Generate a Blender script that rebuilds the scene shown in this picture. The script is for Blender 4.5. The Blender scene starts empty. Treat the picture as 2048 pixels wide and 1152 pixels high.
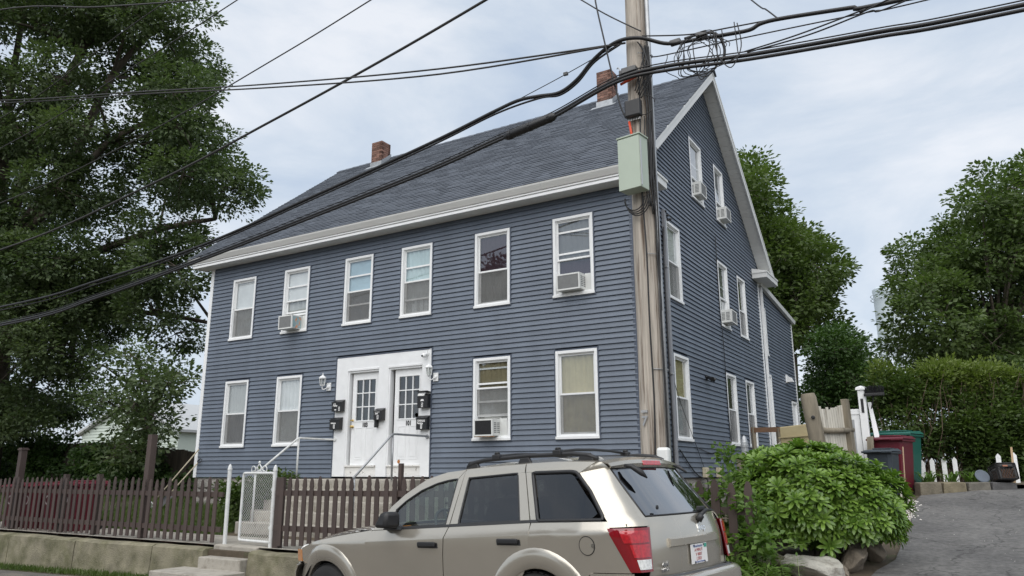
import bpy, bmesh, math, random
import numpy as np
from mathutils import Matrix, Vector, Euler
random.seed(7)
sc = bpy.context.scene
COL = sc.collection
PI = math.pi

# ------------------------------------------------------------------ camera
cam_d = bpy.data.cameras.new("camera")
cam = bpy.data.objects.new("camera", cam_d)
COL.objects.link(cam)
CAM_POS = Vector((5.1379, -12.8802, 0.1469))
c_pitch, c_roll, c_yaw = 0.2372, -0.0021, 0.5447
fwd = Vector((-math.sin(c_yaw)*math.cos(c_pitch), math.cos(c_yaw)*math.cos(c_pitch), math.sin(c_pitch)))
rgt = Vector((math.cos(c_yaw), math.sin(c_yaw), 0))
upv = rgt.cross(fwd)
r2 = rgt*math.cos(c_roll) + upv*math.sin(c_roll)
u2 = -rgt*math.sin(c_roll) + upv*math.cos(c_roll)
mw = Matrix((r2, u2, -fwd)).transposed().to_4x4()
mw.translation = CAM_POS
cam.matrix_world = mw
cam_d.sensor_width = 36.0
cam_d.lens = 1513.38/2048*36.0
cam_d.clip_end = 2000
cam_d.clip_start = 0.05
sc.camera = cam

# ------------------------------------------------------------------ sky, sun, exposure
SUN_DIR = Vector((0.22, -0.80, 0.95)).normalized()      # towards the veiled sun
world = bpy.data.worlds.new("World"); sc.world = world; world.use_nodes = True
nt = world.node_tree; nt.nodes.clear()
N = nt.nodes.new; Lk = nt.links.new
out = N("ShaderNodeOutputWorld"); bg = N("ShaderNodeBackground"); bg.inputs[1].default_value = 0.1
sky = N("ShaderNodeTexSky"); sky.sky_type = 'NISHITA'; sky.sun_disc = False
sky.sun_elevation = math.asin(SUN_DIR.z)
sky.sun_rotation = math.atan2(SUN_DIR.x, SUN_DIR.y)
sky.air_density = 1.0; sky.dust_density = 2.0
tc = N("ShaderNodeTexCoord")
mp = N("ShaderNodeMapping"); mp.inputs["Scale"].default_value = (1.0, 1.0, 2.6)
mp.inputs["Location"].default_value = (0.3, 0.1, 0.45)
nz = N("ShaderNodeTexNoise"); nz.inputs["Scale"].default_value = 2.3; nz.inputs["Detail"].default_value = 8; nz.inputs["Roughness"].default_value = 0.58
nz.inputs["Distortion"].default_value = 0.35
ramp = N("ShaderNodeValToRGB")
cr = ramp.color_ramp
cr.elements[0].position = 0.36; cr.elements[0].color = (2.45, 2.9, 3.55, 1)
cr.elements[1].position = 0.65; cr.elements[1].color = (4.05, 4.2, 4.45, 1)
e = cr.elements.new(0.5); e.color = (3.15, 3.5, 3.95, 1)
mix = N("ShaderNodeMix"); mix.data_type = 'RGBA'; mix.inputs[0].default_value = 0.92
Lk(tc.outputs["Generated"], mp.inputs[0]); Lk(mp.outputs[0], nz.inputs["Vector"])
Lk(nz.outputs["Fac"], ramp.inputs[0])
Lk(sky.outputs[0], mix.inputs[6]); Lk(ramp.outputs[0], mix.inputs[7])
Lk(mix.outputs[2], bg.inputs[0]); Lk(bg.outputs[0], out.inputs[0])

sun_d = bpy.data.lights.new("sun", 'SUN'); sun_d.energy = 1.5; sun_d.angle = math.radians(85)
sun_d.color = (1.0, 0.965, 0.92)
sun = bpy.data.objects.new("sun", sun_d); COL.objects.link(sun)
sun.rotation_euler = SUN_DIR.to_track_quat('Z', 'Y').to_euler()
sun.location = (0, -20, 30)

sc.view_settings.view_transform = 'Standard'; sc.view_settings.look = 'None'
sc.view_settings.gamma = 1.0; sc.view_settings.use_curve_mapping = False
sc.view_settings.exposure = 1.12
sc.render.engine = 'CYCLES'
sc.cycles.max_bounces = 8; sc.cycles.transparent_max_bounces = 16

# ------------------------------------------------------------------ helpers
ORG = {}
class MB:
    def __init__(s): s.v = []; s.f = []; s.m = []
    def add(s, vs, fs, mi=0):
        b = len(s.v); s.v += [tuple(p) for p in vs]
        s.f += [tuple(b+i for i in f) for f in fs]; s.m += [mi]*len(fs); return s
    def hexa(s, p, mi=0):      # p: 8 points, bottom 0-3 ccw, top 4-7
        return s.add(p, [(3,2,1,0),(4,5,6,7),(0,1,5,4),(1,2,6,5),(2,3,7,6),(3,0,4,7)], mi)
    def box(s, x0, x1, y0, y1, z0, z1, mi=0):
        return s.hexa([(x0,y0,z0),(x1,y0,z0),(x1,y1,z0),(x0,y1,z0),(x0,y0,z1),(x1,y0,z1),(x1,y1,z1),(x0,y1,z1)], mi)
    def extrude(s, poly, vec, mi=0):
        n = len(poly); v = Vector(vec)
        a = [Vector(p) for p in poly]
        fs = [tuple(range(n-1,-1,-1)), tuple(range(n,2*n))] + [(i,(i+1)%n,n+(i+1)%n,n+i) for i in range(n)]
        return s.add(a+[p+v for p in a], fs, mi)
    def tube(s, pts, r, n=8, mi=0, cap=True):
        pts = [Vector(p) for p in pts]; k = len(pts)
        rs = r if isinstance(r, (list, tuple)) else [r]*k
        t0 = (pts[1]-pts[0]).normalized()
        ref = Vector((0,0,1)) if abs(t0.z) < .9 else Vector((1,0,0))
        u = t0.cross(ref).normalized(); vs = []
        for i, p in enumerate(pts):
            t = (pts[min(i+1,k-1)]-pts[max(i-1,0)])
            t = t.normalized() if t.length > 1e-9 else t0
            u = (u - t*u.dot(t)); u = u.normalized() if u.length > 1e-6 else t.orthogonal().normalized()
            w = t.cross(u)
            for j in range(n):
                a = 2*PI*j/n; vs.append(p + (u*math.cos(a)+w*math.sin(a))*rs[i])
        fs = []
        for i in range(k-1):
            for j in range(n):
                fs.append((i*n+j, i*n+(j+1)%n, (i+1)*n+(j+1)%n, (i+1)*n+j))
        if cap: fs += [tuple(range(n-1,-1,-1)), tuple(range((k-1)*n, k*n))]
        return s.add(vs, fs, mi)
    def lathe(s, prof, c=(0,0,0), n=16, mi=0, axis='z'):
        vs = []; c = Vector(c)
        for r, z in prof:
            for j in range(n):
                a = 2*PI*j/n
                if axis == 'z': q = Vector((r*math.cos(a), r*math.sin(a), z))
                elif axis == 'y': q = Vector((r*math.cos(a), z, r*math.sin(a)))
                else: q = Vector((z, r*math.cos(a), r*math.sin(a)))
                vs.append(c+q)
        k = len(prof); fs = []
        for i in range(k-1):
            for j in range(n): fs.append((i*n+j, i*n+(j+1)%n, (i+1)*n+(j+1)%n, (i+1)*n+j))
        fs += [tuple(range(n-1,-1,-1)), tuple(range((k-1)*n, k*n))]
        return s.add(vs, fs, mi)
    def grid(s, P, mi=0):
        n = len(P); m = len(P[0]); vs = [q for row in P for q in row]
        return s.add(vs, [(i*m+j, i*m+j+1, (i+1)*m+j+1, (i+1)*m+j) for i in range(n-1) for j in range(m-1)], mi)
    def mesh(s, name, mats, smooth=False, angle=None):
        me = bpy.data.meshes.new(name); me.from_pydata(s.v, [], s.f)
        for m in (mats if isinstance(mats, (list, tuple)) else [mats]): me.materials.append(m)
        if any(s.m): me.polygons.foreach_set("material_index", s.m)
        if smooth:
            me.polygons.foreach_set("use_smooth", [True]*len(me.polygons))
            if angle: me.set_sharp_from_angle(angle=math.radians(angle))
        me.update(); return me
    def build(s, name, mats, parent=None, smooth=False, angle=None, bevel=0, loc=None):
        return link(name, s.mesh(name, mats, smooth, angle), parent, bevel, loc)

def link(name, me, parent=None, bevel=0, loc=None, rot=None):
    """me in world coordinates unless the parent is a 'local' root; loc = extra offset."""
    o = bpy.data.objects.new(name, me); COL.objects.link(o)
    w = Vector(loc) if loc is not None else Vector((0,0,0))
    if parent is not None:
        o.parent = parent
        o.location = w - ORG.get(parent.name, Vector((0,0,0)))
    else:
        o.location = w
    ORG[o.name] = w
    if rot is not None: o.rotation_euler = rot
    if bevel:
        b = o.modifiers.new("bevel", 'BEVEL'); b.width = bevel; b.segments = 2; b.limit_method = 'ANGLE'
    return o

def tag(o, label, cat=None, group=None, kind=None):
    o["label"] = label
    if cat: o["category"] = cat
    if group: o["group"] = group
    if kind: o["kind"] = kind
    return o
def thing(name, label, cat, loc=(0,0,0), group=None, local=False, rot=None):
    """Empty at the thing's base. local=True: parts are written in the thing's own axes."""
    o = bpy.data.objects.new(name, None); COL.objects.link(o); o.location = loc
    o.empty_display_size = .2
    if rot is not None: o.rotation_euler = rot
    ORG[o.name] = Vector((0,0,0)) if local else Vector(loc)
    return tag(o, label, cat, group)
def struct(o): o["kind"] = 'structure'; return o
def stuff(o, label=None, cat=None):
    o["kind"] = 'stuff'
    if label: o["label"] = label
    if cat: o["category"] = cat
    return o

def text_mesh(body, size, extrude=0.002, bold=0.0):
    cu = bpy.data.curves.new("lettering", 'FONT'); cu.body = body; cu.size = size
    cu.extrude = extrude; cu.offset = bold; cu.align_x = 'CENTER'; cu.align_y = 'CENTER'
    cu.resolution_u = 3
    o = bpy.data.objects.new("lettering", cu); COL.objects.link(o)
    me = bpy.data.meshes.new_from_object(o)
    bpy.data.objects.remove(o); bpy.data.curves.remove(cu)
    return me
def lettering(name, body, size, mat, parent, loc, rot, extrude=0.002, bold=0.0, sx=1.0):
    me = text_mesh(body, size, extrude, bold); me.name = name; me.materials.clear(); me.materials.append(mat)
    o = bpy.data.objects.new(name, me); COL.objects.link(o)
    o.parent = parent
    o.location = Vector(loc) - (ORG.get(parent.name, Vector((0,0,0))) if parent else Vector((0,0,0)))
    o.rotation_euler = rot; o.scale = (sx, 1, 1)
    return o

# ------------------------------------------------------------------ materials
def new_mat(name):
    m = bpy.data.materials.new(name); m.use_nodes = True
    n = m.node_tree; b = n.nodes["Principled BSDF"]; return m, n, b
def mat(name, col, rough=.6, var=.15, scale=3.0, bump=0.0, bscale=60.0, metal=0.0, spec=.5, coat=0.0,
        rnd=0.0, col2=None, c2scale=1.5, c2lo=.5, c2hi=.65, stretch=(1,1,1), objspace=False, sheen=0):
    m, n, b = new_mat(name)
    nd = n.nodes.new; lk = n.links.new
    if objspace:
        t = nd("ShaderNodeTexCoord"); vec = t.outputs["Object"]
    else:
        g = nd("ShaderNodeNewGeometry"); vec = g.outputs["Position"]
    mpn = nd("ShaderNodeMapping"); mpn.inputs["Scale"].default_value = stretch; lk(vec, mpn.inputs[0]); vec = mpn.outputs[0]
    t1 = nd("ShaderNodeTexNoise"); t1.inputs["Scale"].default_value = scale; t1.inputs["Detail"].default_value = 6; t1.inputs["Roughness"].default_value = .6
    lk(vec, t1.inputs["Vector"])
    mr = nd("ShaderNodeMapRange"); mr.inputs[1].default_value = .28; mr.inputs[2].default_value = .72
    mr.inputs[3].default_value = 1-var; mr.inputs[4].default_value = 1+var
    lk(t1.outputs["Fac"], mr.inputs[0]); fac = mr.outputs[0]
    if rnd:
        g2 = nd("ShaderNodeNewGeometry"); oi = nd("ShaderNodeObjectInfo")
        ad = nd("ShaderNodeMath"); ad.operation = 'ADD'; lk(g2.outputs["Random Per Island"], ad.inputs[0]); lk(oi.outputs["Random"], ad.inputs[1])
        fr = nd("ShaderNodeMath"); fr.operation = 'FRACT'; lk(ad.outputs[0], fr.inputs[0])
        m2 = nd("ShaderNodeMapRange"); m2.inputs[3].default_value = 1-rnd; m2.inputs[4].default_value = 1+rnd; lk(fr.outputs[0], m2.inputs[0])
        mu = nd("ShaderNodeMath"); mu.operation = 'MULTIPLY'; lk(fac, mu.inputs[0]); lk(m2.outputs[0], mu.inputs[1]); fac = mu.outputs[0]
    base = None
    if col2:
        t3 = nd("ShaderNodeTexNoise"); t3.inputs["Scale"].default_value = c2scale; t3.inputs["Detail"].default_value = 7; t3.inputs["Roughness"].default_value = .65
        lk(vec, t3.inputs["Vector"])
        m3 = nd("ShaderNodeMapRange"); m3.inputs[1].default_value = c2lo; m3.inputs[2].default_value = c2hi; lk(t3.outputs["Fac"], m3.inputs[0])
        mx = nd("ShaderNodeMix"); mx.data_type = 'RGBA'; mx.inputs[6].default_value = (*col, 1); mx.inputs[7].default_value = (*col2, 1)
        lk(m3.outputs[0], mx.inputs[0]); base = mx.outputs[2]
    sm = nd("ShaderNodeVectorMath"); sm.operation = 'SCALE'
    if base: lk(base, sm.inputs[0])
    else: sm.inputs[0].default_value = col
    lk(fac, sm.inputs["Scale"]); lk(sm.outputs[0], b.inputs["Base Color"])
    b.inputs["Roughness"].default_value = rough; b.inputs["Metallic"].default_value = metal
    b.inputs["Specular IOR Level"].default_value = spec; b.inputs["Coat Weight"].default_value = coat
    b.inputs["Coat Roughness"].default_value = .06
    if bump:
        t2 = nd("ShaderNodeTexNoise"); t2.inputs["Scale"].default_value = bscale; t2.inputs["Detail"].default_value = 5
        lk(vec, t2.inputs["Vector"])
        bp = nd("ShaderNodeBump"); bp.inputs["Strength"].default_value = bump; bp.inputs["Distance"].default_value = .02
        lk(t2.outputs["Fac"], bp.inputs["Height"]); lk(bp.outputs[0], b.inputs["Normal"])
    return m

def glass_mat(name, tint=(1,1,1), refl=.06, through=1.0, power=4.0, rough=0.015):
    m, n, b = new_mat(name); n.nodes.remove(b); nd = n.nodes.new; lk = n.links.new
    o = n.nodes["Material Output"]
    tr = nd("ShaderNodeBsdfTransparent"); tr.inputs[0].default_value = (*[c*through for c in tint], 1)
    gl = nd("ShaderNodeBsdfGlossy"); gl.inputs["Roughness"].default_value = rough; gl.inputs[0].default_value = (.95,.97,1,1)
    lw = nd("ShaderNodeLayerWeight"); lw.inputs[0].default_value = .5
    pw = nd("ShaderNodeMath"); pw.operation = 'POWER'; pw.inputs[1].default_value = power; lk(lw.outputs["Facing"], pw.inputs[0])
    ma = nd("ShaderNodeMath"); ma.operation = 'MULTIPLY_ADD'; ma.inputs[1].default_value = .9; ma.inputs[2].default_value = refl; lk(pw.outputs[0], ma.inputs[0])
    ma.use_clamp = True
    mx = nd("ShaderNodeMixShader"); lk(ma.outputs[0], mx.inputs[0]); lk(tr.outputs[0], mx.inputs[1]); lk(gl.outputs[0], mx.inputs[2])
    lk(mx.outputs[0], o.inputs[0]); return m
def screen_mat(name, col, cover):
    m, n, b = new_mat(name); n.nodes.remove(b); nd = n.nodes.new; lk = n.links.new
    o = n.nodes["Material Output"]
    tr = nd("ShaderNodeBsdfTransparent"); df = nd("ShaderNodeBsdfDiffuse"); df.inputs[0].default_value = (*col, 1)
    g = nd("ShaderNodeNewGeometry"); tn = nd("ShaderNodeTexNoise"); tn.inputs["Scale"].default_value = 4.0; tn.inputs["Detail"].default_value = 5
    lk(g.outputs["Position"], tn.inputs["Vector"])
    mr = nd("ShaderNodeMapRange"); mr.inputs[1].default_value = .3; mr.inputs[2].default_value = .7; mr.inputs[3].default_value = cover-.1; mr.inputs[4].default_value = cover+.1
    lk(tn.outputs["Fac"], mr.inputs[0])
    mx = nd("ShaderNodeMixShader"); lk(mr.outputs[0], mx.inputs[0]); lk(tr.outputs[0], mx.inputs[1]); lk(df.outputs[0], mx.inputs[2])
    lk(mx.outputs[0], o.inputs[0]); return m
def leaf_mat(name, col, col2, trans=.35, rough=.45, spec=.35, rnd=.35):
    m, n, b = new_mat(name); nd = n.nodes.new; lk = n.links.new
    o = n.nodes["Material Output"]
    g = nd("ShaderNodeNewGeometry"); oi = nd("ShaderNodeObjectInfo")
    ad = nd("ShaderNodeMath"); ad.operation = 'ADD'; lk(g.outputs["Random Per Island"], ad.inputs[0]); lk(oi.outputs["Random"], ad.inputs[1])
    fr = nd("ShaderNodeMath"); fr.operation = 'FRACT'; lk(ad.outputs[0], fr.inputs[0])
    t = nd("ShaderNodeTexNoise"); t.inputs["Scale"].default_value = .55; t.inputs["Detail"].default_value = 3; lk(g.outputs["Position"], t.inputs["Vector"])
    a2 = nd("ShaderNodeMath"); a2.operation = 'MULTIPLY_ADD'; a2.inputs[1].default_value = rnd; lk(fr.outputs[0], a2.inputs[0])
    m3 = nd("ShaderNodeMapRange"); m3.inputs[1].default_value = .3; m3.inputs[2].default_value = .7; m3.inputs[3].default_value = 0; m3.inputs[4].default_value = 1-rnd
    lk(t.outputs["Fac"], m3.inputs[0]); lk(m3.outputs[0], a2.inputs[2])
    mx = nd("ShaderNodeMix"); mx.data_type = 'RGBA'; mx.inputs[6].default_value = (*col, 1); mx.inputs[7].default_value = (*col2, 1); lk(a2.outputs[0], mx.inputs[0])
    lk(mx.outputs[2], b.inputs["Base Color"]); b.inputs["Roughness"].default_value = rough; b.inputs["Specular IOR Level"].default_value = spec
    tl = nd("ShaderNodeBsdfTranslucent")
    s2 = nd("ShaderNodeVectorMath"); s2.operation = 'MULTIPLY'; s2.inputs[1].default_value = (1.15,1.35,.6); lk(mx.outputs[2], s2.inputs[0]); lk(s2.outputs[0], tl.inputs[0])
    ms = nd("ShaderNodeMixShader"); ms.inputs[0].default_value = trans; lk(b.outputs[0], ms.inputs[1]); lk(tl.outputs[0], ms.inputs[2])
    lk(ms.outputs[0], o.inputs[0]); return m

m_siding = mat("blue grey vinyl siding", (.119,.143,.181), .5, .11, 1.1, .06, 12, rnd=.06, stretch=(2.0,2.0,.35))
m_jchan = mat("grey blue window channel", (.065,.080,.110), .5, .05)
m_white = mat("white vinyl trim", (.78,.79,.79), .45, .04, 2.0)
m_offwhite = mat("off white aluminium trim", (.66,.67,.66), .5, .05, 1.5)
m_gutter = mat("grey white aluminium fascia", (.70,.70,.68), .55, .08, .8)
m_soffit = mat("pale soffit panel", (.68,.68,.66), .6, .05, 1.0, rnd=.04)
m_paint = mat("worn white door paint", (.76,.77,.775), .5, .05, 4.0, .04, 20)
m_peel = mat("peeling white threshold paint", (.74,.73,.70), .7, .08, 6, .3, 40, col2=(.12,.085,.06), c2scale=14, c2lo=.62, c2hi=.68)
m_shingle = mat("slate blue asphalt shingle", (.086,.099,.121), .85, .07, .8, .5, 220, rnd=.13)
m_brick = mat("chimney brick", (.19,.105,.08), .9, .25, 6, .4, 60, rnd=.4)
m_mortar = mat("pale mortar", (.45,.42,.38), .95, .15, 20, .4, 90)
m_lead = mat("lead flashing", (.34,.36,.38), .45, .2, 8, metal=.3)
m_stone = mat("foundation field stone", (.23,.22,.20), .9, .3, 7, .6, 30, rnd=.25)
m_conc = mat("weathered concrete", (.36,.335,.29), .9, .18, 3.5, .5, 70, col2=(.21,.19,.155), c2scale=5, c2lo=.5, c2hi=.72)
m_concmoss = mat("mossy old concrete", (.22,.20,.14), .95, .32, 3.5, .7, 45, col2=(.112,.108,.058), c2scale=2.1, c2lo=.42, c2hi=.66)
m_brown = mat("dark brown fence paint", (.060,.042,.036), .6, .14, 5, .15, 40, rnd=.14, stretch=(1,1,.2))
m_pole = mat("weathered pole timber", (.43,.385,.33), .9, .30, 34, 1.0, 60, col2=(.14,.10,.072), c2scale=24, c2lo=.52, c2hi=.66, stretch=(1,1,.035))
m_oldwood = mat("grey weathered timber", (.235,.205,.155), .9, .25, 8, .6, 40, col2=(.14,.12,.085), c2scale=6, stretch=(1,1,.12))
m_whitewood = mat("worn whitewashed slat", (.56,.53,.46), .85, .15, 8, .5, 40, col2=(.28,.24,.18), c2scale=14, c2lo=.55, c2hi=.7, rnd=.12, stretch=(1,1,.08))
m_black = mat("black plastic", (.012,.012,.013), .45, .15, 10)
m_cable = mat("black cable jacket", (.010,.010,.011), .5, .2, 4)
m_galv = mat("galvanised pipe", (.36,.37,.38), .45, .15, 10, .1, 60, metal=.6)
m_whitepipe = mat("chalky white painted steel", (.62,.63,.62), .55, .12, 10, .2, 60, col2=(.30,.28,.25), c2scale=18, c2lo=.62, c2hi=.7)
m_greenbox = mat("sage green cabinet paint", (.40,.46,.38), .5, .04, 3)
m_orange = mat("orange cable sleeve", (.62,.075,.03), .5, .1)
m_hardware = mat("dull steel hardware", (.10,.10,.10), .5, .2, 12, metal=.4)
m_conduit = mat("grey pvc conduit", (.24,.25,.27), .5, .08)
m_metal = mat("dull aluminium", (.5,.5,.5), .4, .1, metal=.8)
m_brass = mat("brass", (.55,.40,.16), .3, .1, metal=1.0)
m_red = mat("red plastic cart", (.105,.008,.018), .42, .12, 3)
m_green = mat("dark green plastic cart", (.012,.10,.075), .42, .1, 3)
m_slate = mat("charcoal plastic cart", (.032,.042,.052), .45, .1, 3)
m_curt_tan = mat("tan curtain cloth", (.40,.36,.23), .9, .1, 3)
m_bark = mat("tree bark", (.105,.088,.07), .95, .3, 6, .8, 18, stretch=(1,1,.3))
m_asphalt = mat("worn asphalt drive", (.105,.102,.099), .9, .35, 14, .8, 90, col2=(.165,.16,.152), c2scale=1.1, c2lo=.42, c2hi=.66, stretch=(1,1.0,1))
m_street = mat("street asphalt with grit", (.115,.105,.095), .95, .25, 1.5, .6, 80, col2=(.19,.165,.135), c2scale=1.2)
m_soil = mat("soil and leaf litter", (.085,.066,.044), .95, .35, 4, .8, 40, col2=(.06,.075,.03), c2scale=1.4)
m_mulch = mat("red bark mulch", (.16,.052,.03), .95, .4, 20, .9, 60)
def add_cracks(m, scale, width, dark):
    """irregular cracks in a ground sheet: Voronoi cell borders on warped coordinates"""
    n = m.node_tree; b = n.nodes["Principled BSDF"]; nd = n.nodes.new; lk = n.links.new
    src = b.inputs["Base Color"].links[0].from_socket
    g = nd("ShaderNodeNewGeometry"); w = nd("ShaderNodeTexNoise"); w.inputs["Scale"].default_value = 1.7; w.inputs["Detail"].default_value = 5; lk(g.outputs["Position"], w.inputs["Vector"])
    s = nd("ShaderNodeVectorMath"); s.operation = 'MULTIPLY_ADD'; s.inputs[1].default_value = (1.1,1.1,1.1); lk(w.outputs["Color"], s.inputs[0]); lk(g.outputs["Position"], s.inputs[2])
    v = nd("ShaderNodeTexVoronoi"); v.feature = 'DISTANCE_TO_EDGE'; v.inputs["Scale"].default_value = scale; lk(s.outputs[0], v.inputs["Vector"])
    mr = nd("ShaderNodeMapRange"); mr.inputs[1].default_value = 0; mr.inputs[2].default_value = width; mr.inputs[3].default_value = dark; mr.inputs[4].default_value = 1; lk(v.outputs["Distance"], mr.inputs[0])
    mu = nd("ShaderNodeVectorMath"); mu.operation = 'SCALE'; lk(src, mu.inputs[0]); lk(mr.outputs[0], mu.inputs["Scale"]); lk(mu.outputs[0], b.inputs["Base Color"])
add_cracks(m_asphalt, .55, .012, .45); add_cracks(m_street, .4, .012, .5)
m_dark = mat("dark room", (.018,.018,.02), .9, .1)
m_glass = glass_mat("window glass", (.93,.96,.96), .15, .9)
m_screen = screen_mat("grey insect screen", (.20,.20,.195), .5)

# ------------------------------------------------------------------ the ground
def street_z(x): return -1.44 + .021*(max(-40, min(25, x))-1.9)
DY = [-60,-6.5,-5.2,-4.5,-2.1,.8,4.5,10,18,40,300]; DZ = [None,None,None,-1.36,-1.06,-.70,-.24,.0,.3,.7,2.5]
def drive_z(x, y):
    s = street_z(x)
    if y <= -5.2: return s
    zz = [s if q is None else q for q in DZ]
    return float(np.interp(y, DY, zz))
def yard_z(y): return float(np.interp(y, [-4.2,-3.97,-2.6,0,6,40,300], [-1.10,-1.09,-1.07,-.66,-.5,-.3,2.4]))
def ground_z(x, y):
    if y < -4.1 and x < 2.6: return street_z(x)
    if y < -5.0: return street_z(x)
    d = drive_z(x, y)
    if x >= 3.9: return d
    g = yard_z(y)
    if x <= 1.0: return g
    return g + (d-g)*(x-1.0)/2.9
xs = sorted(set([-400,-200,-120,-80]+[round(-60+2*i,2) for i in range(28)]+[round(-4+.5*i,2) for i in range(25)]+[10,14,20,40,80,200,400]))
ys = sorted(set([-300,-120,-60,-40,-30,-20,-14,-10,-8,-7,-6,-5.2,-5,-4.6,-4.102,-4.098,-3.8,-3.4,-3,-2.5,-2,-1.5,-1,-.5,0,1,2,3,4,5,6,8,10,14,18,24,30,40,60,100,200,400,900]))
mb = MB(); mb.grid([[(x, y, ground_z(x, y)-.025) for x in xs] for y in ys])
struct(mb.build("ground", m_soil, smooth=False))
mb = MB(); sx_ = [-60+2*i for i in range(46)]
mb.grid([[(x, y, street_z(x)-.004+(.03 if y==-8.5 else 0)) for x in sx_] for y in (-13.2,-12.2,-8.5,-5.4,-4.6)])
struct(mb.build("street", m_street))
mb = MB(); dys = [-5.0,-4.6,-4.2,-3.6,-3,-2.5,-2.1,-1.5,-.8,0,.8,1.6,2.4,3.2,3.8,4.5,5.3,6.2,7.5,9,11,14,18,24,32]
def drv_left(y):
    return float(np.interp(y, [-5,-4.2,-2.5,-1,3.4,3.9,4.8,6,32],[2.7,3.3,3.85,4.05,4.0,4.05,5.55,6.0,6.2]))
rnd_ = random.Random(3)
rows = []
for y in dys:
    x0 = drv_left(y)+rnd_.uniform(-.05,.05); rows.append([(x0+(10.5-x0)*t, y, drive_z(x0+(10.5-x0)*t, y)+.008) for t in (0,.05,.2,.4,.6,.8,1)])
mb.grid(rows); struct(mb.build("driveway", m_asphalt))
mb = MB(); mb.grid([[(x, y, z) for x in (-30,-20,-14,-10,-7.9,-7.6,-4.2,-3.4)] for y, z in ((-3.97,-1.055),(-3.4,-1.055),(-2.75,-1.04))])
struct(mb.build("concrete_path", m_conc))
# ------------------------------------------------------------------ the house
HW, HD = -12.2, 9.8                      # facade runs x = HW..0, side runs y = 0..HD
EZ = 5.50                                # soffit height
RX0, RX1 = -12.68, .38                   # roof ends
RYE, RYR, RZE, RZR = -.47, 5.05, 5.76, 10.25
SL = (RZR-RZE)/(RYR-RYE)
def roof_top(y): return RZE+(min(y, 2*RYR-y)-RYE)*SL
house = thing("clapboard_house", "two storey blue grey clapboard house with two white front doors", "house", (-6.1, 4.9, -.66))
def PF(s, d, z): return (s, -d, z)       # front facade: s along x, d outwards
def PS(s, d, z): return (d, s, z)        # gable side: s along y
EXPO = .1016

FW = {  # front windows (left, right, bottom, top)
 'W1':(-11.28,-10.405,3.45,5.08),'W2':(-9.345,-8.465,3.45,5.08),'W3':(-7.29,-6.42,3.45,5.08),'W4':(-5.57,-4.705,3.45,5.08),
 'W5':(-3.567,-2.70,3.45,5.08),'W6':(-1.686,-.805,3.45,5.08),
 'W7':(-11.26,-10.39,.725,2.39),'W8':(-9.37,-8.51,.725,2.39),'W9':(-3.58,-2.69,.735,2.39),'W10':(-1.67,-.787,.725,2.39)}
SW = {'Ta':(1.81,2.67,3.62,5.315),'Tb':(5.52,6.38,3.62,5.315),'Tc':(7.335,8.145,3.62,5.315),
 'Sa':(1.88,2.81,.73,2.48),'Sb':(5.637,6.52,.73,2.48),'Sc':(7.455,8.335,.73,2.48),
 'Aa':(3.76,4.69,6.43,7.995),'Ab':(5.763,6.587,6.43,7.995)}
DOOR = (-7.39,-4.66,-.1,2.69)

CLAP = []
def course(P, z0, z1, lo, hi, opens, seams, rank):
    """one clapboard row, cut at the openings; every length between two openings is a piece"""
    zm = (z0+z1)/2
    cuts = sorted([(o[0]-.01, o[1]+.01) for o in opens if o[2]-.01 < zm < o[3]+.01])
    segs = []; cur = None
    for a, b in cuts: segs.append((cur, a)); cur = b
    segs.append((cur, None))
    for a, b in segs:
        p0, p1 = (a, a) if a is not None else (lo(z0), lo(z1))
        q0, q1 = (b, b) if b is not None else (hi(z0), hi(z1))
        if q0 <= p0+.02: continue
        if q1 < p1: q1 = p1 = (p1+q1)/2
        st = [(p0, p1, 0)]
        for k, s in enumerate([s for s in seams if p0+.25 < s < q0-.25]):
            st += [(s, s, .0025*(k % 2)), (s+.001, s+.001, .0025*((k+1) % 2))]
        st.append((q0, q1, st[-1][2]))
        vs = []; 
        for sb, s_t, o_ in st:
            sm_ = sb+(s_t-sb)*.1
            vs += [P(sb,-.03,z0+.004), P(sm_,.031+o_,z0+.011), P(sm_,.031+o_,z0+.017), P(s_t,.006+o_,z1+.004), P(s_t,-.03,z1+.004)]
        n = len(st); fs = [(4,3,2,1,0), tuple(range((n-1)*5, n*5))]
        for i in range(n-1):
            for j in range(5): fs.append((i*5+j, i*5+(j+1)%5, (i+1)*5+(j+1)%5, (i+1)*5+j))
        CLAP.append((rank, -(q0-p0), vs, fs))
rs = random.Random(11)
nc = int(math.ceil(EZ/EXPO))
fo = list(FW.values())+[DOOR]
for i in range(nc):
    z0 = i*EXPO; z1 = min(z0+EXPO, EZ+.02)
    off = [.4,2.0,1.1,2.9][i % 4]
    seams = [HW+off+3.7*k+rs.uniform(-.15,.15) for k in range(5)]
    course(PF, z0, z1, lambda z: HW+.09, lambda z: .0, fo, seams, 0)
def s_lo(z): return max(0.0, (z+.17-RZE)/SL+RYE)
def s_hi(z): return min(HD-.09 if z < 5.8 else HD, 2*RYR-((z+.17-RZE)/SL+RYE))
for i in range(int((RZR-.2)/EXPO)):
    z0 = i*EXPO; z1 = z0+EXPO
    if s_hi(z0)-s_lo(z0) < .15: break
    off = [.9,2.4,1.6,3.1][i % 4]
    seams = [off+3.7*k+rs.uniform(-.15,.15) for k in range(4)]
    course(PS, z0, z1, s_lo, s_hi, list(SW.values()), seams, 1)
# other two walls, plain, so that the house is closed
mb = MB(); mb.box(HW, HW+.03, .01, HD, 0, EZ+.2); mb.box(HW, 0-.01, HD-.03, HD, 0, EZ+.2)
mb.extrude([(HW+.001,.3,EZ+.2),(HW+.001,HD-.3,EZ+.2),(HW+.001,RYR,RZR-.25)], (.03,0,0))
mb.build("wall", m_siding, house)
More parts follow.
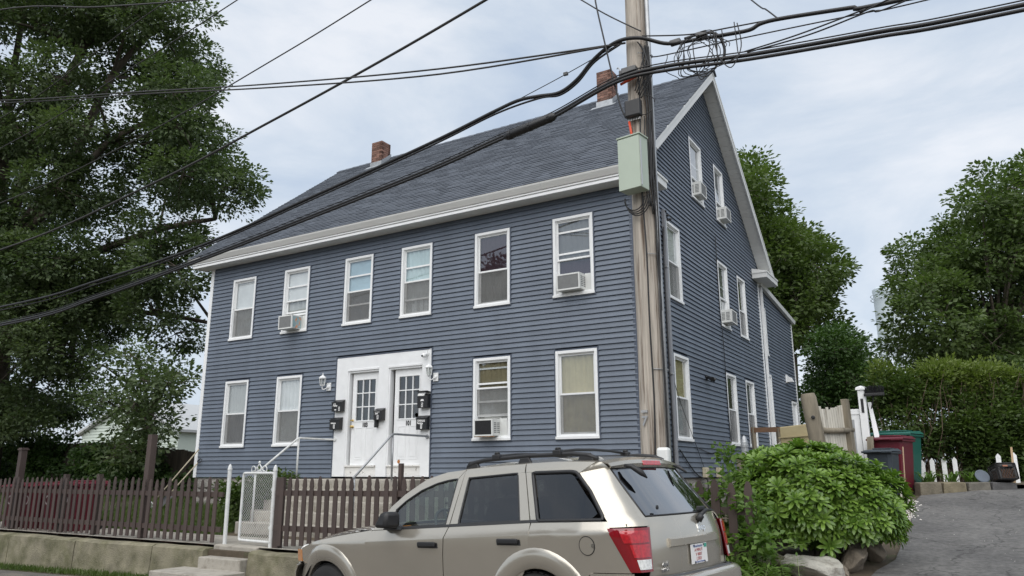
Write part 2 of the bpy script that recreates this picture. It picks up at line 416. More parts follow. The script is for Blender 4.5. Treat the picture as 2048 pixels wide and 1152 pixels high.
# corner boards
mb = MB(); mb.box(HW-.03, HW+.09, -.032, .02, 0, EZ); mb.box(HW-.03, HW+.02, .02, .10, 0, EZ); mb.build("corner_board", m_white, house, bevel=.004)
mb = MB(); mb.box(-.03, .035, HD-.09, HD+.03, 0, EZ+.1); mb.build("corner_board", m_white, house, bevel=.004)
mb = MB(); mb.box(-.045, .026, -.026, -.001, 0, EZ); mb.box(.001, .026, -.001, .045, 0, EZ); mb.build("corner_post", m_jchan, house)
# foundation: rubble wall with single stones proud of a mortar core
mb = MB(); mb.box(HW+.06, -.06, .06, HD-.06, -1.2, -.012)
fnd = mb.build("foundation", m_mortar, house)
stone_me = []
for k in range(6):
    bm = bmesh.new(); bmesh.ops.create_icosphere(bm, subdivisions=1, radius=1)
    r_ = random.Random(k)
    for v in bm.verts:
        v.co *= r_.uniform(.85,1.1); v.co = Vector([max(-.8,min(.8,c)) for c in v.co])
    me = bpy.data.meshes.new("field_stone"); bm.to_mesh(me); bm.free(); me.materials.append(m_stone); stone_me.append(me)
def stones(P, s0, s1, zb, n):
    s = s0
    r_ = random.Random(int(s0*10)+n)
    z = -.11
    while z > zb:
        h = r_.uniform(.16,.24); s = s0
        while s < s1:
            w = r_.uniform(.22,.42)
            o = link("field_stone", r_.choice(stone_me), fnd, 0, P(s+w/2, -.05, z-h*.35))
            o.scale = ((w/1.65, .10, h/1.6) if P is PF else (.10, w/1.65, h/1.6)); o.rotation_euler = (r_.uniform(-.1,.1), r_.uniform(-.12,.12), r_.uniform(-.05,.05))
            s += w
        z -= h
stones(PF, -12.15, -7.7, -.7, 1); stones(PF, -4.4, -.1, -.5, 2); stones(PS, .1, 5.2, -.42, 3)

# ---- roof
ang = math.atan(SL)
rf = MB()
u = Vector((0, math.cos(ang), math.sin(ang))); nrm = Vector((0, -math.sin(ang), math.cos(ang)))
for sgn in (1, -1):
    p = [(RYE, RZE-.035), (RYR, RZR-.03), (RYR, RZR-.15), (RYE+.13, RZE+.13*SL-.13), (RYE+.03, RZE-.03)]
    if sgn < 0: p = [(2*RYR-a, b) for a, b in p]
    rf.extrude([(RX0+.02, a, b) for a, b in p], (RX1-RX0-.04, 0, 0))
roof = rf.build("roof", m_shingle, house)
slope_len = math.hypot(RYR-RYE, RZR-RZE); rows = 50; ex = slope_len/rows; tw = .31
tabs = []
r_ = random.Random(5)
for i in range(rows):
    x = RX0-.02 - r_.uniform(0, tw); 
    while x < RX1:
        w = r_.choice([.2,.26,.31,.36]); a, b = max(x, RX0-.02), min(x+w, RX1+.02)
        if b-a > .03: tabs.append((a, b, i, r_.uniform(.008,.020)))
        x += w
def tab_pts(a, b, i, t):
    o = Vector((0, RYE-.03, RZE-.03)) + u*(i*ex)
    c = [(a+.002, 0, .004+t), (b-.002, 0, .004+t), (b-.002, ex+.02, .004), (a+.002, ex+.02, .004)]
    top = [o+Vector((q[0],0,0))+u*q[1]+nrm*q[2] for q in c]; bot = [q-nrm*(.004+t if k < 2 else .004) for k, q in enumerate(top)]
    return bot+top
cpos = CAM_POS
tabs.sort(key=lambda t: (Vector(((t[0]+t[1])/2, RYE+t[2]*ex*math.cos(ang), RZE+t[2]*ex*math.sin(ang)))-cpos).length)
cache = {}
for a, b, i, t in tabs[:290]:
    key = (round(b-a, 2), round(t, 3))
    o = Vector((0, RYE-.03, RZE-.03)) + u*(i*ex) + Vector((a,0,0))
    if key not in cache:
        mb = MB(); mb.hexa([q-o for q in tab_pts(a, a+key[0], i, t)]); cache[key] = mb.mesh("shingle", m_shingle)
    link("shingle", cache[key], roof, 0, o)
mb = MB()
for a, b, i, t in tabs[290:]: mb.hexa(tab_pts(a, b, i, t))
for i in range(rows):      # back slope: long courses
    o = [Vector((q.x, 2*RYR-q.y, q.z)) for q in tab_pts(RX0, RX1, i, .01)]; mb.hexa(o)
stuff(mb.build("shingle_field", m_shingle, roof))
mb = MB(); k = 0
x = RX0-.02
while x < RX1:
    b = min(x+.3, RX1+.03)
    for s in (-1, 1):
        mb.hexa([(x,RYR,RZR-.0),(b+.03,RYR,RZR-.0),(b+.03,RYR+s*.15,RZR-.15*SL),(x,RYR+s*.15,RZR-.15*SL),
                 (x,RYR,RZR+.045),(b+.03,RYR,RZR+.03),(b+.03,RYR+s*.16,RZR-.16*SL+.035),(x,RYR+s*.16,RZR-.16*SL+.05)])
    x += .3
mb.build("ridge_cap", m_shingle, roof)
# eave: crown shaped fascia with a white drip edge
prof = [(-.505,5.735),(-.495,5.705),(-.425,5.605),(-.37,5.598),(-.37,5.745),(-.43,5.745)]
mb = MB(); mb.extrude([(RX0+.06, a, b) for a, b in prof], (RX1-RX0-.1, 0, 0)); mb.build("eave_crown", m_gutter, house)
mb = MB(); mb.box(RX0+.10, RX1-.06, -.405, -.35, 5.565, 5.597); mb.box(RX0+.11, RX1-.07, -.385, -.335, 5.49, 5.548); mb.box(RX0+.12,RX1-.08,-.37,-.33,5.545,5.57)
mb.build("eave_trim", m_white, house)
for xx in (-9.0, -5.35, -1.7):
    mb = MB(); mb.extrude([(xx, a-.004, b) for a, b in prof[:3]]+[(xx,-.39,5.62),(xx,-.46,5.74)], (.012,0,0)); mb.build("crown_joint", m_offwhite, house)
spm = MB(); spm.box(0, .146, -.335, .0, EZ-.004, EZ+.008); spme = spm.mesh("soffit_panel", m_soffit)
x = RX0+.13
while x+.146 < RX1-.08: link("soffit_panel", spme, house, 0, (x, 0, 0)); x += .15
# rakes
def rake(x0, x1, nm):
    for sgn in (1, -1):
        f = (lambda y: y) if sgn > 0 else (lambda y: 2*RYR-y)
        mb = MB(); mb.extrude([(x0, f(RYE-.005), RZE-.03), (x0, f(RYR), RZR-.03), (x0, f(RYR), RZR-.26), (x0, f(RYE+.06), RZE-.20)], (x1-x0, 0, 0))
        mb.extrude([(x0-.012 if nm=='l' else x1-.008, f(RYE-.012), RZE-.022), (x0-.012 if nm=='l' else x1-.008, f(RYR), RZR-.022), (x0-.012 if nm=='l' else x1-.008, f(RYR), RZR-.095), (x0-.012 if nm=='l' else x1-.008, f(RYE-.0), RZE-.085)], (.02,0,0))
        mb.build("rake_board", m_offwhite, house)
rake(RX1-.03, RX1, 'r'); rake(RX0, RX0+.03, 'l')
rp = MB(); rp.box(.024, RX1-.03, 0, .146, -.012, 0); rpme = rp.mesh("soffit_panel", m_soffit)
n_ = int(slope_len/.15)
for sgn in (1, -1):
    for k in range(2, n_):
        t = k*.15
        y = RYE+t*math.cos(ang); z = RZE+t*math.sin(ang)-.20
        if y > RYR-.1: continue
        if sgn > 0: link("soffit_panel", rpme, house, 0, (0, y, z), (ang, 0, 0))
        else: link("soffit_panel", rpme, house, 0, (0, 2*RYR-y, z), (PI-ang, 0, 0))
for y0, y1, zz, xx in ((-.415, .66, 5.51, .50), (9.1, 2*RYR-RYE-.06, 5.60, .45)):   # cornice returns
    mb = MB(); mb.box(.034, xx, y0, y1, zz, zz+.17); mb.box(.032, xx+.02, y0-.02, y1+.02, zz+.14, zz+.19)
    mb.extrude([(.032,y0,zz+.19),(xx,y0,zz+.19),(.032,y0,zz+.30)], (0,y1-y0,0)); mb.build("cornice_return", m_offwhite, house, bevel=.004)

# ---- chimneys of single bricks
bl, bh, bd = .205, .062, .10
bk = MB(); bk.box(0, bl, 0, bd, 0, bh); bkme = bk.mesh("brick", m_brick)
def chimney(cx, cy, top):
    S_ = .43; base = roof_top(cy-S_/2)-.05
    mb = MB(); mb.box(cx-S_/2+.012, cx+S_/2-.012, cy-S_/2+.012, cy+S_/2-.012, base-.3, top-.01)
    ch = mb.build("chimney", m_mortar, roof)
    n = int((top-base)/.073)
    for i in range(n):
        z = top-(i+1)*.073; ox = .107 if i % 2 else 0
        for side in range(4):
            for k in range(-1 if ox else 0, 2):
                p = ox+k*(bl+.009); a, b = max(0, p), min(S_-.0, p+bl)
                if b-a < .05: continue
                if side == 0: q = (cx-S_/2+a, cy-S_/2, z); sc_ = ((b-a)/bl, 1, 1); ro = 0
                elif side == 1: q = (cx+S_/2, cy-S_/2+a, z); sc_ = ((b-a)/bl, 1, 1); ro = PI/2
                elif side == 2: q = (cx+S_/2-a, cy+S_/2, z); sc_ = ((b-a)/bl, 1, 1); ro = PI
                else: q = (cx-S_/2, cy+S_/2-a, z); sc_ = ((b-a)/bl, 1, 1); ro = -PI/2
                o = link("brick", bkme, ch, 0, q, (0, 0, ro)); o.scale = sc_
    fl = MB(); h = S_/2+.02
    fl.extrude([(cx-h, cy-h-.005, roof_top(cy-h)+.01), (cx+h, cy-h-.005, roof_top(cy-h)+.01), (cx+h, cy-h-.005, roof_top(cy-h)+.15), (cx-h, cy-h-.005, roof_top(cy-h)+.15)], (0,.01,0))
    for sx in (-1, 1):
        fl.extrude([(cx+sx*h, cy-h, roof_top(cy-h)+.01), (cx+sx*h, cy+h, roof_top(cy+h)+.01), (cx+sx*h, cy+h, roof_top(cy+h)+.16), (cx+sx*h, cy-h, roof_top(cy-h)+.16)], (.006,0,0))
    o = Vector((cx-.35, cy-h-.14, 0)); 
    fl.hexa([(cx-.36,cy-h-.14,roof_top(cy-h-.14)+.012),(cx+.36,cy-h-.14,roof_top(cy-h-.14)+.012),(cx+.34,cy-h,roof_top(cy-h)+.012),(cx-.34,cy-h,roof_top(cy-h)+.012),
             (cx-.36,cy-h-.14,roof_top(cy-h-.14)+.018),(cx+.36,cy-h-.14,roof_top(cy-h-.14)+.018),(cx+.34,cy-h,roof_top(cy-h)+.018),(cx-.34,cy-h,roof_top(cy-h)+.018)])
    fl.build("flashing", m_lead, ch)
chimney(-10.56, 4.72, 10.66); chimney(-2.40, 4.62, 10.77)

# ---- windows
def cloth(name, col, rough=.9): return mat(name, col, rough, .10, 2.5)
C_white = cloth("white blind", (.80,.80,.79)); C_pale = cloth("pale grey curtain", (.52,.52,.50)); C_grey = cloth("grey curtain", (.22,.22,.215))
C_blue = cloth("pale blue shade", (.46,.60,.67)); C_teal = cloth("pale teal curtain", (.58,.70,.71)); C_dkgrey = cloth("dark grey shade", (.085,.085,.087))
C_tan = cloth("tan curtain", (.50,.43,.25)); C_dktan = cloth("deep tan blind", (.27,.23,.14)); C_plum = cloth("plum drape", (.045,.022,.032)); C_olive = cloth("olive room", (.09,.085,.06))
def bar(mb, P, s0, s1, d0, d1, z0, z1, mi=0):
    mb.hexa([P(s0,d0,z0),P(s1,d0,z0),P(s1,d1,z0),P(s0,d1,z0),P(s0,d0,z1),P(s1,d0,z1),P(s1,d1,z1),P(s0,d1,z1)], mi)
def ring(mb, P, s0, s1, z0, z1, w, d0, d1, wb=None):
    wb = wb or w
    bar(mb,P,s0,s0+w,d0,d1,z0,z1); bar(mb,P,s1-w,s1,d0,d1,z0,z1); bar(mb,P,s0+w,s1-w,d0,d1,z1-w,z1); bar(mb,P,s0+w,s1-w,d0,d1,z0,z0+wb)
def drape(P, s0, s1, z0, z1, d, name, m, parent, waves=7, amp=.012, flat=False):
    mb = MB(); n = 2 if flat else 40
    mb.grid([[P(s0+(s1-s0)*i/n, d+(0 if flat else amp*math.sin(i/n*waves*2*PI+math.sin(i*.7))+ .004*j), z) for i in range(n+1)] for j, z in enumerate((z0, (z0+z1)/2, z1))])
    return mb.build(name, m, parent, smooth=not flat)
def window(P, o, up, low, mid=.5, rails=(), screen=True, blind=None, ac=0.0, name="window", label=None, low_top=None, up_flat=False, low_flat=False):
    s0, s1, z0, z1 = o
    mb = MB(); ring(mb, P, s0-.028, s1+.028, z0-.028, z1+.028, .0285, -.02, .034); 
    j = mb.build("window_channel", m_jchan, house)
    mb = MB(); ring(mb, P, s0, s1, z0, z1, .058, -.11, .04, .07); bar(mb, P, s0-.012, s1+.012, -.0, .062, z0-.004, z0+.048)
    ring(mb, P, s0+.058, s1-.058, z0+.07, z1-.058, .016, -.10, .015)
    w = mb.build(name, m_white, house, bevel=.004)
    if label: w["label"] = label
    a, b, c, d = s0+.066, s1-.066, z0+.078, z1-.066
    zm = c+(d-c)*mid
    mb = MB(); ring(mb, P, a, b, zm-.018, d, .034, -.04, -.012); mb.build("upper_sash", m_white, w)
    mb = MB(); mb.grid([[P(s,-.026,z) for s in (a+.03,b-.03)] for z in (zm, d-.03)]); mb.build("upper_pane", m_glass, w)
    lb = c+ac
    mb = MB(); ring(mb, P, a, b, lb, zm+.018+(ac if low_top is None else low_top), .036, -.07, -.042, .045); mb.build("lower_sash", m_white, w)
    mb = MB(); mb.grid([[P(s,-.056,z) for s in (a+.03,b-.03)] for z in (lb+.03, zm)]); mb.build("lower_pane", m_glass, w)
    for q in rails:
        mb = MB(); zq = c+(d-c)*q; bar(mb, P, a+.02, b-.02, -.05, -.02, zq-.018, zq+.018); mb.build("storm_rail", m_white, w)
    if screen:
        mb = MB(); mb.grid([[P(s,-.006,z) for s in (a+.004,b-.004)] for z in (lb+.01, zm-.02)]); mb.build("insect_screen", m_screen, w)
    drape(P, a-.05, b+.05, zm-.02, d+.05, -.066, "curtain", up, w, flat=up_flat)
    drape(P, a-.05, b+.05, lb-.05, zm-.02, -.10, "curtain", low, w, waves=5, flat=low_flat)
    mb = MB(); ring(mb, P, a-.06, b+.06, c-.06, d+.06, .012, -.32, -.112); bar(mb, P, a-.06, b+.06, -.335, -.32, c-.06, d+.06); mb.build("window_reveal", m_dark, w)
    return w
window(PF, FW['W1'], C_white, C_pale, .5, label="upper window with white blind nearest the left corner", up_flat=True)
window(PF, FW['W2'], C_white, C_pale, .5, (.30,.74), ac=.36, screen=False, up_flat=True, label="upper window with white blind above an air conditioner")
window(PF, FW['W3'], C_blue, C_dkgrey, .49, (.74,.27), up_flat=True, low_flat=True, label="upper window with pale blue shade")
w4 = window(PF, FW['W4'], C_teal, C_pale, .5, (.72,.22), label="upper window with pale teal curtain")
window(PF, FW['W5'], C_plum, C_grey, .47, label="upper window reflecting a dark tree")
window(PF, FW['W6'], C_grey, C_plum, .46, (.84,.54), ac=.0, screen=False, label="upper window with a screen over an air conditioner")
window(PF, FW['W7'], C_pale, C_dkgrey, .5, label="lower window with grey curtain nearest the left corner")
window(PF, FW['W8'], C_white, C_pale, .5, label="lower window with white curtain left of the doors")
window(PF, FW['W9'], C_dktan, C_pale, .64, (.46,.70), ac=.40, screen=True, label="lower window with tan blind above a rusty air conditioner")
window(PF, FW['W10'], C_tan, C_tan, .5, label="lower window with tan curtain nearest the utility pole")
window(PS, SW['Ta'], C_white, C_pale, .5, up_flat=True); window(PS, SW['Tb'], C_grey, C_pale, .45, ac=.3, screen=False); window(PS, SW['Tc'], C_olive, C_dkgrey, .45)
window(PS, SW['Sa'], C_tan, C_pale, .5); window(PS, SW['Sb'], C_olive, C_dkgrey, .5); window(PS, SW['Sc'], C_grey, C_dkgrey, .5)
window(PS, SW['Aa'], C_grey, C_grey, .38, ac=.36, screen=False, up_flat=True); window(PS, SW['Ab'], C_grey, C_grey, .38, ac=.36, screen=False, up_flat=True)
# white bedding seen at the bottom of the fourth upper window
mb = MB(); mb.grid([[(-5.49+.7*i/8, .100+.012*math.sin(i*1.9), 3.53+.30*j/4*(1 if i>2 else .8)) for i in range(9)] for j in range(5)]); mb.build("bedding", C_white, w4, smooth=True)

# ---- doorway
mb = MB()
L0, R0, T0 = DOOR[0], DOOR[1], DOOR[3]
D1, D2 = (-6.945, -6.17), (-5.712, -4.937)
ZT = 2.32
bar(mb,PF,L0,D1[0]-.09,-.12,.03,.03,T0); bar(mb,PF,D1[1]+.05,D2[0]-.12,-.12,.03,.03,2.40); bar(mb,PF,D2[1]+.03,R0,-.12,.03,.03,T0)
bar(mb,PF,D1[0]-.09,D2[1]+.03,-.12,.03,2.40,T0)
mb.build("door_surround", m_paint, house, bevel=.004)
mb = MB(); ring(mb, PF, L0-.03, R0+.03, .03, T0+.03, .03, -.02, .036, .001); mb.build("window_channel", m_jchan, house)
for a, b in ((D1[0]-.09, D1[1]+.05), (D2[0]-.12, D2[1]+.03)):
    mb = MB(); 
    bar(mb,PF,a,b,-.12,.045,2.365,2.41); bar(mb,PF,a+.03,b-.005,-.12,.015,2.325,2.365)
    bar(mb,PF,a,a+.04,-.12,.018,.26,2.365); bar(mb,PF,b-.012,b+.0,-.12,.016,.26,2.365)
    mb.build("door_casing", m_paint, house, bevel=.003)
    mb = MB(); bar(mb,PF,a,b,-.12,-.02,.02,.245); bar(mb,PF,a,b,-.12,.022,.245,.272); mb.build("threshold", m_peel, house)
m_pane_dk = glass_mat("door pane", (.8,.85,.85), .10, .75)
m_num = mat("black numeral", (.015,.015,.015), .4, .05)
C_maroon = cloth("maroon door drape", (.10,.035,.035))
for (a, b), num, back, lab in ((D1,'103',m_dark,"white door numbered 103 with dark nine pane light"), (D2,'101',C_maroon,"white door numbered 101 with maroon drape behind panes")):
    w_ = b-a; z0, z1 = .275, 2.32
    la, lb, lc, ld = a+.15*w_, b-.11*w_, z0+.475*(z1-z0), z1-.075*(z1-z0)
    mb = MB()
    bar(mb,PF,a+.004,la,-.10,-.055,z0,z1); bar(mb,PF,lb,b-.004,-.10,-.055,z0,z1); bar(mb,PF,la,lb,-.10,-.055,ld,z1); bar(mb,PF,la,lb,-.10,-.055,z0,lc)
    dr = mb.build("door", m_paint, house); dr["label"] = lab
    mb = MB(); ring(mb, PF, la-.02, lb+.02, lc-.02, ld+.02, .028, -.07, -.043); mb.build("light_frame", m_paint, dr, bevel=.003)
    mb = MB()
    for k in (1, 2):
        s = la+(lb-la)*k/3; bar(mb,PF,s-.011,s+.011,-.085,-.05,lc,ld); z = lc+(ld-lc)*k/3; bar(mb,PF,la,lb,-.0852,-.0502,z-.011,z+.011)
    mb.build("muntin", m_paint, dr)
    for r_i in range(3):
        for c_i in range(3):
            mb = MB(); s = la+(lb-la)*c_i/3; z = lc+(ld-lc)*r_i/3
            bar(mb,PF,s+.008,s+(lb-la)/3-.008,-.078,-.074,z+.008,z+(ld-lc)/3-.008); mb.build("pane", m_pane_dk, dr)
    drape(PF, la-.02, lb+.02, lc-.02, ld+.02, -.12, "drape", back, dr, waves=6)
    for k in range(2):
        s = a+w_*(.15+.40*k); mb = MB()
        ring(mb, PF, s, s+.3*w_, z0+.12, z0+.82, .018, -.056, -.047); bar(mb,PF,s+.04,s+.3*w_-.04,-.056,-.049,z0+.17,z0+.77)
        mb.build("door_panel", m_paint, dr, bevel=.004)
    lettering("house_number", num, .135, m_num, dr, ((a+b)/2+.02, .05, lc-.10), (PI/2,0,0), .002, .006, .8)
    mb = MB(); 
    if num == '103':
        for z, r in ((1.12,.032),(1.26,.026)): mb.lathe([(r,0),(r,-.012),(.014,-.02),(.014,-.04),(.03 if z < 1.2 else .016,-.05),(.034 if z < 1.2 else .016,-.066),(.02 if z < 1.2 else .016,-.085)], (a+.045,.055,z), 12, 0, 'y')
        mb.build("door_knob", m_brass, dr, smooth=True, angle=40)
    else:
        mb.lathe([(.045,0),(.045,-.003)], (la+(lb-la)*.86,.072,lc+.07), 16, 0, 'y'); mb.build("window_sticker", mat("blue sticker",(.12,.35,.62),.5), dr)
        mb.lathe([(.04,0),(.03,-.004)], (a+.17,.054,z0+.07), 10, 0, 'y'); mb.build("rust_spot", mat("rust",(.36,.14,.04),.9,.4,30), dr)

# ---- rear wing, seen beyond the gable side
mb = MB(); wing_y1 = 14.45
wo = [(9.98,10.62,3.5,4.98),(10.25,10.75,.4,2.95),(13.45,14.25,.3,2.38)]
def w_hi(z): return wing_y1
for i in range(int(5.6/EXPO)):
    z0 = i*EXPO; z1 = z0+EXPO
    lim = (lambda z: min(wing_y1, 9.85+max(0,(5.62-z))/.085))
    if lim(z1)-9.85 < .3: break
    course(lambda s,d,z: (d-.04, s, z), z0, z1, lambda z: HD+.03, lim, wo, [], 2)
CLAP.sort(key=lambda c: c[:2])
for c in CLAP[:290]: MB().add(c[2], c[3]).build("clapboard", m_siding, house)
mb = MB()
for c in CLAP[290:]: mb.add(c[2], c[3])
stuff(mb.build("clapboard_field", m_siding, house))
for o in wo[:1]:
    PW = lambda s,d,z: (d-.04, s, z)
    window(PW, o, C_grey, C_dkgrey, .5)
PW = lambda s,d,z: (d-.04, s, z)
for o in wo[1:]:
    mb = MB(); ring(mb, PW, o[0], o[1], o[2], o[3], .07, -.06, .035); bar(mb,PW,o[0]+.06,o[1]-.06,-.05,-.02,o[2],o[3]-.06); mb.build("side_door", m_white, house, bevel=.004)
mb = MB(); mb.box(-6, -.04, wing_y1-.03, wing_y1, 0, 5.1); mb.build("wall", m_siding, house)
mb = MB(); mb.hexa([(-6,HD,5.62),(.06,HD,5.62),(.06,wing_y1+.1,5.18),(-6,wing_y1+.1,5.18),(-6,HD,5.70),(.06,HD,5.70),(.06,wing_y1+.1,5.26),(-6,wing_y1+.1,5.26)]); mb.build("wing_roof", m_shingle, house)
mb = MB(); mb.hexa([(.0,HD+.04,5.55),(.10,HD+.04,5.55),(.10,wing_y1+.12,5.11),(.0,wing_y1+.12,5.11),(.0,HD+.04,5.66),(.13,HD+.04,5.66),(.13,wing_y1+.12,5.22),(.0,wing_y1+.12,5.22)])
mb.build("wing_gutter", m_offwhite, house)
mb = MB(); mb.box(-.08,.0,wing_y1-.06,wing_y1+.03,0,5.1); mb.build("corner_board", m_white, house)
mb = MB(); mb.box(-6, -.1, HD, wing_y1-.05, -1.0, -.01); mb.build("foundation", m_stone, house)
# downspouts
mb = MB(); mb.box(.03,.10,9.92,10.0,.15,5.5); mb.build("downspout", m_white, house, bevel=.006)
mb = MB(); mb.box(.03,.10,1.58,1.67,-.3,5.46); 
mb.build("downspout", m_conduit, house, bevel=.006)
for z in (2.0, 4.2):
    mb = MB(); mb.box(.026,.106,1.555,1.695,z,z+.03); mb.build("downspout_strap", m_metal, house)
# ------------------------------------------------------------------ retaining wall, entry steps, stoop
wall = thing("retaining_wall", "low mossy concrete retaining wall under the brown picket fence", "wall", (-8, -4.1, -1.6))
jr = random.Random(2)
joints = [-34,-30,-26,-22,-18.5,-15.1,-12.32,-9.92,-7.52,-6.14]
def panel(a, b, sm=0):
    mb = MB(); n = max(2, int((b-a)/.35)); P = []
    for i in range(n+1):
        x = a+.012+(b-a-.024)*i/n; zt = -1.10+.03*(x+6)/8*(1 if x > -6 else .25)+jr.uniform(-.012,.012); zb = street_z(x)-.25
        P.append([(x,-3.955,zb),(x,-3.955,zt),(x,-4.13+jr.uniform(-.015,.01),zt+jr.uniform(-.012,.004)),(x,-4.195+jr.uniform(-.008,.008),zt-.035),(x,-4.215+jr.uniform(-.01,.01),(zt+zb)/2),(x,-4.23,zb)])
    mb.grid(P); k = 6; mb.add(P[0], [(0,1,2,3,4,5)]); mb.add(P[-1], [(5,4,3,2,1,0)])
    mb.build("concrete_panel", m_concmoss, wall, smooth=True, angle=50)
for a, b in zip(joints[:-1], joints[1:]): panel(a, b)
for a, b in ((-5.06,-2.7),(-2.7,-.3),(-.3,2.2)): panel(a, b)
es = thing("entry_steps", "short worn concrete steps through the wall below the gate", "steps", (-5.6, -4.3, -1.6))
for k, (y0, y1, zt, xa, xb) in enumerate(((-4.02,-3.96,-1.055,-6.12,-5.07),(-4.32,-4.0,-1.215,-6.10,-5.08),(-4.95,-4.3,-1.385,-6.45,-4.95))):
    mb = MB(); mb.box(xa, xb, y0, y1, -1.85, zt); mb.build("step", m_conc, es, bevel=.015)
mb = MB(); mb.box(-6.12,-5.07,-3.98,-2.8,-1.3,-1.048); mb.build("landing", m_conc, es, bevel=.01)

stoop = thing("front_stoop", "wide concrete stoop with five steps below the white doors", "steps", (-6.0, -1.2, -1.05))
for k in range(5):
    zt = -.012-.205*k; yf = -1.18-.27*k; mb = MB()
    mb.box(-7.62+.004*k, -4.25-.003*k, yf, (-.012 if k == 0 else yf+.275), -1.2, zt)
    mb.build("step", m_conc, stoop, bevel=.018)
mb = MB(); mb.box(-7.72,-7.63,-2.3,-1.95,-1.2,-.82); mb.box(-7.72,-7.63,-1.95,-1.68,-1.2,-.61); mb.build("side_block", m_conc, stoop, bevel=.015)

def bend(pts, r=.07, n=5):
    pts = [Vector(p) for p in pts]; out = [pts[0]]
    for a, b, c in zip(pts[:-2], pts[1:-1], pts[2:]):
        u_ = (a-b).normalized(); w_ = (c-b).normalized(); q = min(r, (a-b).length*.45, (c-b).length*.45)
        for i in range(n+1):
            t = i/n; out.append((b+u_*q)*(1-t)**2 + b*2*t*(1-t) + (b+w_*q)*t*t)
    out.append(pts[-1]); return out
for lab, xw, x, yc, yl, zl, m_ in (("chalky pipe handrail on the left of the stoop", -7.34, -7.55, -.93, -2.06, .07, m_whitepipe), ("bare grey pipe handrail in front of door 101", -4.72, -4.66, -1.22, -2.28, .02, m_galv)):
    h = thing("handrail", lab, "handrail", (x, yc, -.02))
    mb = MB(); mb.tube(bend([(xw,-.03,.845),(x,-.12,.85),(x,yc,.855),(x,yl,zl)]), .022, 10); mb.build("rail", m_, h, smooth=True)
    mb = MB(); mb.tube([(x,yc+.01,.84),(x,yc+.01,-.02)], .021, 10); mb.build("post", m_, h, smooth=True)
    mb = MB(); mb.tube([(x,yl+.03,zl+.03),(x,yl+.03,-.84)], .021, 10); mb.build("post", m_, h, smooth=True)
    mb = MB(); mb.lathe([(.045,0),(.045,-.012),(.03,-.03)], (xw,-.032,.845), 12, 0, 'y'); mb.build("wall_flange", m_, h, smooth=True, angle=40)

# ------------------------------------------------------------------ picket fences
def picket_mesh(h, w=.088, t=.018):
    mb = MB(); k = w/2
    pr = [(-k,0),(k,0),(k,h-.20),(k*.80,h-.165),(k*1.02,h-.135),(k*.72,h-.05),(k*.28,h),(-k*.28,h),(-k*.72,h-.05),(-k*1.02,h-.135),(-k*.80,h-.165),(-k,h-.20)]
    mb.extrude([(a, 0, z) for a, z in pr], (0, t, 0)); return mb.mesh("picket", m_brown)
pk = [picket_mesh(h) for h in (1.05, 1.035, 1.07)]
def fence(label, xs_, y, zbase, rails, loc, x0, x1, slope=0, group="brown picket fence runs"):
    f = thing("picket_fence", label, "fence", loc, group)
    r_ = random.Random(int(abs(x0)*10))
    for x in xs_:
        o = link("picket", r_.choice(pk), f, 0, (x, y-.02, zbase+slope*(x-x0)+r_.uniform(-.012,.012)), (0, r_.uniform(-.012,.012), 0))
    for z in rails:
        mb = MB(); mb.hexa([(x0,y,zbase+z),(x1,y,zbase+z+slope*(x1-x0)),(x1,y+.04,zbase+z+slope*(x1-x0)),(x0,y+.04,zbase+z),(x0,y,zbase+z+.085),(x1,y,zbase+z+.085+slope*(x1-x0)),(x1,y+.04,zbase+z+.085+slope*(x1-x0)),(x0,y+.04,zbase+z+.085)])
        mb.build("rail", m_brown, f)
    return f
f1 = fence("long brown picket fence run left of the white gate", [-21.5+.1875*i for i in range(82)], -3.9, -1.035, (.16,.74), (-10,-3.9,-1.06), -21.6, -6.15, .0008)
for x in (-19.5,-16.5,-11.2,-10.0): 
    mb = MB(); mb.box(x-.045,x+.045,-3.855,-3.765,-1.1,.10); mb.build("post", m_brown, f1)
f2 = fence("brown picket fence run between the gate and the car", [-4.69+.1693*i for i in range(36)], -3.9, -1.01, (.22,.77), (-3,-3.9,-1.04), -4.85, 1.45, .008)
mb = MB(); mb.box(-4.86,-4.73,-3.89,-3.79,-1.06,.05); mb.build("gate_post", m_brown, f2, bevel=.005)
mb = MB(); mb.box(-2.32,-2.26,-3.85,-3.79,-1.06,.26); mb.build("post", m_brown, f2)
f3 = fence("short brown picket fence run right of the utility pole", [1.98+.19*i for i in range(5)], -3.6, -1.02, (.22,.66), (2.3,-3.6,-1.04), 1.9, 2.82)
for o in list(f3.children):
    if o.name.startswith("picket"): o.scale = (1.15,1,1.0)
def tall_post(label, x, top, cap):
    t = thing("fence_post", label, "post", (x, -3.82, -1.06))
    mb = MB(); mb.box(x-.065, x+.065, -3.855, -3.725, -1.1, top); mb.build("shaft", m_brown, t, bevel=.006)
    if cap:
        mb = MB(); mb.box(x-.085,x+.085,-3.875,-3.705,top,top+.03); mb.extrude([(x-.07,-3.86,top+.03),(x+.07,-3.86,top+.03),(x+.07,-3.72,top+.03),(x-.07,-3.72,top+.03)],(0,0,.02)); mb.build("cap", m_brown, t)
    return t
tall_post("square brown post with a flat cap at the far left", -13.1, .62, True)
tall_post("tall bare brown post rising above the left fence", -8.45, .84, False)

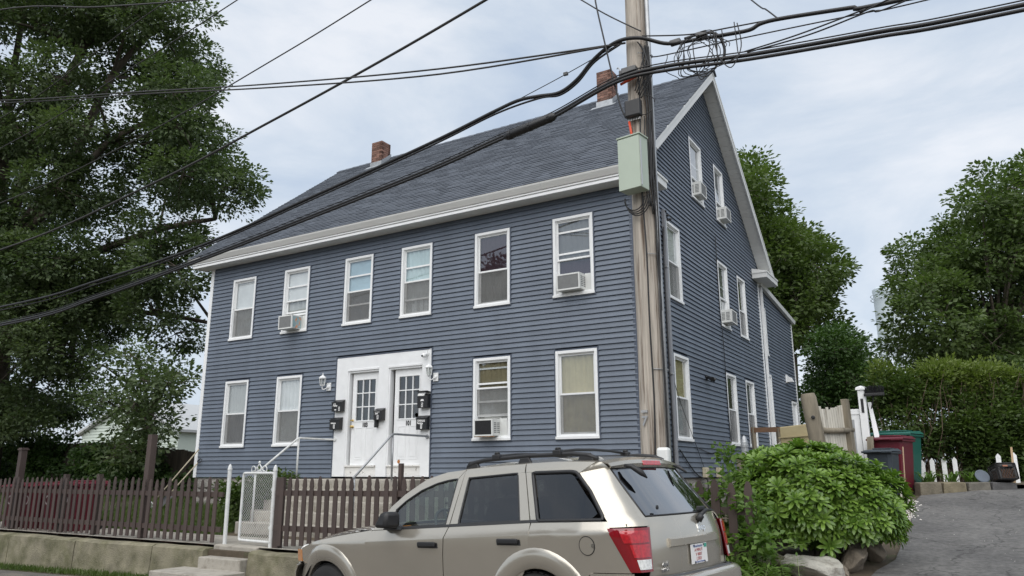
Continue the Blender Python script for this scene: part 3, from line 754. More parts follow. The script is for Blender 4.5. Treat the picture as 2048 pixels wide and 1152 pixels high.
# ------------------------------------------------------------------ white chain link gate
def finial_post(label, x, y, zb, zt, r, lean=0):
    t = thing("gate_post", label, "post", (x, y, zb))
    mb = MB(); mb.tube([(x,y,zb),(x+lean,y,zt-.1)], r, 12); mb.build("shaft", m_whitepipe, t, smooth=True, angle=40)
    mb = MB(); mb.lathe([(r+.006,-.10),(r+.006,-.075),(r,-.07),(r*.95,-.04),(r*.5,-.01),(.006,.004)], (x+lean,y,zt), 12); mb.build("cap", m_whitepipe, t, smooth=True, angle=40)
finial_post("leaning white pipe post left of the open gate", -6.02, -3.88, -1.06, .27, .034, -.02)
finial_post("white pipe post the gate hangs from", -4.93, -3.86, -1.06, .25, .034)
gate = thing("chain_link_gate", "open white chain link gate with a scrolled top", "gate", (-4.93, -3.8, -1.0))
G0 = Vector((-4.97,-3.84,0)); GD = Vector((-.985,.10,0)).normalized(); GL = .86
def gp(s, z, o=0): p = G0+GD*s+Vector((GD.y,-GD.x,0))*o; return (p.x, p.y, z)
mb = MB(); gz0, gz1 = -.98, .12
mb.tube(bend([gp(0,gz0),gp(0,gz1),gp(GL,gz1),gp(GL,gz0),gp(0,gz0)],.05), .022, 10); mb.build("frame", m_whitepipe, gate, smooth=True)
mb = MB(); step = .062; n = int(GL/step)+1
for k in range(n):
    pts = []; m_ = int((gz1-gz0)/.046)
    for i in range(m_+1):
        z = gz0+(gz1-gz0)*i/m_; s = .01+k*step+(step*.5 if i % 2 else -step*.5)*(1 if k % 2 == 0 else 1)
        s = min(max(s, .005), GL-.005); pts.append(gp(s+step*.25*0, z, .004*(1 if i % 2 else -1)))
    mb.tube(pts, .0027, 4, cap=False)
    pts2 = [gp(min(max(.01+k*step+(step*.5 if i % 2 == 0 else -step*.5)+step*0, .005), GL-.005), gz0+(gz1-gz0)*i/m_, .004*(1 if i % 2 else -1)) for i in range(m_+1)]
    if k % 1 == 0: mb.tube(pts2, .0027, 4, cap=False)
stuff(mb.build("chain_link_mesh", m_whitepipe, gate))
mb = MB()
for sg in (-1, 1):
    for c0, r0, t0, t1 in ((.16,.055,-.3,1.25),(.07,.035,.2,1.6)):
        mb.tube([gp(GL/2+sg*(c0+r0*math.cos(PI*(t0+(t1-t0)*i/12))), gz1+.06+r0*math.sin(PI*(t0+(t1-t0)*i/12))) for i in range(13)], .009, 6)
    mb.tube([gp(GL/2+sg*.20, gz1+.02), gp(GL/2+sg*.10, gz1+.05), gp(GL/2, gz1+.16)], .009, 6)
mb.lathe([(.0,0),(.024,.02),(.024,.035),(.0,.055)], gp(GL/2, gz1+.15), 10)
stuff(mb.build("scroll_work", m_whitepipe, gate, smooth=True))
for z in (-.75,-.15):
    mb = MB(); mb.tube([gp(-.06,z),gp(.03,z)], .03, 8); mb.build("hinge", m_whitepipe, gate, smooth=True, angle=40)

# ------------------------------------------------------------------ utility pole
PX, PY = 1.905, -4.35
pole = thing("utility_pole", "weathered wooden utility pole carrying a sage green cabinet", "utility pole", (PX, PY, -1.4))
mb = MB(); pts = []; rr = []
for i in range(27):
    z = -1.45+.5*i; pts.append((PX+.004*math.sin(i*1.3), PY, z)); rr.append(.168-.0023*i)
mb.tube(pts, rr, 28); sh = mb.build("shaft", m_pole, pole, smooth=True, angle=60)
mb = MB(); mb.tube([(PX+.175,PY-.03,-1.4),(PX+.175,PY-.03,2.3),(PX+.172,PY-.03,11)], .030, 10); mb.build("conduit", m_galv, pole, smooth=True)
for z in (-.1,1.3,2.7,4.1,5.4):
    mb = MB(); mb.tube([(PX+.17*math.cos(a)+(.035 if abs(a)<.3 else 0), PY+.17*math.sin(a), z) for a in [-1.2+.2*i for i in range(11)]], .006, 5); mb.build("conduit_strap", m_galv, pole)
# cabinet hangs on the street side, turned slightly left
cab = Matrix.Rotation(math.radians(-8), 4, 'Z')
def cb(x, y, z): q = cab @ Vector((x, y, 0)); return (1.90+q.x, -4.60+q.y, z)
def cbox(x0,x1,y0,y1,z0,z1): return [cb(x0,y0,z0),cb(x1,y0,z0),cb(x1,y1,z0),cb(x0,y1,z0),cb(x0,y0,z1),cb(x1,y0,z1),cb(x1,y1,z1),cb(x0,y1,z1)]
mb = MB(); mb.hexa(cbox(-.15,.15,-.13,.08,3.48,4.16)); cbt = mb.build("cabinet", m_greenbox, pole, bevel=.008)
mb = MB(); mb.hexa(cbox(-.15,.15,-.140,-.1302,3.475,4.145)); mb.build("cabinet_door", m_greenbox, cbt, bevel=.006)
mb = MB(); mb.hexa(cbox(-.165,.165,-.145,.08,4.16,4.178)); mb.build("cabinet_roof", m_greenbox, cbt, bevel=.004)
mb = MB(); mb.hexa(cbox(.1502,.162,-.12,-.10,3.5,4.1)); mb.build("cabinet_hinge", m_metal, cbt)
mb = MB(); mb.box(PX-.11,PX+.10,PY-.26,PY-.15,4.49,4.72); tb = mb.build("terminal_box", m_black, pole, bevel=.02)
mb = MB(); 
for k in range(8): mb.tube([(PX-.08+.022*k,PY-.2,4.49),(PX-.08+.022*k,PY-.2,4.455)], .006, 5)
stuff(mb.build("cable_ports", m_metal, tb))
mb = MB(); mb.tube([(PX-.07,PY-.20,4.45),(PX-.05,PY-.20,4.30),(PX-.03,PY-.19,4.20)], .016, 8); mb.build("orange_sleeve", m_orange, pole, smooth=True)
mb = MB(); mb.tube([(PX-.16,PY-.22,4.985),(PX+.12,PY-.23,5.05)], .018, 8); mb.build("orange_sleeve", m_orange, pole, smooth=True)
mb = MB(); mb.box(PX-.14,PX+.06,PY-.24,PY-.14,5.12,5.2); mb.box(PX-.19,PX-.15,PY-.2,PY-.16,5.12,5.2); mb.build("cable_clamp", m_hardware, pole, bevel=.01)
mb = MB(); mb.tube(bend([(PX-.16,PY-.18,5.18),(PX-.20,PY-.18,5.26),(PX-.22,PY-.18,5.24)],.03), .007, 6); mb.build("hook", m_galv, pole)
# number tags
mb = MB(); mb.box(PX-.085,PX-.005,PY-.178,PY-.160,.80,.828); mb.build("number_tag", m_metal, pole)
lettering("pole_number", "7", .15, m_metal, pole, (PX-.045, PY-.172, .70), (PI/2,0,-.15), .006, .004)
mb = MB(); mb.box(PX+.11,PX+.25,PY-.27,PY-.15,.16,.40); mb.build("white_junction_box", mat("white plastic box",(.72,.73,.71),.4,.04), pole, bevel=.03)
mb = MB(); mb.box(PX+.20,PX+.215,PY-.276,PY-.269,.235,.25); mb.build("lock", m_metal, pole)
# cables stapled to the pole
rc = random.Random(4)
def polecable(ang0, z0, z1, r, amp=.06):
    mb = MB(); pts = []
    for i in range(24):
        t = i/23; a = ang0+amp*math.sin(t*9+ang0*3)+amp*.6*math.sin(t*21); rad = .172+.012+r
        pts.append((PX+rad*math.cos(a), PY+rad*math.sin(a), z0+(z1-z0)*t))
    mb.tube(pts, r, 6); mb.build("riser_cable", m_cable, pole, smooth=True)
for a, z0, z1, r in ((-1.20,5.1,-1.2,.010),(-.80,5.4,3.3,.011),(-.62,5.5,3.25,.010),(-.50,5.5,3.4,.010),(-.56,5.2,3.2,.008),(-.9,4.5,3.3,.007),(-.40,5.6,2.0,.010),(-.32,5.5,-1.2,.012),(-.70,5.0,3.2,.007)): polecable(a, z0, z1, r)
mb = MB()
for k in range(4):
    c = Vector((1.86+.02*k, PY-.20-.012*k, 3.42)); rx = .13+.012*k; rz = .16+.03*k
    mb.tube([(c.x+rx*math.cos(PI+PI*i/14), c.y, c.z+rz*math.sin(PI+PI*i/14)) for i in range(15)], .008, 5)
stuff(mb.build("drip_loops", m_cable, pole, smooth=True))

# ------------------------------------------------------------------ overhead wires
def spline(pts, n=10):
    P = [Vector(p) for p in pts]; out = []
    for i in range(len(P)-1):
        a = P[max(i-1,0)]; b = P[i]; c = P[i+1]; d = P[min(i+2,len(P)-1)]
        for k in range(n):
            t = k/n; out.append(.5*((2*b)+(c-a)*t+(2*a-5*b+4*c-d)*t*t+(3*b-a-3*c+d)*t**3))
    out.append(P[-1]); return out
m_wire2 = mat("grey overhead wire", (.028,.027,.026), .6, .2, 3)
def wire(name, label, pts, r, n=8, m_=None, group="overhead wires on the pole", sides=6):
    mb = MB(); mb.tube(spline(pts, n), r, sides); o = mb.build(name, m_ or m_cable, None, smooth=True)
    tag(o, label, "cable", group); return o
Y_ = PY
wire("overhead_wire", "topmost thin wire crossing the tree crown at the upper left", [(-34,-9,11),(-20,-8.2,9.6),(-10.93,-7.06,8.95),(-7.79,-6.23,8.51),(-5.38,-5.84,8.03),(-2.5,-5.2,7.66),(1.9,-4.4,7.3)], .014, m_=m_wire2)
wire("overhead_wire", "steepest thin wire at the upper left corner, highest on the pole", [(-42,Y_,8.6),(-28,Y_,8.5),(-15.51,Y_,9.04),(-11.78,Y_,9.58),(-8.73,Y_,10.09),(1.85,Y_,11.4)], .012, m_=m_wire2)
wire("overhead_wire", "second steep wire leaving the top edge left of centre", [(-42,Y_,7.9),(-28,Y_,7.7),(-15.24,Y_,8.14),(-10.22,Y_,8.73),(-6.4,Y_,9.26),(1.85,Y_,10.5)], .012, m_=m_wire2)
wire("overhead_wire", "third steep wire leaving the top edge above the ridge", [(-42,Y_,6.7),(-28,Y_,6.4),(-14.76,Y_,6.58),(-9.68,Y_,6.92),(-5.29,Y_,7.56),(-2.84,Y_,7.99),(1.85,Y_,8.9)], .012, m_=m_wire2)
wire("overhead_wire", "thick twisted wire crossing from the tree to the top edge centre", [(-42,Y_,5.8),(-28,Y_,5.3),(-14.37,Y_,5.32),(-8.61,Y_,5.8),(-5.15,Y_,6.31),(-2.58,Y_,6.74),(-.48,Y_,7.15),(1.85,Y_,7.65)], .022, m_=m_wire2)
for k, dz in ((0,0),(1,-.035)):
    wire("service_wire", ("upper" if k == 0 else "lower")+" of the paired wires running nearly level to the pole", [(-24,-6.6,11.1),(-14.4,-5.6+.05*k,8.68+dz),(-8.07,-4.95,7.46+dz*1.5),(-4.53,-4.85,6.66+dz*2),(-1.03,-4.75,5.95+dz*2.5),(1.82,-4.53,5.58)], .013, m_=m_wire2)
wire("telephone_cable", "thick jogged cable, upper of the two heavy bundles left of the pole", [(-42,Y_,4.6),(-28,Y_,4.1),(-13.93,Y_,3.87),(-9.96,Y_,3.99),(-6.74,Y_,4.23),(-3.78,Y_,4.66),(-1.49,Y_,5.02),(-.3,Y_,5.25),(.1,Y_,5.31),(.42,Y_,5.285),(.75,Y_,5.25),(1.05,Y_-.05,5.34),(1.35,Y_-.12,5.53),(1.7,Y_-.2,5.62),(2.02,-4.55,5.58),(2.35,-4.42,5.46),(2.75,-4.36,5.43),(3.1,-4.36,5.38),(3.36,Y_,5.36),(3.5,Y_,5.40),(3.75,Y_,5.385),(4.48,Y_,5.27),(4.98,Y_,5.19),(9,Y_,4.9),(24,Y_,6)], .026, sides=8)
wire("telephone_cable", "slimmer cable lashed under the upper heavy bundle", [(-42,Y_,4.55),(-28,Y_,4.05),(-13.93,Y_+.02,3.80),(-9.96,Y_+.02,3.93),(-6.74,Y_,4.18),(-3.78,Y_,4.61),(-1.49,Y_,4.97),(-.3,Y_,5.2),(.42,Y_,5.25),(.75,Y_,5.21),(1.05,Y_-.05,5.29),(1.35,Y_-.12,5.48),(1.75,Y_-.2,5.57)], .014)
hp = [(-42,Y_,4.3),(-28,Y_,3.7),(-13.81,Y_,3.46),(-9.89,Y_,3.66),(-6.92,Y_,3.95),(-3.75,Y_,4.32),(-1.48,Y_,4.60),(-.23,Y_,4.81),(.67,Y_-.05,4.91),(1.72,Y_-.24,5.06),(2.4,Y_-.18,5.08),(3.34,Y_,5.03),(4.7,Y_,4.88),(6.07,Y_,4.75),(12,Y_,4.4),(24,Y_,4.9)]
wire("telephone_cable", "heaviest black cable bundle crossing in front of the pole", hp, .026, sides=8)
wire("telephone_cable", "second strand lashed below the heaviest bundle", [(p[0],p[1]-.03,p[2]-.055-(.02 if p[0] > 2 else 0)) for p in hp], .021)
wire("support_strand", "thin steel strand above the heaviest bundle", [(p[0],p[1],p[2]+.05) for p in hp], .008)
sp = thing("splice_case", "black tubular splice case on the heavy cable over the roof", "splice case", (.2, Y_, 4.8))
a_, b_ = Vector((-.12,Y_-.04,4.77)), Vector((.72,Y_-.07,4.88)); d_ = (b_-a_)
mb = MB(); mb.tube([a_+d_*t for t in (0,.03,.06,.94,.97,1)], [.035,.05,.062,.062,.05,.035], 12); mb.build("casing", m_black, sp, smooth=True, angle=40)
for t in (.12,.5,.88):
    mb = MB(); mb.tube([a_+d_*(t-.02), a_+d_*(t+.02)], .067, 12); mb.build("clamp_band", m_black, sp)
wire("support_strand", "thin strand with a clamp sloping down left of the pole top", [(-.1,Y_,5.28),(.11,Y_,5.33),(.85,Y_,5.50),(1.74,Y_-.1,5.66)], .006)
mb = MB(); mb.box(.82,.88,Y_-.02,Y_+.02,5.485,5.525); mb.build("strand_clamp", m_hardware, bpy.data.objects["support_strand.001"])
wire("service_wire", "thin wire from the pole to the top edge left of it", [(-3.5,-7.2,10.4),(-.5,-5,7.9),(.98,-4.5,6.66),(1.54,-4.5,6.12),(2.04,-4.53,5.68)], .009)
wire("service_wire", "wire dropping down beside the pole from the top edge", [(1.2,-4.9,8.4),(1.42,-4.62,6.6),(1.45,-4.6,6.25),(1.55,-4.6,5.68),(1.64,-4.58,5.15),(1.73,-4.57,4.7),(1.80,-4.57,4.5)], .011)
wire("service_wire", "upper thin strand leaving the pole to the right", [(2.02,-4.45,5.66),(2.62,Y_,5.54),(3.13,Y_,5.47),(3.55,Y_,5.42)], .009)
wire("service_wire", "thin wire between the two heavy bundles right of the pole", [(2.1,-4.4,5.38),(2.22,Y_,5.36),(3.12,Y_,5.29),(3.93,Y_,5.22),(4.68,Y_,5.15),(5.27,Y_,5.1),(9,Y_,4.95)], .008)
wire("service_wire", "short wire hanging from the top edge right of the pole", [(2.6,-3.0,7.4),(3.41,-4.1,5.85),(3.56,-4.3,5.6),(3.69,Y_,5.41)], .009)
wire("service_wire", "upper of two thin wires rising right from the heavy bundle", [(3.28,Y_,5.09),(3.92,Y_-.1,5.06),(4.62,Y_-.3,5.02),(4.98,Y_-.4,5.02),(9,-6,5.2)], .009)
wire("service_wire", "lower of two thin wires rising right from the heavy bundle", [(3.31,Y_,5.07),(4.03,Y_-.1,5.02),(4.67,Y_-.3,4.98),(5.22,Y_-.4,4.96),(9,-6,5.0)], .009)
# coils of slack drop wire
r_ = random.Random(9); coil = thing("slack_wire_coils", "tangle of slack black wire loops right of the pole", "cable", (2.7, Y_, 5.2))
for k in range(7):
    cx, cz = 2.74+r_.uniform(-.16,.14), 5.19+r_.uniform(-.06,.05); rx, rz = r_.uniform(.16,.36), r_.uniform(.14,.30)
    a0, a1 = r_.uniform(0,6.3), r_.uniform(3.6,6.2); mb = MB()
    mb.tube([(cx+rx*math.cos(a0+a1*i/26)+.03*math.sin(i*.9), Y_-.08+.05*math.sin(i*.4+k), cz+rz*math.sin(a0+a1*i/26)) for i in range(27)], .0055, 5); mb.build("loop", m_cable, coil, smooth=True)
for k in range(5):
    mb = MB(); c = Vector((2.45+.10*k+r_.uniform(-.08,.1), Y_-.06, 5.44+r_.uniform(-.03,.03))); 
    mb.tube(spline([c, c+Vector((-.05+.03*k,-.03,-.25)), c+Vector((.05+r_.uniform(-.1,.1),-.05,-.38-r_.uniform(0,.22))), c+Vector((.25+r_.uniform(-.08,.12),-.04,-.45-r_.uniform(0,.14))), c+Vector((.46-r_.uniform(0,.16),0,-.30+r_.uniform(-.08,.08))), c+Vector((.42-r_.uniform(0,.2),0,.02))],6), .007, 5); mb.build("loop", m_cable, coil, smooth=True)
mb = MB(); mb.tube(spline([(2.55,Y_,5.5),(2.8,Y_,5.50),(2.97,Y_,5.42),(3.04,Y_,5.22),(3.02,Y_,5.05)],6), .018, 7); mb.build("loop", m_cable, coil, smooth=True)
for x in (2.44,2.78):
    mb = MB(); mb.box(x-.07,x+.07,Y_-.07,Y_+.01,5.44,5.50); mb.build("terminal_block", m_hardware, coil, bevel=.01)
for k in range(5):
    mb = MB(); a = Vector((1.98+.02*k,-4.52,5.55-.03*k)); mb.tube(spline([a, a+Vector((.10,-.04,-.18-.05*k)), a+Vector((.05+.02*k,-.05,-.40)), a+Vector((-.05,-.03,-.7))],6), .008, 5); mb.build("loop", m_cable, coil, smooth=True)
mb = MB(); mb.tube([(2.05+.14*math.cos(i*.4),-4.56,4.62+.13*math.sin(i*.4)) for i in range(15)], .006, 5); mb.build("loop", m_cable, coil, smooth=True)

# ------------------------------------------------------------------ small things on the house
m_acw = mat("yellowed white casing", (.66,.67,.65), .5, .06, 6)
m_grille = mat("grey aluminium fins", (.20,.205,.205), .55, .1, 20)
m_label = mat("printed carton side", (.30,.42,.45), .6, .35, 9, col2=(.55,.20,.07), c2scale=9, c2lo=.53, c2hi=.58)
def ac(label, P_, side, s, z, w=.46, h=.33, out_=.36, tilt=.03, print_side=False, dark=False, rust=False):
    rz_ = 0 if side == 'f' else PI/2
    loc = (s, -.02, z) if side == 'f' else (.02, s, z)
    t = thing("air_conditioner", label, "air conditioner", loc, "window air conditioners", True, (tilt if side == 'f' else 0, 0 if side == 'f' else tilt, rz_))
    gm = m_black if dark else m_grille
    mb = MB(); mb.box(-w/2, w/2, -out_+.012, .14, 0, h); c = mb.build("casing", m_acw, t, bevel=.008)
    mb = MB(); ring(mb, lambda a,d,zz: (a,-d,zz), -w/2, w/2, 0, h, .028, out_-.012, out_+.004); mb.build("rear_bezel", m_acw, t)
    mb = MB(); mb.box(-w/2+.028, w/2-.028, -out_+.004, -out_+.012, .028, h-.028); mb.build("condenser_fins", gm, t)
    mb = MB()
    for k in range(11): mb.box(-w/2+.028, w/2-.028, -out_+.001, -out_+.0038, .04+k*(h-.07)/11, .05+k*(h-.07)/11)
    stuff(mb.build("fin_guard", gm, t))
    for sx in (-1, 1):
        if print_side and sx > 0:
            mb = MB(); mb.box(w/2+.001, w/2+.004, -out_+.03, .0, .02, h-.03); mb.build("printed_side", m_label, t)
        else:
            for k in range(2):
                mb = MB(); 
                for q in range(6): mb.box(sx*(w/2+.001)-.002, sx*(w/2+.001)+.002, -out_+.05+k*.12, -out_+.14+k*.12, .06+q*.036, .08+q*.036)
                stuff(mb.build("side_vents", m_grille, t))
    for sx in (-1, 1):
        a_, b_ = sorted((sx*(w/2+.002), sx*.40)); mb = MB(); mb.box(a_, b_, .045, .065, -.01, h+.01); mb.build("side_panel", m_acw, t)
    if rust:
        mb = MB(); mb.box(-w/2, w/2, -out_+.006, -out_+.08, -.018, -.001); mb.build("rusty_pan", mat("rusty pan",(.32,.17,.08),.9,.5,25,col2=(.6,.58,.52),c2scale=9), t)
    return t
ac("air conditioner with a colourful printed side in the upper left facade window", PF, 'f', -8.90, 3.51, .46, .33, .30, print_side=True)
ac("air conditioner in the upper facade window nearest the utility pole", PF, 'f', -1.27, 3.54, .50, .32, .20)
ac("air conditioner with rusty base in the lower facade window", PF, 'f', -3.19, .82, .44, .33, .22, dark=True, rust=True)
ac("air conditioner in the left attic gable window", PS, 's', 4.18, 6.54, .44, .33, .18)
ac("air conditioner in the right attic gable window", PS, 's', 6.16, 6.50, .44, .33, .22)
ac("air conditioner in the middle storey window of the gable side", PS, 's', 5.93, 3.72, .46, .33, .24)

m_lglass = glass_mat("lantern glass", (.9,.92,.9), .12, .9)
def lantern(label, x, z, sx):
    t = thing("porch_lantern", label, "lantern", (x+sx*.09, -.03, z-.12))
    mb = MB(); mb.box(x+sx*.09-.065,x+sx*.09+.065,-.055,-.028,z-.20,z-.02); mb.lathe([(.045,0),(.045,-.02),(.02,-.03)],(x+sx*.09,-.055,z-.11),12,0,'y'); mb.build("wall_plate", m_white, t, bevel=.004)
    mb = MB(); mb.tube(spline([(x+sx*.09,-.07,z-.11),(x+sx*.05,-.13,z-.17),(x,-.16,z-.16),(x,-.16,z-.10)],5), .011, 8); mb.build("arm", m_white, t, smooth=True)
    c = (x,-.16,z); mb = MB(); mb.lathe([(.03,-.10),(.05,-.09),(.055,-.075)], c, 6); mb.build("base", m_white, t)
    mb = MB(); mb.lathe([(.05,-.074),(.072,.07)], c, 6); mb.build("glass", m_lglass, t)
    mb = MB()
    for k in range(6):
        a = PI*k/3; mb.tube([(x+.052*math.cos(a),-.16+.052*math.sin(a),z-.075),(x+.075*math.cos(a),-.16+.075*math.sin(a),z+.07)], .006, 5)
    mb.lathe([(.079,.068),(.082,.082),(.079,.086)], c, 6); mb.build("cage", m_white, t)
    mb = MB(); mb.lathe([(.092,.086),(.06,.125),(.03,.14),(.022,.16),(.008,.165),(.011,.18),(.003,.21)], c, 6); mb.build("cap", m_white, t)
lantern("white carriage lantern left of door 103", -7.70, 2.16, 1); lantern("white carriage lantern right of door 101", -4.62, 2.19, 1)

m_mbox = mat("black enamel mailbox", (.014,.014,.015), .38, .1, 8)
m_sticker = mat("white sticker", (.75,.75,.74), .5, .03)
def mailbox(label, x, z, w, h, num, scribble, d0=.04, nx=0, nz=-.07, paper=False, under=None, sw=.045):
    t = thing("mailbox", label, "mailbox", (x, -d0, z-h/2), "mailboxes beside the doors")
    y0, y1 = -d0, -d0-.11
    mb = MB(); mb.extrude([(x-w/2,y0,z-h/2),(x-w/2,y1,z-h/2),(x-w/2,y1,z+h/2-.07),(x-w/2,y0,z+h/2-.02)], (w,0,0)); mb.build("body", m_mbox, t, bevel=.006)
    mb = MB()
    if paper: mb.extrude([(x-w/2-.004,y0,z+h/2+.0),(x-w/2-.004,y1-.02,z+h/2+.02),(x-w/2-.004,y1-.02,z+h/2+.035),(x-w/2-.004,y0,z+h/2+.02)], (w+.008,0,0))
    else: mb.extrude([(x-w/2-.005,y0,z+h/2-.012),(x-w/2-.005,y1-.012,z+h/2-.068),(x-w/2-.005,y1-.012,z+h/2-.085),(x-w/2-.005,y1-.004,z+h/2-.085),(x-w/2-.005,y1-.004,z+h/2-.062),(x-w/2-.005,y0,z+h/2-.004)], (w+.01,0,0))
    mb.build("lid", m_mbox, t)
    if paper:
        mb = MB(); mb.hexa([(x-w*.42,y1-.01,z+h/2-.07),(x+w*.2,y1-.01,z+h/2-.075),(x+w*.2,y0-.02,z+h/2+.03),(x-w*.42,y0-.02,z+h/2+.03),(x-w*.42,y1-.012,z+h/2-.04),(x+w*.2,y1-.012,z+h/2-.05),(x+w*.2,y0-.03,z+h/2+.035),(x-w*.42,y0-.03,z+h/2+.035)]); mb.build("letters", m_sticker, t)
        mb = MB(); mb.extrude([(x-.05,y1-.003,z-.02),(x+.05,y1-.003,z-.02),(x+.03,y1-.003,z+.02),(x-.03,y1-.003,z+.02)], (0,.002,0)); mb.build("sticker", m_sticker, t)
    mb = MB(); mb.box(x+nx-sw/2,x+nx+sw/2,y1-.003,y1-.001,z+nz-.045,z+nz+.045); mb.build("number_sticker", m_sticker, t)
    lettering("numeral", num, .085, m_num, t, (x+nx, y1-.004, z+nz), (PI/2,0,0), .001, .003, .8)
    for k, (s_, sz, dx, dz) in enumerate(scribble): lettering("handwriting", s_, sz, m_sticker, t, (x+dx, y1-.004, z+dz), (PI/2,.05,0), .001, .002)
    if under:
        mb = MB(); mb.box(x-w/2,x-w/2+.06,y1+.03,y0,z-h/2-.15,z-h/2); mb.build("newspaper_hook", m_mbox, t)
mailbox("upper black mailbox numbered 2 left of door 103", -7.23, 1.60, .30, .27, "2", [("Sm  '",.06,-.04,.04),("Aaley",.06,-.04,-.005),("llllllll",.03,-.03,-.10)], nx=.08, nz=-.08)
mailbox("lower black mailbox numbered 1 left of door 103", -7.27, 1.20, .30, .28, "1", [("BARBOSA",.035,-.03,-.0)], nx=-.01, nz=-.07)
mailbox("black mailbox numbered 3 with newspaper hook between the doors", -6.0, 1.36, .24, .27, "3", [("Wool",.06,-.02,.05),("Jarb",.05,-.03,.01)], nx=0, nz=-.07, under=True)
mailbox("overstuffed black mailbox numbered 2 right of door 101", -4.79, 1.60, .27, .32, "2", [], nx=0, nz=-.10, paper=True)
mailbox("lower black mailbox numbered 1 right of door 101", -4.80, 1.14, .28, .30, "1", [("SAINAS",.06,.0,.03),("Patricia",.05,-.03,-.02)], nx=0, nz=-.085)
t = thing("security_camera", "small white dome security camera above door 101", "camera", (-4.77, -.03, 2.58))
mb = MB(); mb.lathe([(.05,-.03),(.05,-.05),(.035,-.06)], (-4.77,0,2.60), 12, 0, 'y'); mb.tube([(-4.77,-.05,2.60),(-4.78,-.11,2.57)], .022, 8); mb.build("mount", m_white, t, smooth=True, angle=40)
mb = MB(); mb.tube([(-4.77,-.06,2.63),(-4.70,-.10,2.66),(-4.62,-.10,2.69)], .006, 6); mb.build("aerial", m_white, t)
bm = bmesh.new(); bmesh.ops.create_uvsphere(bm, u_segments=14, v_segments=10, radius=.052); me = bpy.data.meshes.new("camera_ball"); bm.to_mesh(me); bm.free(); me.materials.append(m_white); link("camera_ball", me, t, 0, (-4.79,-.13,2.55))
mb = MB(); mb.lathe([(.022,0),(.022,-.012),(.006,-.014)], (-4.80,-.172,2.535), 10, 0, 'y'); mb.build("lens", m_black, t)
t = thing("floodlight", "small black twin floodlight on the gable side wall", "floodlight", (.03, 4.02, 2.19))
mb = MB(); mb.lathe([(.06,.02),(.06,.05),(.03,.06)], (0,4.02,2.19), 12, 0, 'x'); mb.build("mount", m_black, t)
for s in (-1,1):
    mb = MB(); mb.tube([(.06,4.02,2.19),(.12,4.02+s*.08,2.17),(.20,4.02+s*.11,2.13)], [.018,.035,.055], 10); mb.build("lamp_head", m_black, t)
t = thing("dryer_vent", "white hooded vent on the rear wing wall", "vent", (0, 12.93, 3.05))
mb = MB(); mb.box(-.02,.01,12.8,13.06,2.92,3.18); mb.build("flange", m_white, t)
mb = MB(); mb.extrude([(.0,12.82,2.94),(.20,12.82,2.94),(.14,12.82,3.08),(.0,12.82,3.16)], (0,.22,0)); mb.build("hood", m_white, t)
for k, (y, lab) in enumerate(((3.42,"beige utility box low on the side wall, nearer the pole"),(4.39,"beige utility box low on the side wall, farther from the pole"))):
    t = thing("utility_box", lab, "utility box", (.03, y, .02)); m_b = mat("beige box %d" % k, (.52,.47,.34), .5, .1, 8)
    mb = MB(); mb.box(.028,.12,y-.10,y+.10,.0,.21); mb.build("case", m_b, t, bevel=.012)
    mb = MB(); mb.box(.12,.126,y-.085,y+.085,.08,.19); mb.build("cover", m_b, t, bevel=.004)
    mb = MB(); mb.tube(spline([(.08,y,.0),(.10,y+.03,-.12),(.08,y+.02,-.35)],5), .012, 6); mb.build("lead", m_cable, t)
for lab, pts, r in (("grey drop wire crossing the lower gable window", [(.06,1.5,2.3),(.05,2.0,1.6),(.05,2.9,.7),(.06,3.35,.22)], .006),
    ("black wire running down the side wall between the windows", [(.05,5.45,5.9),(.05,5.42,4.2),(.06,5.50,3.2),(.05,5.56,1.6),(.05,5.62,.6),(.05,5.3,.15),(.06,4.5,.05)], .009),
    ("black wire sagging low along the side wall", [(.05,1.9,.55),(.05,2.8,.1),(.06,3.4,-.02)], .012),
    ("black wire looped level across the side wall", [(.05,3.0,.62),(.05,3.9,.52),(.05,4.6,.56),(.05,5.6,.5)], .008),
    ("thick black service cable down the front corner of the side wall", [(.06,1.70,5.42),(.06,1.52,4.6),(.06,1.50,2.4),(.06,1.52,1.2),(.06,1.50,-.2)], .016)):
    wire("wall_wire", lab, pts, r, group="wires on the side wall")
t = thing("service_insulator", "black service insulators under the front cornice return", "insulator", (.03, 1.75, 5.35))
for k in range(3):
    mb = MB(); mb.lathe([(.02,0),(.03,.03),(.02,.05),(.03,.07),(.02,.1)], (.03+.0, 1.62+.14*k, 5.42-.05*k), 8, 0, 'x'); mb.build("spool", m_black, t)
# leaning garden tools at the left corner
m_handle = mat("worn tool handle", (.42,.37,.27), .7, .15, 8)
def tool(nm, lab, a, b, blade):
    t = thing(nm, lab, "garden tool", b); mb = MB(); mb.tube([a, b], .017, 8); mb.build("handle", m_handle, t, smooth=True)
    d = (Vector(a)-Vector(b)).normalized(); e_ = Vector((1,.2,0)); e_ = (e_-d*e_.dot(d)).normalized(); mb = MB(); B = Vector(b)
    if blade:
        P = [[B+d*(.05-.34*i/5)+e_*(.12*(j-2)/2*(1 if i < 4 else .7))+d.cross(e_)*(.03*((j-2)/2)**2) for j in range(5)] for i in range(6)]
        mb.grid(P); mb.build("blade", m_black, t, smooth=True)
        mb = MB(); A = Vector(a); mb.tube([A, A+d*.04-e_*.06, A+d*.12-e_*.05, A+d*.12+e_*.05, A+d*.04+e_*.06, A], .012, 6); mb.build("grip", m_black, t)
    else:
        for k in range(9): mb.tube([B+e_*(.03*(k-4)), B-d*.12+e_*(.045*(k-4))], .004, 4)
        mb.tube([B+e_*-.14, B+e_*.14], .012, 6); stuff(mb.build("tines", m_metal, t))
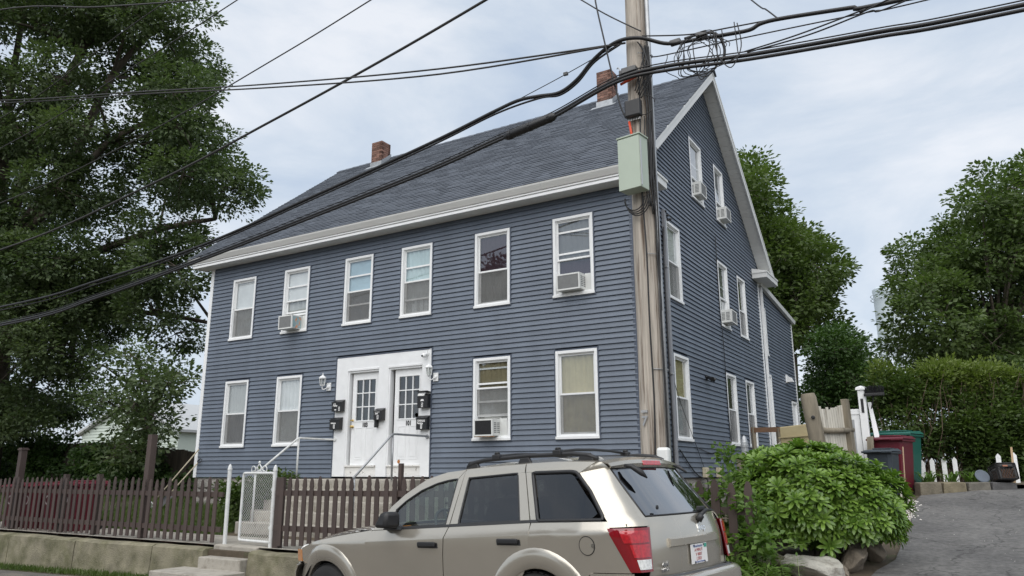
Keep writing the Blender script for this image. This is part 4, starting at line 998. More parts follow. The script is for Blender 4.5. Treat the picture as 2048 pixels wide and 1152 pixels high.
tool("garden_rake", "long handled rake leaning on the left house corner", (-12.02,-.08,.70), (-12.72,-.75,-.62), False)
tool("garden_shovel", "black shovel with a short handle leaning at the left house corner", (-12.0,-.09,.36), (-12.25,-.65,-.42), True)
# ------------------------------------------------------------------ the parked SUV (own axes: x forward, y left, z up, origin under the rear axle)
m_paintcar = mat("pewter metallic car paint", (.475,.44,.375), .23, .05, 1.2, metal=.66, coat=.85)
m_trimblk = mat("black car trim", (.016,.016,.017), .5, .08, 12)
m_rubber = mat("tyre rubber", (.014,.014,.014), .75, .2, 20, .3, 80)
m_alloy = mat("alloy wheel", (.45,.45,.45), .35, .05, metal=.9)
m_inner = mat("dark inner body", (.008,.008,.008), .9, .05)
m_seat = mat("grey cloth seat", (.075,.07,.062), .85, .1, 10)
m_dash = mat("dark dashboard", (.03,.032,.033), .6, .1)
m_priv = glass_mat("privacy glass", (.22,.23,.24), .075, .35, 3.5)
m_lite = glass_mat("light tinted glass", (.80,.90,.84), .08, .95, 3.5)
m_redl = mat("red lamp lens", (.20,.004,.009), .12, .12, 14, coat=1.0)
m_redl2 = mat("bright red lamp insert", (.40,.010,.018), .12, .35, 40, coat=1.0)
m_clear = mat("clear lamp lens", (.62,.62,.60), .1, .3, 45, coat=1.0)
m_amber = mat("amber lamp lens", (.62,.26,.08), .2, .1, 30, coat=1.0)
m_chrome = mat("bright chrome", (.8,.8,.8), .12, .02, metal=1.0)
m_stepgrey = mat("grey bumper plastic", (.085,.088,.092), .55, .1, 8)
c_yaw_, c_pit_ = 3.00566, -.04485
cf = Vector((math.cos(c_yaw_)*math.cos(c_pit_), math.sin(c_yaw_)*math.cos(c_pit_), math.sin(c_pit_)))
cl = Vector((-math.sin(c_yaw_), math.cos(c_yaw_), 0)); cu_ = cf.cross(cl)
car_rot = Matrix((cf, cl, cu_)).transposed().to_euler()
car = thing("parked_suv", "pewter station wagon style SUV parked at the kerb, seen from behind", "car", (1.9229,-6.0889,-1.4368), None, True, car_rot)
def zc(x): return 1.058+(0-x)*.0365 if x > -.2 else 1.065
def belt(x): return float(np.interp(x, [-.8,0,.98,1.8,2.2],[1.166,1.162,1.130,1.104,1.092]))
TX = [-1.1,-.95,-.75,-.5,2.2,2.9,3.33,3.6]; TY = [.86,.93,.975,1,1,.985,.90,.78]
def S(x, z):
    c = zc(x)
    if z <= c: y = .930-.10*(c-z)-.06*max(0, (c-.25)-z)**2
    elif z <= 1.15: y = .930-(z-c)*.44
    else: 
        b = .930-(1.15-c)*.44; y = b-(z-1.15)*.40
        if z > 1.58: y -= (z-1.58)**2*3.2
    return y*float(np.interp(x, TX, TY))
def resample(pl, n):
    P = [Vector((p[0], p[1])) for p in pl]; L = [0]
    for a, b in zip(P[:-1], P[1:]): L.append(L[-1]+(b-a).length)
    out = []
    for i in range(n+1):
        t = L[-1]*i/n; k = 0
        while k < len(L)-2 and L[k+1] < t: k += 1
        f = (t-L[k])/max(1e-9, L[k+1]-L[k]); out.append(P[k].lerp(P[k+1], f))
    return out
def thick(o, t=.014):
    s = o.modifiers.new("thickness", 'SOLIDIFY'); s.thickness = t; s.offset = 0
    e_ = o.modifiers.new("edges", 'EDGE_SPLIT'); e_.split_angle = math.radians(32); return o
def sidepatch(name, m_, lower, upper, side, n=18, k=10, off=0.0, parent=None, solid=.012, crease=True):
    A = resample(lower, n); B = resample(upper, n); rows_ = []
    for j in range(k+1):
        t = j/k; rows_.append([(lambda q: (q.x, side*(S(q.x, q.y)+off), q.y))(A[i].lerp(B[i], t)) for i in range(n+1)])
    mb = MB(); mb.grid(rows_)
    o = mb.build(name, m_, parent or car, smooth=True, angle=28)
    if solid: thick(o, solid)
    return o
def arch(cx, r, a0, a1, n=14, cz=.375): return [(cx+r*math.cos(math.radians(a0+(a1-a0)*i/n)), cz+r*math.sin(math.radians(a0+(a1-a0)*i/n))) for i in range(n+1)]
G = .0055
for sd in (1, -1):
    # front door, rear door (below the crease and above it in one skin)
    fd = [(1.055,.33),(1.04,.87),(1.022,1.022),(.985,1.12)]
    def dskin(nm, xr, xf, label=None):
        """xr/xf: edge x as function of z"""
        rows_ = []; zs = [.33,.40,.48,.56,.64,.72,.80,.87,.93]
        allz = zs + ['c','c2','b0','b1']
        for z in allz:
            row = []
            for i in range(15):
                t = i/14; x_ = xr(1.0)+(xf(1.0)-xr(1.0))*t
                zz = zc(x_)-.004 if z == 'c' else zc(x_)+.004 if z == 'c2' else (zc(x_)+belt(x_))/2 if z == 'b0' else belt(x_)-.012 if z == 'b1' else z
                x_ = xr(zz)+(xf(zz)-xr(zz))*t; row.append((x_, sd*S(x_, zz), zz))
            rows_.append(row)
        mb = MB(); mb.grid(rows_); o = mb.build(nm, m_paintcar, car, smooth=True, angle=24); thick(o); return o
    bgap = lambda z: float(np.interp(z, [.33,.69,.87,1.02,1.13], [1.06,1.056,1.044,1.022,.981]))
    rgap = lambda z: float(np.interp(z, [.33,.55,.70,.765,.915,1.056,1.162], [.40,.30,.13,.071,.028,.008,.012]))
    fgap = lambda z: float(np.interp(z, [.33,.8,.98,1.10], [2.17,2.15,2.136,2.06]))
    d1 = dskin("front_door", lambda z: bgap(z)+G, lambda z: fgap(z)-G)
    d2 = dskin("rear_door", lambda z: rgap(z)+G, lambda z: bgap(z)-G)
    # quarter panel with wheel arch
    low = [(-.955,.74),(-.62,.74),(-.47,.58)]+arch(-.02,.43,160,75)[1:]+[(.068,.775)]
    sidepatch("quarter_panel", m_paintcar, [(-.93,.765),(-.60,.765)]+arch(-.04,.42,142,78,10)+[(.064,.78)], [(-.755,1.15),(.008-G,1.152)], sd, 30, 14)
    sidepatch("fender", m_paintcar, [(2.14+G,.50),(2.22,.52)]+arch(2.80,.42,150,30,14)+[(3.30,.80)], [(2.068+G,1.088),(2.6,1.03),(3.0,.975),(3.30,.90)], sd, 30, 12)
    # flares: broad raised lips around the arches
    for cx, nm in ((-.04,"rear_arch_flare"),(2.80,"front_arch_flare")):
        mb = MB(); rows_ = []
        for r_i, (r, off) in enumerate(((.405,-.05),(.41,.012),(.43,.024),(.50,.026),(.545,.022),(.575,.002))):
            row = []
            for i in range(25):
                a = math.radians(-6+192*i/24); x_ = cx+r*math.cos(a)*(1.0 if r < .45 else 1.0+.0*abs(math.cos(a))); z_ = .375+r*math.sin(a)
                row.append((x_, sd*(S(x_, max(z_,.33))+off), z_))
            rows_.append(row)
        mb.grid(rows_); thick(mb.build(nm, m_paintcar, car, smooth=True, angle=50), .006)
    # sill
    mb = MB(); mb.grid([[(x_, sd*(S(x_, .33)+o_), z_) for x_ in (.43,1.2,2.0,2.38)] for o_, z_ in ((-.03,.24),(.006,.27),(.012,.31),(.0,.345))]); thick(mb.build("sill", m_paintcar, car, smooth=True))
    # belt moulding
    mb = MB(); xsb = [-.70,-.4,0,.4,.98,1.4,1.80]; mb.grid([[(x_, sd*(S(x_, belt(x_)+dz)+o_), belt(x_)+dz) for x_ in xsb] for dz, o_ in ((-.014,.002),(-.010,.012),(.010,.012),(.016,.0))]); mb.build("belt_moulding", m_trimblk, car, smooth=True, angle=50)
    # glass: side windows
    gF = sidepatch("front_side_glass", m_lite, [(1.05,1.135),(1.78,1.118)], [(1.028,1.548),(1.20,1.535),(1.32,1.508),(1.50,1.45),(1.68,1.36),(1.79,1.28),(1.785,1.13)][:6], sd, 20, 8, -.006, solid=0)
    gR = sidepatch("rear_side_glass", m_priv, [(.15,1.172),(.87,1.148)], [(.275,1.568),(.868,1.552)], sd, 14, 8, -.006, solid=0)
    gQ = sidepatch("quarter_glass", m_priv, [(-.60,1.180),(-.08,1.174)], [(-.36,1.525),(-.32,1.545),(.07,1.556)], sd, 14, 8, -.006, solid=0)
    gQ2 = sidepatch("quarter_glass_corner", m_priv, [(-.645,1.215),(-.60,1.18)], [(-.60,1.275),(-.36,1.525)], sd, 8, 8, -.006, parent=gQ, solid=0)
    # window seals (black) as loops
    def loop(nm, pts, r, m_, par, off=.0):
        pts = pts+[pts[0]]; mb = MB(); P3 = [(p.x, sd*(S(p.x,p.y)+off), p.y) for p in resample(pts, 60)]; mb.tube(P3, r, 6, cap=False); return mb.build(nm, m_, par, smooth=True)
    loop("seal", [(1.04,1.125),(1.80,1.108),(1.795,1.28),(1.68,1.365),(1.50,1.458),(1.30,1.52),(1.15,1.545),(1.022,1.555)], .011, m_trimblk, gF)
    loop("seal", [(.14,1.165),(.88,1.142),(.878,1.556),(.27,1.575)], .011, m_trimblk, gR)
    loop("seal", [(-.70,1.165),(-.71,1.185),(-.55,1.40),(-.42,1.525),(-.385,1.553),(-.33,1.564),(.098,1.571),(-.06,1.162)], .017, m_trimblk, gQ)
    # painted pillars and roof rail
    sidepatch("pillar_b_front", m_paintcar, [(.99,1.14),(1.035,1.138)], [(.943,1.63),(.95,1.565),(1.018,1.553)][0:1]+[(1.014,1.553)], sd, 3, 10)
    sidepatch("door_header_front", m_paintcar, [(1.018,1.557),(1.30,1.524),(1.50,1.462),(1.68,1.37),(1.80,1.285)], [(.943,1.636),(1.20,1.622),(1.46,1.566),(1.71,1.435),(1.873,1.315)], sd, 16, 4)
    sidepatch("pillar_a_foot", m_paintcar, [(1.80,1.10),(2.06,1.088)], [(1.80,1.287),(1.873,1.315)], sd, 4, 6)
    sidepatch("pillar_b_rear", m_paintcar, [(.884,1.145),(.978,1.142)], [(.882,1.560),(.940,1.63)], sd, 3, 10)
    sidepatch("door_header_rear", m_paintcar, [(.19,1.577),(.27,1.578),(.935,1.562)], [(.208,1.652),(.60,1.650),(.937,1.638)], sd, 10, 4)
    sidepatch("pillar_c_front", m_paintcar, [(.03,1.168),(.136,1.165)], [(.182,1.575),(.268,1.578)], sd, 3, 10)
    sidepatch("pillar_c_rear", m_paintcar, [(-.055,1.170),(.018,1.168)], [(.10,1.577),(.174,1.577)], sd, 3, 10)
    sidepatch("rail_rear", m_paintcar, [(-.42,1.548),(-.33,1.570),(.174,1.579)], [(-.56,1.632),(-.15,1.655),(.200,1.655)], sd, 10, 4)
    # rear corner pillar: from the quarter window edge round to the rear glass
    Lp = [(-.42,1.548),(-.56,1.395),(-.66,1.26),(-.725,1.18),(-.755,1.145),(-.77,1.105)]
    Rp = [(-.625,.60,1.585),(-.735,.610,1.44),(-.86,.622,1.29),(-.945,.635,1.19),(-.985,.645,1.15),(-1.005,.655,1.107)]
    mb = MB(); rows_ = []
    LL = resample(Lp, 12); RR = [Rp[0]]; RRv = [Vector(p) for p in Rp]
    def along(P, t):
        q = t*(len(P)-1); k = min(int(q), len(P)-2); return P[k].lerp(P[k+1], q-k)
    for i in range(13):
        a = LL[i]; A3 = Vector((a.x, S(a.x,a.y), a.y)); B3 = along(RRv, i/12)
        C3 = Vector((B3.x*.66+A3.x*.34-.012, A3.y*.80+B3.y*.20+.004, (A3.z+B3.z)/2+.004))
        rows_.append([(lambda p: (p.x, sd*p.y, p.z))(A3*(1-t)**2+C3*2*t*(1-t)+B3*t*t) for t in [j/10 for j in range(11)]])
    mb.grid(rows_); thick(mb.build("pillar_d", m_paintcar, car, smooth=True), .008)
    # top of that pillar up to the roof
    mb = MB(); low_ = [Vector(q) for q in rows_[0]]; b0 = Vector((-.56, sd*S(-.56,1.632), 1.632)); c0_ = Vector((-.592, sd*.645, 1.630)); nl = len(low_)
    mb.grid([[tuple(low_[i].lerp(b0.lerp(c0_, (i/(nl-1))), s_)+Vector((0,sd*.006,.004))*math.sin(PI*s_)) for i in range(nl)] for s_ in [k/5 for k in range(6)]])
    thick(mb.build("pillar_d_top", m_paintcar, car, smooth=True), .006)
    sidepatch("bumper_side", m_paintcar, [(-.90,.36),(-.58,.36)], [(-.95,.759),(-.575,.759)], sd, 8, 6, .010)
    # tail lamp wrapping the corner
    def lamp(nm, t0, t1, z0, z1, m_, off, par):
        mb = MB(); rows_ = []
        for j in range(9):
            f = z0+(z1-z0)*j/8; zz = .770+(1.10-.770)*f
            A3 = Vector((-.915+(.165)*f, .905, zz)); B3 = Vector((-1.036+.027*f, .70-.045*f, zz)); A3.y = S(A3.x, zz)
            C3 = Vector((B3.x-.005, A3.y-.005, zz)); row = []
            for i in range(11):
                t = t0+(t1-t0)*i/10; p = A3*(1-t)**2+C3*2*t*(1-t)+B3*t*t
                nn = Vector((-.6,.8,0)); p = p+nn*off; row.append((p.x, sd*p.y, p.z))
            rows_.append(row)
        mb.grid(rows_); o = mb.build(nm, m_, par, smooth=True); thick(o, .006); return o
    tl = lamp("tail_lamp", .012, .985, .0, 1.0, m_redl, .004, car)
    lamp("lamp_insert", .22, .92, .66, .94, m_redl2, .0085, tl); lamp("lamp_insert", .34, .92, .33, .62, m_redl2, .0085, tl)
    lamp("reversing_lens", .40, .93, .06, .28, m_clear, .009, tl)
    # door handles
    for par, xa, xb, za in ((d1,1.10,1.37,.963),(d2,.105,.375,.998)):
        mb = MB(); ym = S((xa+xb)/2, za)
        mb.extrude([(xa,sd*(ym-.004),za-.034),(xb,sd*(ym-.004),za-.034),(xb,sd*(ym-.004),za+.034),(xa,sd*(ym-.004),za+.034)], (0,sd*.012,0)); mb.build("handle_cup", m_trimblk, par, bevel=.006)
        mb = MB(); mb.extrude([(xa+.02,sd*(ym+.012),za-.022),(xb-.015,sd*(ym+.012),za-.022),(xb-.015,sd*(ym+.012),za+.024),(xa+.02,sd*(ym+.012),za+.024)], (0,sd*.022,0)); mb.build("handle", m_trimblk, par, bevel=.012)
    # mirror
    mb = MB(); yb = .93
    mb.hexa([(1.60,sd*yb,1.115),(1.83,sd*yb,1.115),(1.83,sd*(yb+.17),1.125),(1.63,sd*(yb+.19),1.115),(1.60,sd*yb,1.265),(1.74,sd*yb,1.275),(1.73,sd*(yb+.16),1.268),(1.62,sd*(yb+.18),1.272)])
    mi = mb.build("door_mirror", m_trimblk, car, smooth=True, angle=70, bevel=.035)
    mb = MB(); mb.hexa([(1.62,sd*.885,1.09),(1.84,sd*.885,1.085),(1.84,sd*.95,1.10),(1.64,sd*.95,1.10),(1.64,sd*.87,1.13),(1.82,sd*.87,1.13),(1.78,sd*.95,1.14),(1.66,sd*.95,1.14)]); mb.build("mirror_foot", m_trimblk, mi)
    # headlamp and marker
    mb = MB(); mb.grid([[(x_, sd*S(x_, z_)*1.002, z_) for x_ in (3.31,3.38,3.45)] for z_ in (.76,.82,.885)]); thick(mb.build("side_marker", m_amber, car, smooth=True))
    mb = MB(); mb.lathe([(.085,0),(.08,.03),(.06,.05),(.001,.06)], (3.50,sd*.62,.84), 16, 0, 'x'); mb.build("headlamp", m_clear, car, smooth=True)
    # wheels
    for cx, nm in ((0.0,"rear_wheel"),(2.781,"front_wheel")):
        y_ = sd*.80; mb = MB(); w2 = .118
        pr = [(.225,-w2),(.30,-w2-.004),(.352,-w2+.012),(.370,-w2+.04),(.374,0),(.370,w2-.04),(.352,w2-.012),(.30,w2+.004),(.225,w2)]
        mb.lathe(pr, (cx, y_, .372), 40, 0, 'y'); wh = mb.build(nm, m_rubber, car, smooth=True, angle=40)
        mb = MB()
        for k in range(36):
            a = 2*PI*k/36
            for s_ in (-1, 0, 1):
                q = [Vector((cx+(.376)*math.cos(a+da), y_+s_*.06+dy, .372+.376*math.sin(a+da))) for da, dy in ((-.06,-.026),(.06,-.026),(.07,.026),(-.05,.026))]
                mb.add(q+[p+Vector((math.cos(a),0,math.sin(a)))*.006 for p in q], [(4,5,6,7),(0,1,5,4),(1,2,6,5),(2,3,7,6),(3,0,4,7)])
        stuff(mb.build("tread", m_rubber, wh))
        mb = MB(); mb.lathe([(.226,sd*.05),(.226,sd*.10),(.21,sd*.105),(.20,sd*.07),(.05,sd*.06),(.045,sd*.09),(.001,sd*.095)], (cx, y_, .372), 30, 0, 'y'); mb.build("rim", m_alloy, wh, smooth=True, angle=40)
        for k in range(5):
            a = 2*PI*k/5; mb = MB(); u_ = Vector((math.cos(a),0,math.sin(a))); w_ = Vector((-math.sin(a),0,math.cos(a))); c0 = Vector((cx,y_+sd*.075,.372))
            mb.hexa([c0+u_*.05-w_*.035, c0+u_*.05+w_*.035, c0+u_*.21+w_*.05, c0+u_*.21-w_*.05]+[q+Vector((0,sd*.022,0)) for q in (c0+u_*.05-w_*.03, c0+u_*.05+w_*.03, c0+u_*.21+w_*.04, c0+u_*.21-w_*.04)]); mb.build("spoke", m_alloy, wh, bevel=.008)
    # roof rail
    mb = MB(); mb.tube([(1.0,sd*.595,1.668),(.92,sd*.592,1.70),(.78,sd*.59,1.722),(.3,sd*.588,1.732),(-.25,sd*.588,1.722),(-.42,sd*.59,1.700),(-.52,sd*.592,1.664)], [.018,.022,.02,.019,.02,.022,.018], 8); rr_ = mb.build("roof_rail", m_trimblk, car, smooth=True)
    for x_ in (.93,.28,-.40):
        mb = MB(); mb.hexa([(x_-.09,sd*.575,1.655),(x_+.09,sd*.575,1.655),(x_+.09,sd*.61,1.65),(x_-.09,sd*.61,1.65),(x_-.05,sd*.578,1.72),(x_+.05,sd*.578,1.72),(x_+.05,sd*.605,1.72),(x_-.05,sd*.605,1.72)]); mb.build("rail_foot", m_trimblk, rr_, bevel=.01)
# fuel door on the left quarter
mb = MB(); fx, fz = -.572, .970
ring_ = [(fx+.068*math.cos(a)*1.0, fz+.072*math.sin(a)) for a in [2*PI*i/28 for i in range(28)]]
mb.add([(x_, S(x_,z_)+.011, z_) for x_, z_ in ring_]+[(fx,S(fx,fz)+.012,fz)], [(i,(i+1)%28,28) for i in range(28)]); fl_ = mb.build("fuel_door", m_paintcar, car, smooth=True)
mb = MB(); mb.tube([(x_, S(x_,z_)+.008, z_) for x_, z_ in ring_+ring_[:1]], .0045, 5, cap=False); mb.build("fuel_door_gap", m_inner, fl_)
mb = MB(); mb.add([(fx-.068+.0, S(fx-.06,fz)+.0135, fz-.02),(fx-.042,S(fx-.04,fz)+.0135,fz-.012),(fx-.042,S(fx-.04,fz)+.0135,fz+.012),(fx-.068,S(fx-.06,fz)+.0135,fz+.02)], [(0,1,2,3)]); mb.build("finger_dimple", m_chrome, fl_)
# roof, windscreen, hood
def across(name, m_, stations, parent=None, n=16, solid=.01, crown=None):
    """stations: (x at centre, x at edge, z edge, z centre, half width)"""
    mb = MB(); rows_ = []
    for xc, xe, ze, zc_, hw in stations:
        rows_.append([(xc+(xe-xc)*abs(t)**2.2, hw*t, zc_-(zc_-ze)*abs(t)**2.6) for t in [-1+2*i/n for i in range(n+1)]])
    mb.grid(rows_); o = mb.build(name, m_, parent or car, smooth=True, angle=40)
    if solid: thick(o, solid)
    return o
roofp = across("roof_skin", m_paintcar, [(1.20,1.10,1.622,1.655,.672),(1.0,.94,1.64,1.685,.668),(.6,.6,1.652,1.705,.664),(.2,.2,1.655,1.71,.66),(-.2,-.2,1.652,1.702,.66),(-.5,-.47,1.640,1.688,.655),(-.62,-.585,1.630,1.675,.645)], n=24)
across("windscreen", m_lite, [(1.215,1.12,1.615,1.65,.668),(1.5,1.44,1.53,1.56,.70),(1.85,1.75,1.34,1.37,.75),(2.15,2.02,1.12,1.14,.80)], n=16, solid=0)
hood = across("hood", m_paintcar, [(2.16,2.05,1.095,1.145,.80),(2.5,2.45,1.06,1.128,.80),(2.9,2.85,1.01,1.095,.79),(3.25,3.15,.955,1.04,.77),(3.45,3.33,.91,.985,.73),(3.56,3.42,.865,.925,.66)], n=20)
across("cowl", m_trimblk, [(2.15,2.03,1.09,1.12,.80),(2.19,2.08,1.085,1.135,.80)], n=12)
# rear: spoiler lip with high brake light, glass, tailgate
spo = across("rear_spoiler", m_paintcar, [(-.625,-.588,1.630,1.674,.645),(-.69,-.64,1.615,1.650,.628),(-.71,-.655,1.592,1.622,.612),(-.695,-.64,1.58,1.590,.60)], n=20)
mb = MB(); mb.hexa([(-.722,-.17,1.602),(-.722,.15,1.602),(-.69,.15,1.60),(-.69,-.17,1.60),(-.708,-.17,1.646),(-.708,.15,1.646),(-.68,.15,1.64),(-.68,-.17,1.64)]); mb.build("high_brake_lamp", m_redl2, spo, bevel=.006)
rg_st = [(-.690,-.632,1.578,1.585,.592),(-.80,-.745,1.435,1.44,.603),(-.92,-.86,1.295,1.30,.615),(-1.025,-.955,1.182,1.182,.628)]
rgl = across("rear_glass", glass_mat("rear privacy glass", (.2,.21,.23), .20, .3, 3.0), rg_st, n=20, solid=0)
mb = MB(); 
def edge_pts(t): return [(xc+(xe-xc)*abs(t)**2.2, hw*t, zc_-(zc_-ze)*abs(t)**2.6) for xc, xe, ze, zc_, hw in rg_st]
for t in (-1, 1): mb.tube(edge_pts(t), .010, 6)
for st in (rg_st[0], rg_st[-1]): mb.tube([(st[0]+(st[1]-st[0])*abs(t)**2.2, st[4]*t, st[3]-(st[3]-st[2])*abs(t)**2.6) for t in [-1+.1*i for i in range(21)]], .008, 6)
mb.build("seal", m_trimblk, rgl, smooth=True)
def tg(t, z):   # tailgate surface x at side fraction t and height z
    base = float(np.interp(z, [.60,.70,.80,.95,1.05,1.12,1.18],[-1.060,-1.072,-1.078,-1.082,-1.070,-1.050,-1.028])); hw = float(np.interp(z,[.6,.77,1.10,1.18],[.71,.692,.648,.632]))
    return (base+.075*abs(t)**2.6, hw*t, z)
mb = MB(); mb.grid([[tg(-1+2*i/24, z) for i in range(25)] for z in (.61,.66,.70,.74,.80,.86,.92,.97,1.0,1.04,1.08,1.12,1.15,1.172)]); tgate = mb.build("tailgate", m_paintcar, car, smooth=True, angle=40); thick(tgate, .008)
mb = MB(); P = []
for z, o_ in ((.925,-.0),(.938,.026),(.992,.030),(1.003,.0)): P.append([(tg(t*.68,z)[0]-o_, tg(t*.68,z)[1], z) for t in [-1+.1*i for i in range(21)]])
mb.grid(P); mb.add(P[0][:1]+P[1][:1]+P[2][:1]+P[3][:1],[(0,1,2,3)]); mb.add(P[0][-1:]+P[1][-1:]+P[2][-1:]+P[3][-1:],[(3,2,1,0)]); mb.build("handle_bar", m_paintcar, tgate, smooth=True, angle=40)
mb = MB(); P = []
for z, o_ in ((.690,.0),(.700,.016),(.712,.020),(.722,.0)): P.append([(tg(t*.55,z)[0]-o_*(1-abs(t)**3), tg(t*.55,z)[1], z) for t in [-1+.1*i for i in range(21)]])
mb.grid(P); mb.build("lower_ridge", m_paintcar, tgate, smooth=True)
m_plate = mat("white licence plate", (.74,.73,.71), .4, .03)
mb = MB(); mb.box(-1.100,-1.094,-.155,.150,.772,.930); pl = mb.build("licence_plate", m_plate, car, bevel=.003)
m_platered = mat("plate red", (.36,.05,.05), .5, .05); m_plateblue = mat("plate blue", (.06,.11,.30), .5, .05)
RR_ = (PI/2, 0, -PI/2)
lettering("plate_text", "Massachusetts", .030, m_plateblue, pl, (-1.1015,.02,.912), RR_, .0006)
for z, s_ in ((.880,"A MIVUT"),(.845,"V 000T"),(.812,"J 2021")): lettering("plate_text", s_, .036, m_platered, pl, (-1.1015,.01,z), RR_, .0006, 0, 1.1)
lettering("plate_text", "The Spirit of America", .022, m_plateblue, pl, (-1.1015,0,.786), RR_, .0006)
mb = MB(); mb.box(-1.1025,-1.1005,-.145,-.095,.895,.925); mb.build("registration_sticker", mat("green sticker",(.05,.30,.22),.5), pl)
for y_, z_ in ((-.09,.918),(.09,.918),(-.09,.782),(.09,.782)):
    mb = MB(); mb.lathe([(.008,0),(.008,-.004)], (-1.1005,y_,z_), 8, 0, 'x'); mb.build("plate_bolt", m_trimblk, pl)
xt = tg(-.2,1.058)[0]
lettering("maker_badge", "Jeep", .075, m_chrome, tgate, (xt-.006,-.140,1.058), (math.radians(80),0,-PI/2), .003, .001, 1.15)
xt = tg(.75,.80)[0]
lettering("drive_badge", "4x4", .050, m_chrome, tgate, (xt-.016,.535,.808), (PI/2,0,-PI/2+.10), .003, .002, 1.6)
lettering("trim_badge", "LAREDO", .036, m_chrome, tgate, (xt-.016,.540,.766), (PI/2,0,-PI/2+.10), .003, .001, 1.1)
mb = MB(); mb.tube([(-1.058,-.12,1.115),(-1.085,-.13,1.15),(-1.07,-.14,1.165)], [.035,.030,.02], 10); wp = mb.build("rear_wiper", m_trimblk, car, smooth=True)
mb = MB(); mb.tube([(-1.08,-.13,1.155),(-1.065,-.28,1.195),(-1.03,-.50,1.185)], [.018,.015,.008], 8); mb.build("wiper_arm", m_trimblk, wp, smooth=True)
mb = MB(); mb.tube([(-.70,.46,1.60),(-.755,.44,1.59),(-.83,.40,1.53),(-.87,.38,1.485)], [.012,.022,.026,.006], 8); mb.build("glass_hinge", m_trimblk, rgl, smooth=True)
mb = MB(); mb.tube([(-.69,-.46,1.60),(-.75,-.46,1.585),(-.83,-.45,1.53)], [.010,.020,.008], 8); mb.build("glass_hinge", m_trimblk, rgl, smooth=True)
mb = MB(); mb.lathe([(.018,0),(.018,-.01),(.004,-.012)], (-.985,.47,1.245), 10, 0, 'x'); mb.build("glass_bumper", m_trimblk, rgl)
mb = MB(); mb.box(-1.04,-1.01,-.33,-.20,1.190,1.230); mb.build("glass_latch", m_trimblk, rgl, bevel=.008)
# rear bumper: painted wrap with a grey step pad on top
def bump(z, o_): 
    out_ = []
    for i in range(31):
        t = -1+2*i/30; a = abs(t)
        out_.append((-1.165+.035*a**2+.30*max(0,(a-.78)/.22)**1.6+o_, (.915*t if a < .985 else .915*t), z))
    return out_
mb = MB(); mb.grid([bump(.36,.06),bump(.42,.015),bump(.52,.0),bump(.62,.0),bump(.675,.004),bump(.700,.03),bump(.708,.06)]); rb = mb.build("rear_bumper", m_paintcar, car, smooth=True, angle=50); thick(rb, .008)
mb = MB(); P = [[(q[0], q[1]*.93, .709) for q in bump(.71,.045)], [(q[0], q[1]*.90, .714) for q in bump(.71,.06)], [(-1.055+.02*abs(-1+2*i/30), .78*(-1+2*i/30), .712) for i in range(31)]]
mb.grid(P); mb.build("step_pad", m_stepgrey, rb)
for k in range(4):
    mb = MB(); mb.tube([(q[0], q[1]*.88, .716) for q in bump(.71,.062+.016*k)][4:-4], .004, 5); mb.build("step_rib", m_stepgrey, rb)
# front bumper and grille
def fb(z, o_): return [(3.62-.05*abs(t)**2-.26*max(0,(abs(t)-.72)/.28)**1.7+o_, .90*t, z) for t in [-1+2*i/24 for i in range(25)]]
mb = MB(); mb.grid([fb(.30,-.06),fb(.38,0),fb(.55,.02),fb(.66,.015),fb(.72,-.02),fb(.745,-.08)]); thick(mb.build("front_bumper", m_paintcar, car, smooth=True, angle=50), .008)
gr_ = MB(); gr_.box(3.44,3.50,-.70,.70,.735,.88); gg = gr_.build("grille_panel", m_paintcar, car, bevel=.01)
for k in range(7):
    mb = MB(); mb.box(3.499,3.512,-.36+.11*k,-.30+.11*k,.75,.87); mb.build("grille_slot", m_trimblk, gg)
# dark inner body that closes the panel gaps, and floor
mb = MB()
for sd in (1, -1):
    mb.grid([[(x_, sd*(S(x_, z_)-.03), z_) for x_ in (.46,1.0,1.6,2.30)] for z_ in (.30,.6,.9,1.06,1.09)])
    mb.grid([[(x_, sd*(S(x_, z_)-.03), z_) for x_ in (-.90,-.5,0,.46)] for z_ in (.83,.95,1.05,1.13)])
    mb.grid([[(x_, sd*(S(x_, z_)-.03), z_) for x_ in (2.30,2.6,3.0,3.28)] for z_ in (.83,.86,.90)])
    for cx in (-.02,2.79): mb.grid([[(cx+.44*math.cos(math.radians(a)), sd*y_, .375+.44*math.sin(math.radians(a))) for a in range(-10,191,20)] for y_ in (.45,.90)])
mb.grid([[(x_, y_, .30) for x_ in (-1.0,3.4)] for y_ in (-.85,.85)])
mb.grid([[(-.90, y_, z_) for y_ in (-.6,.6)] for z_ in (.5,1.10)])
mb.build("inner_body", m_inner, car)
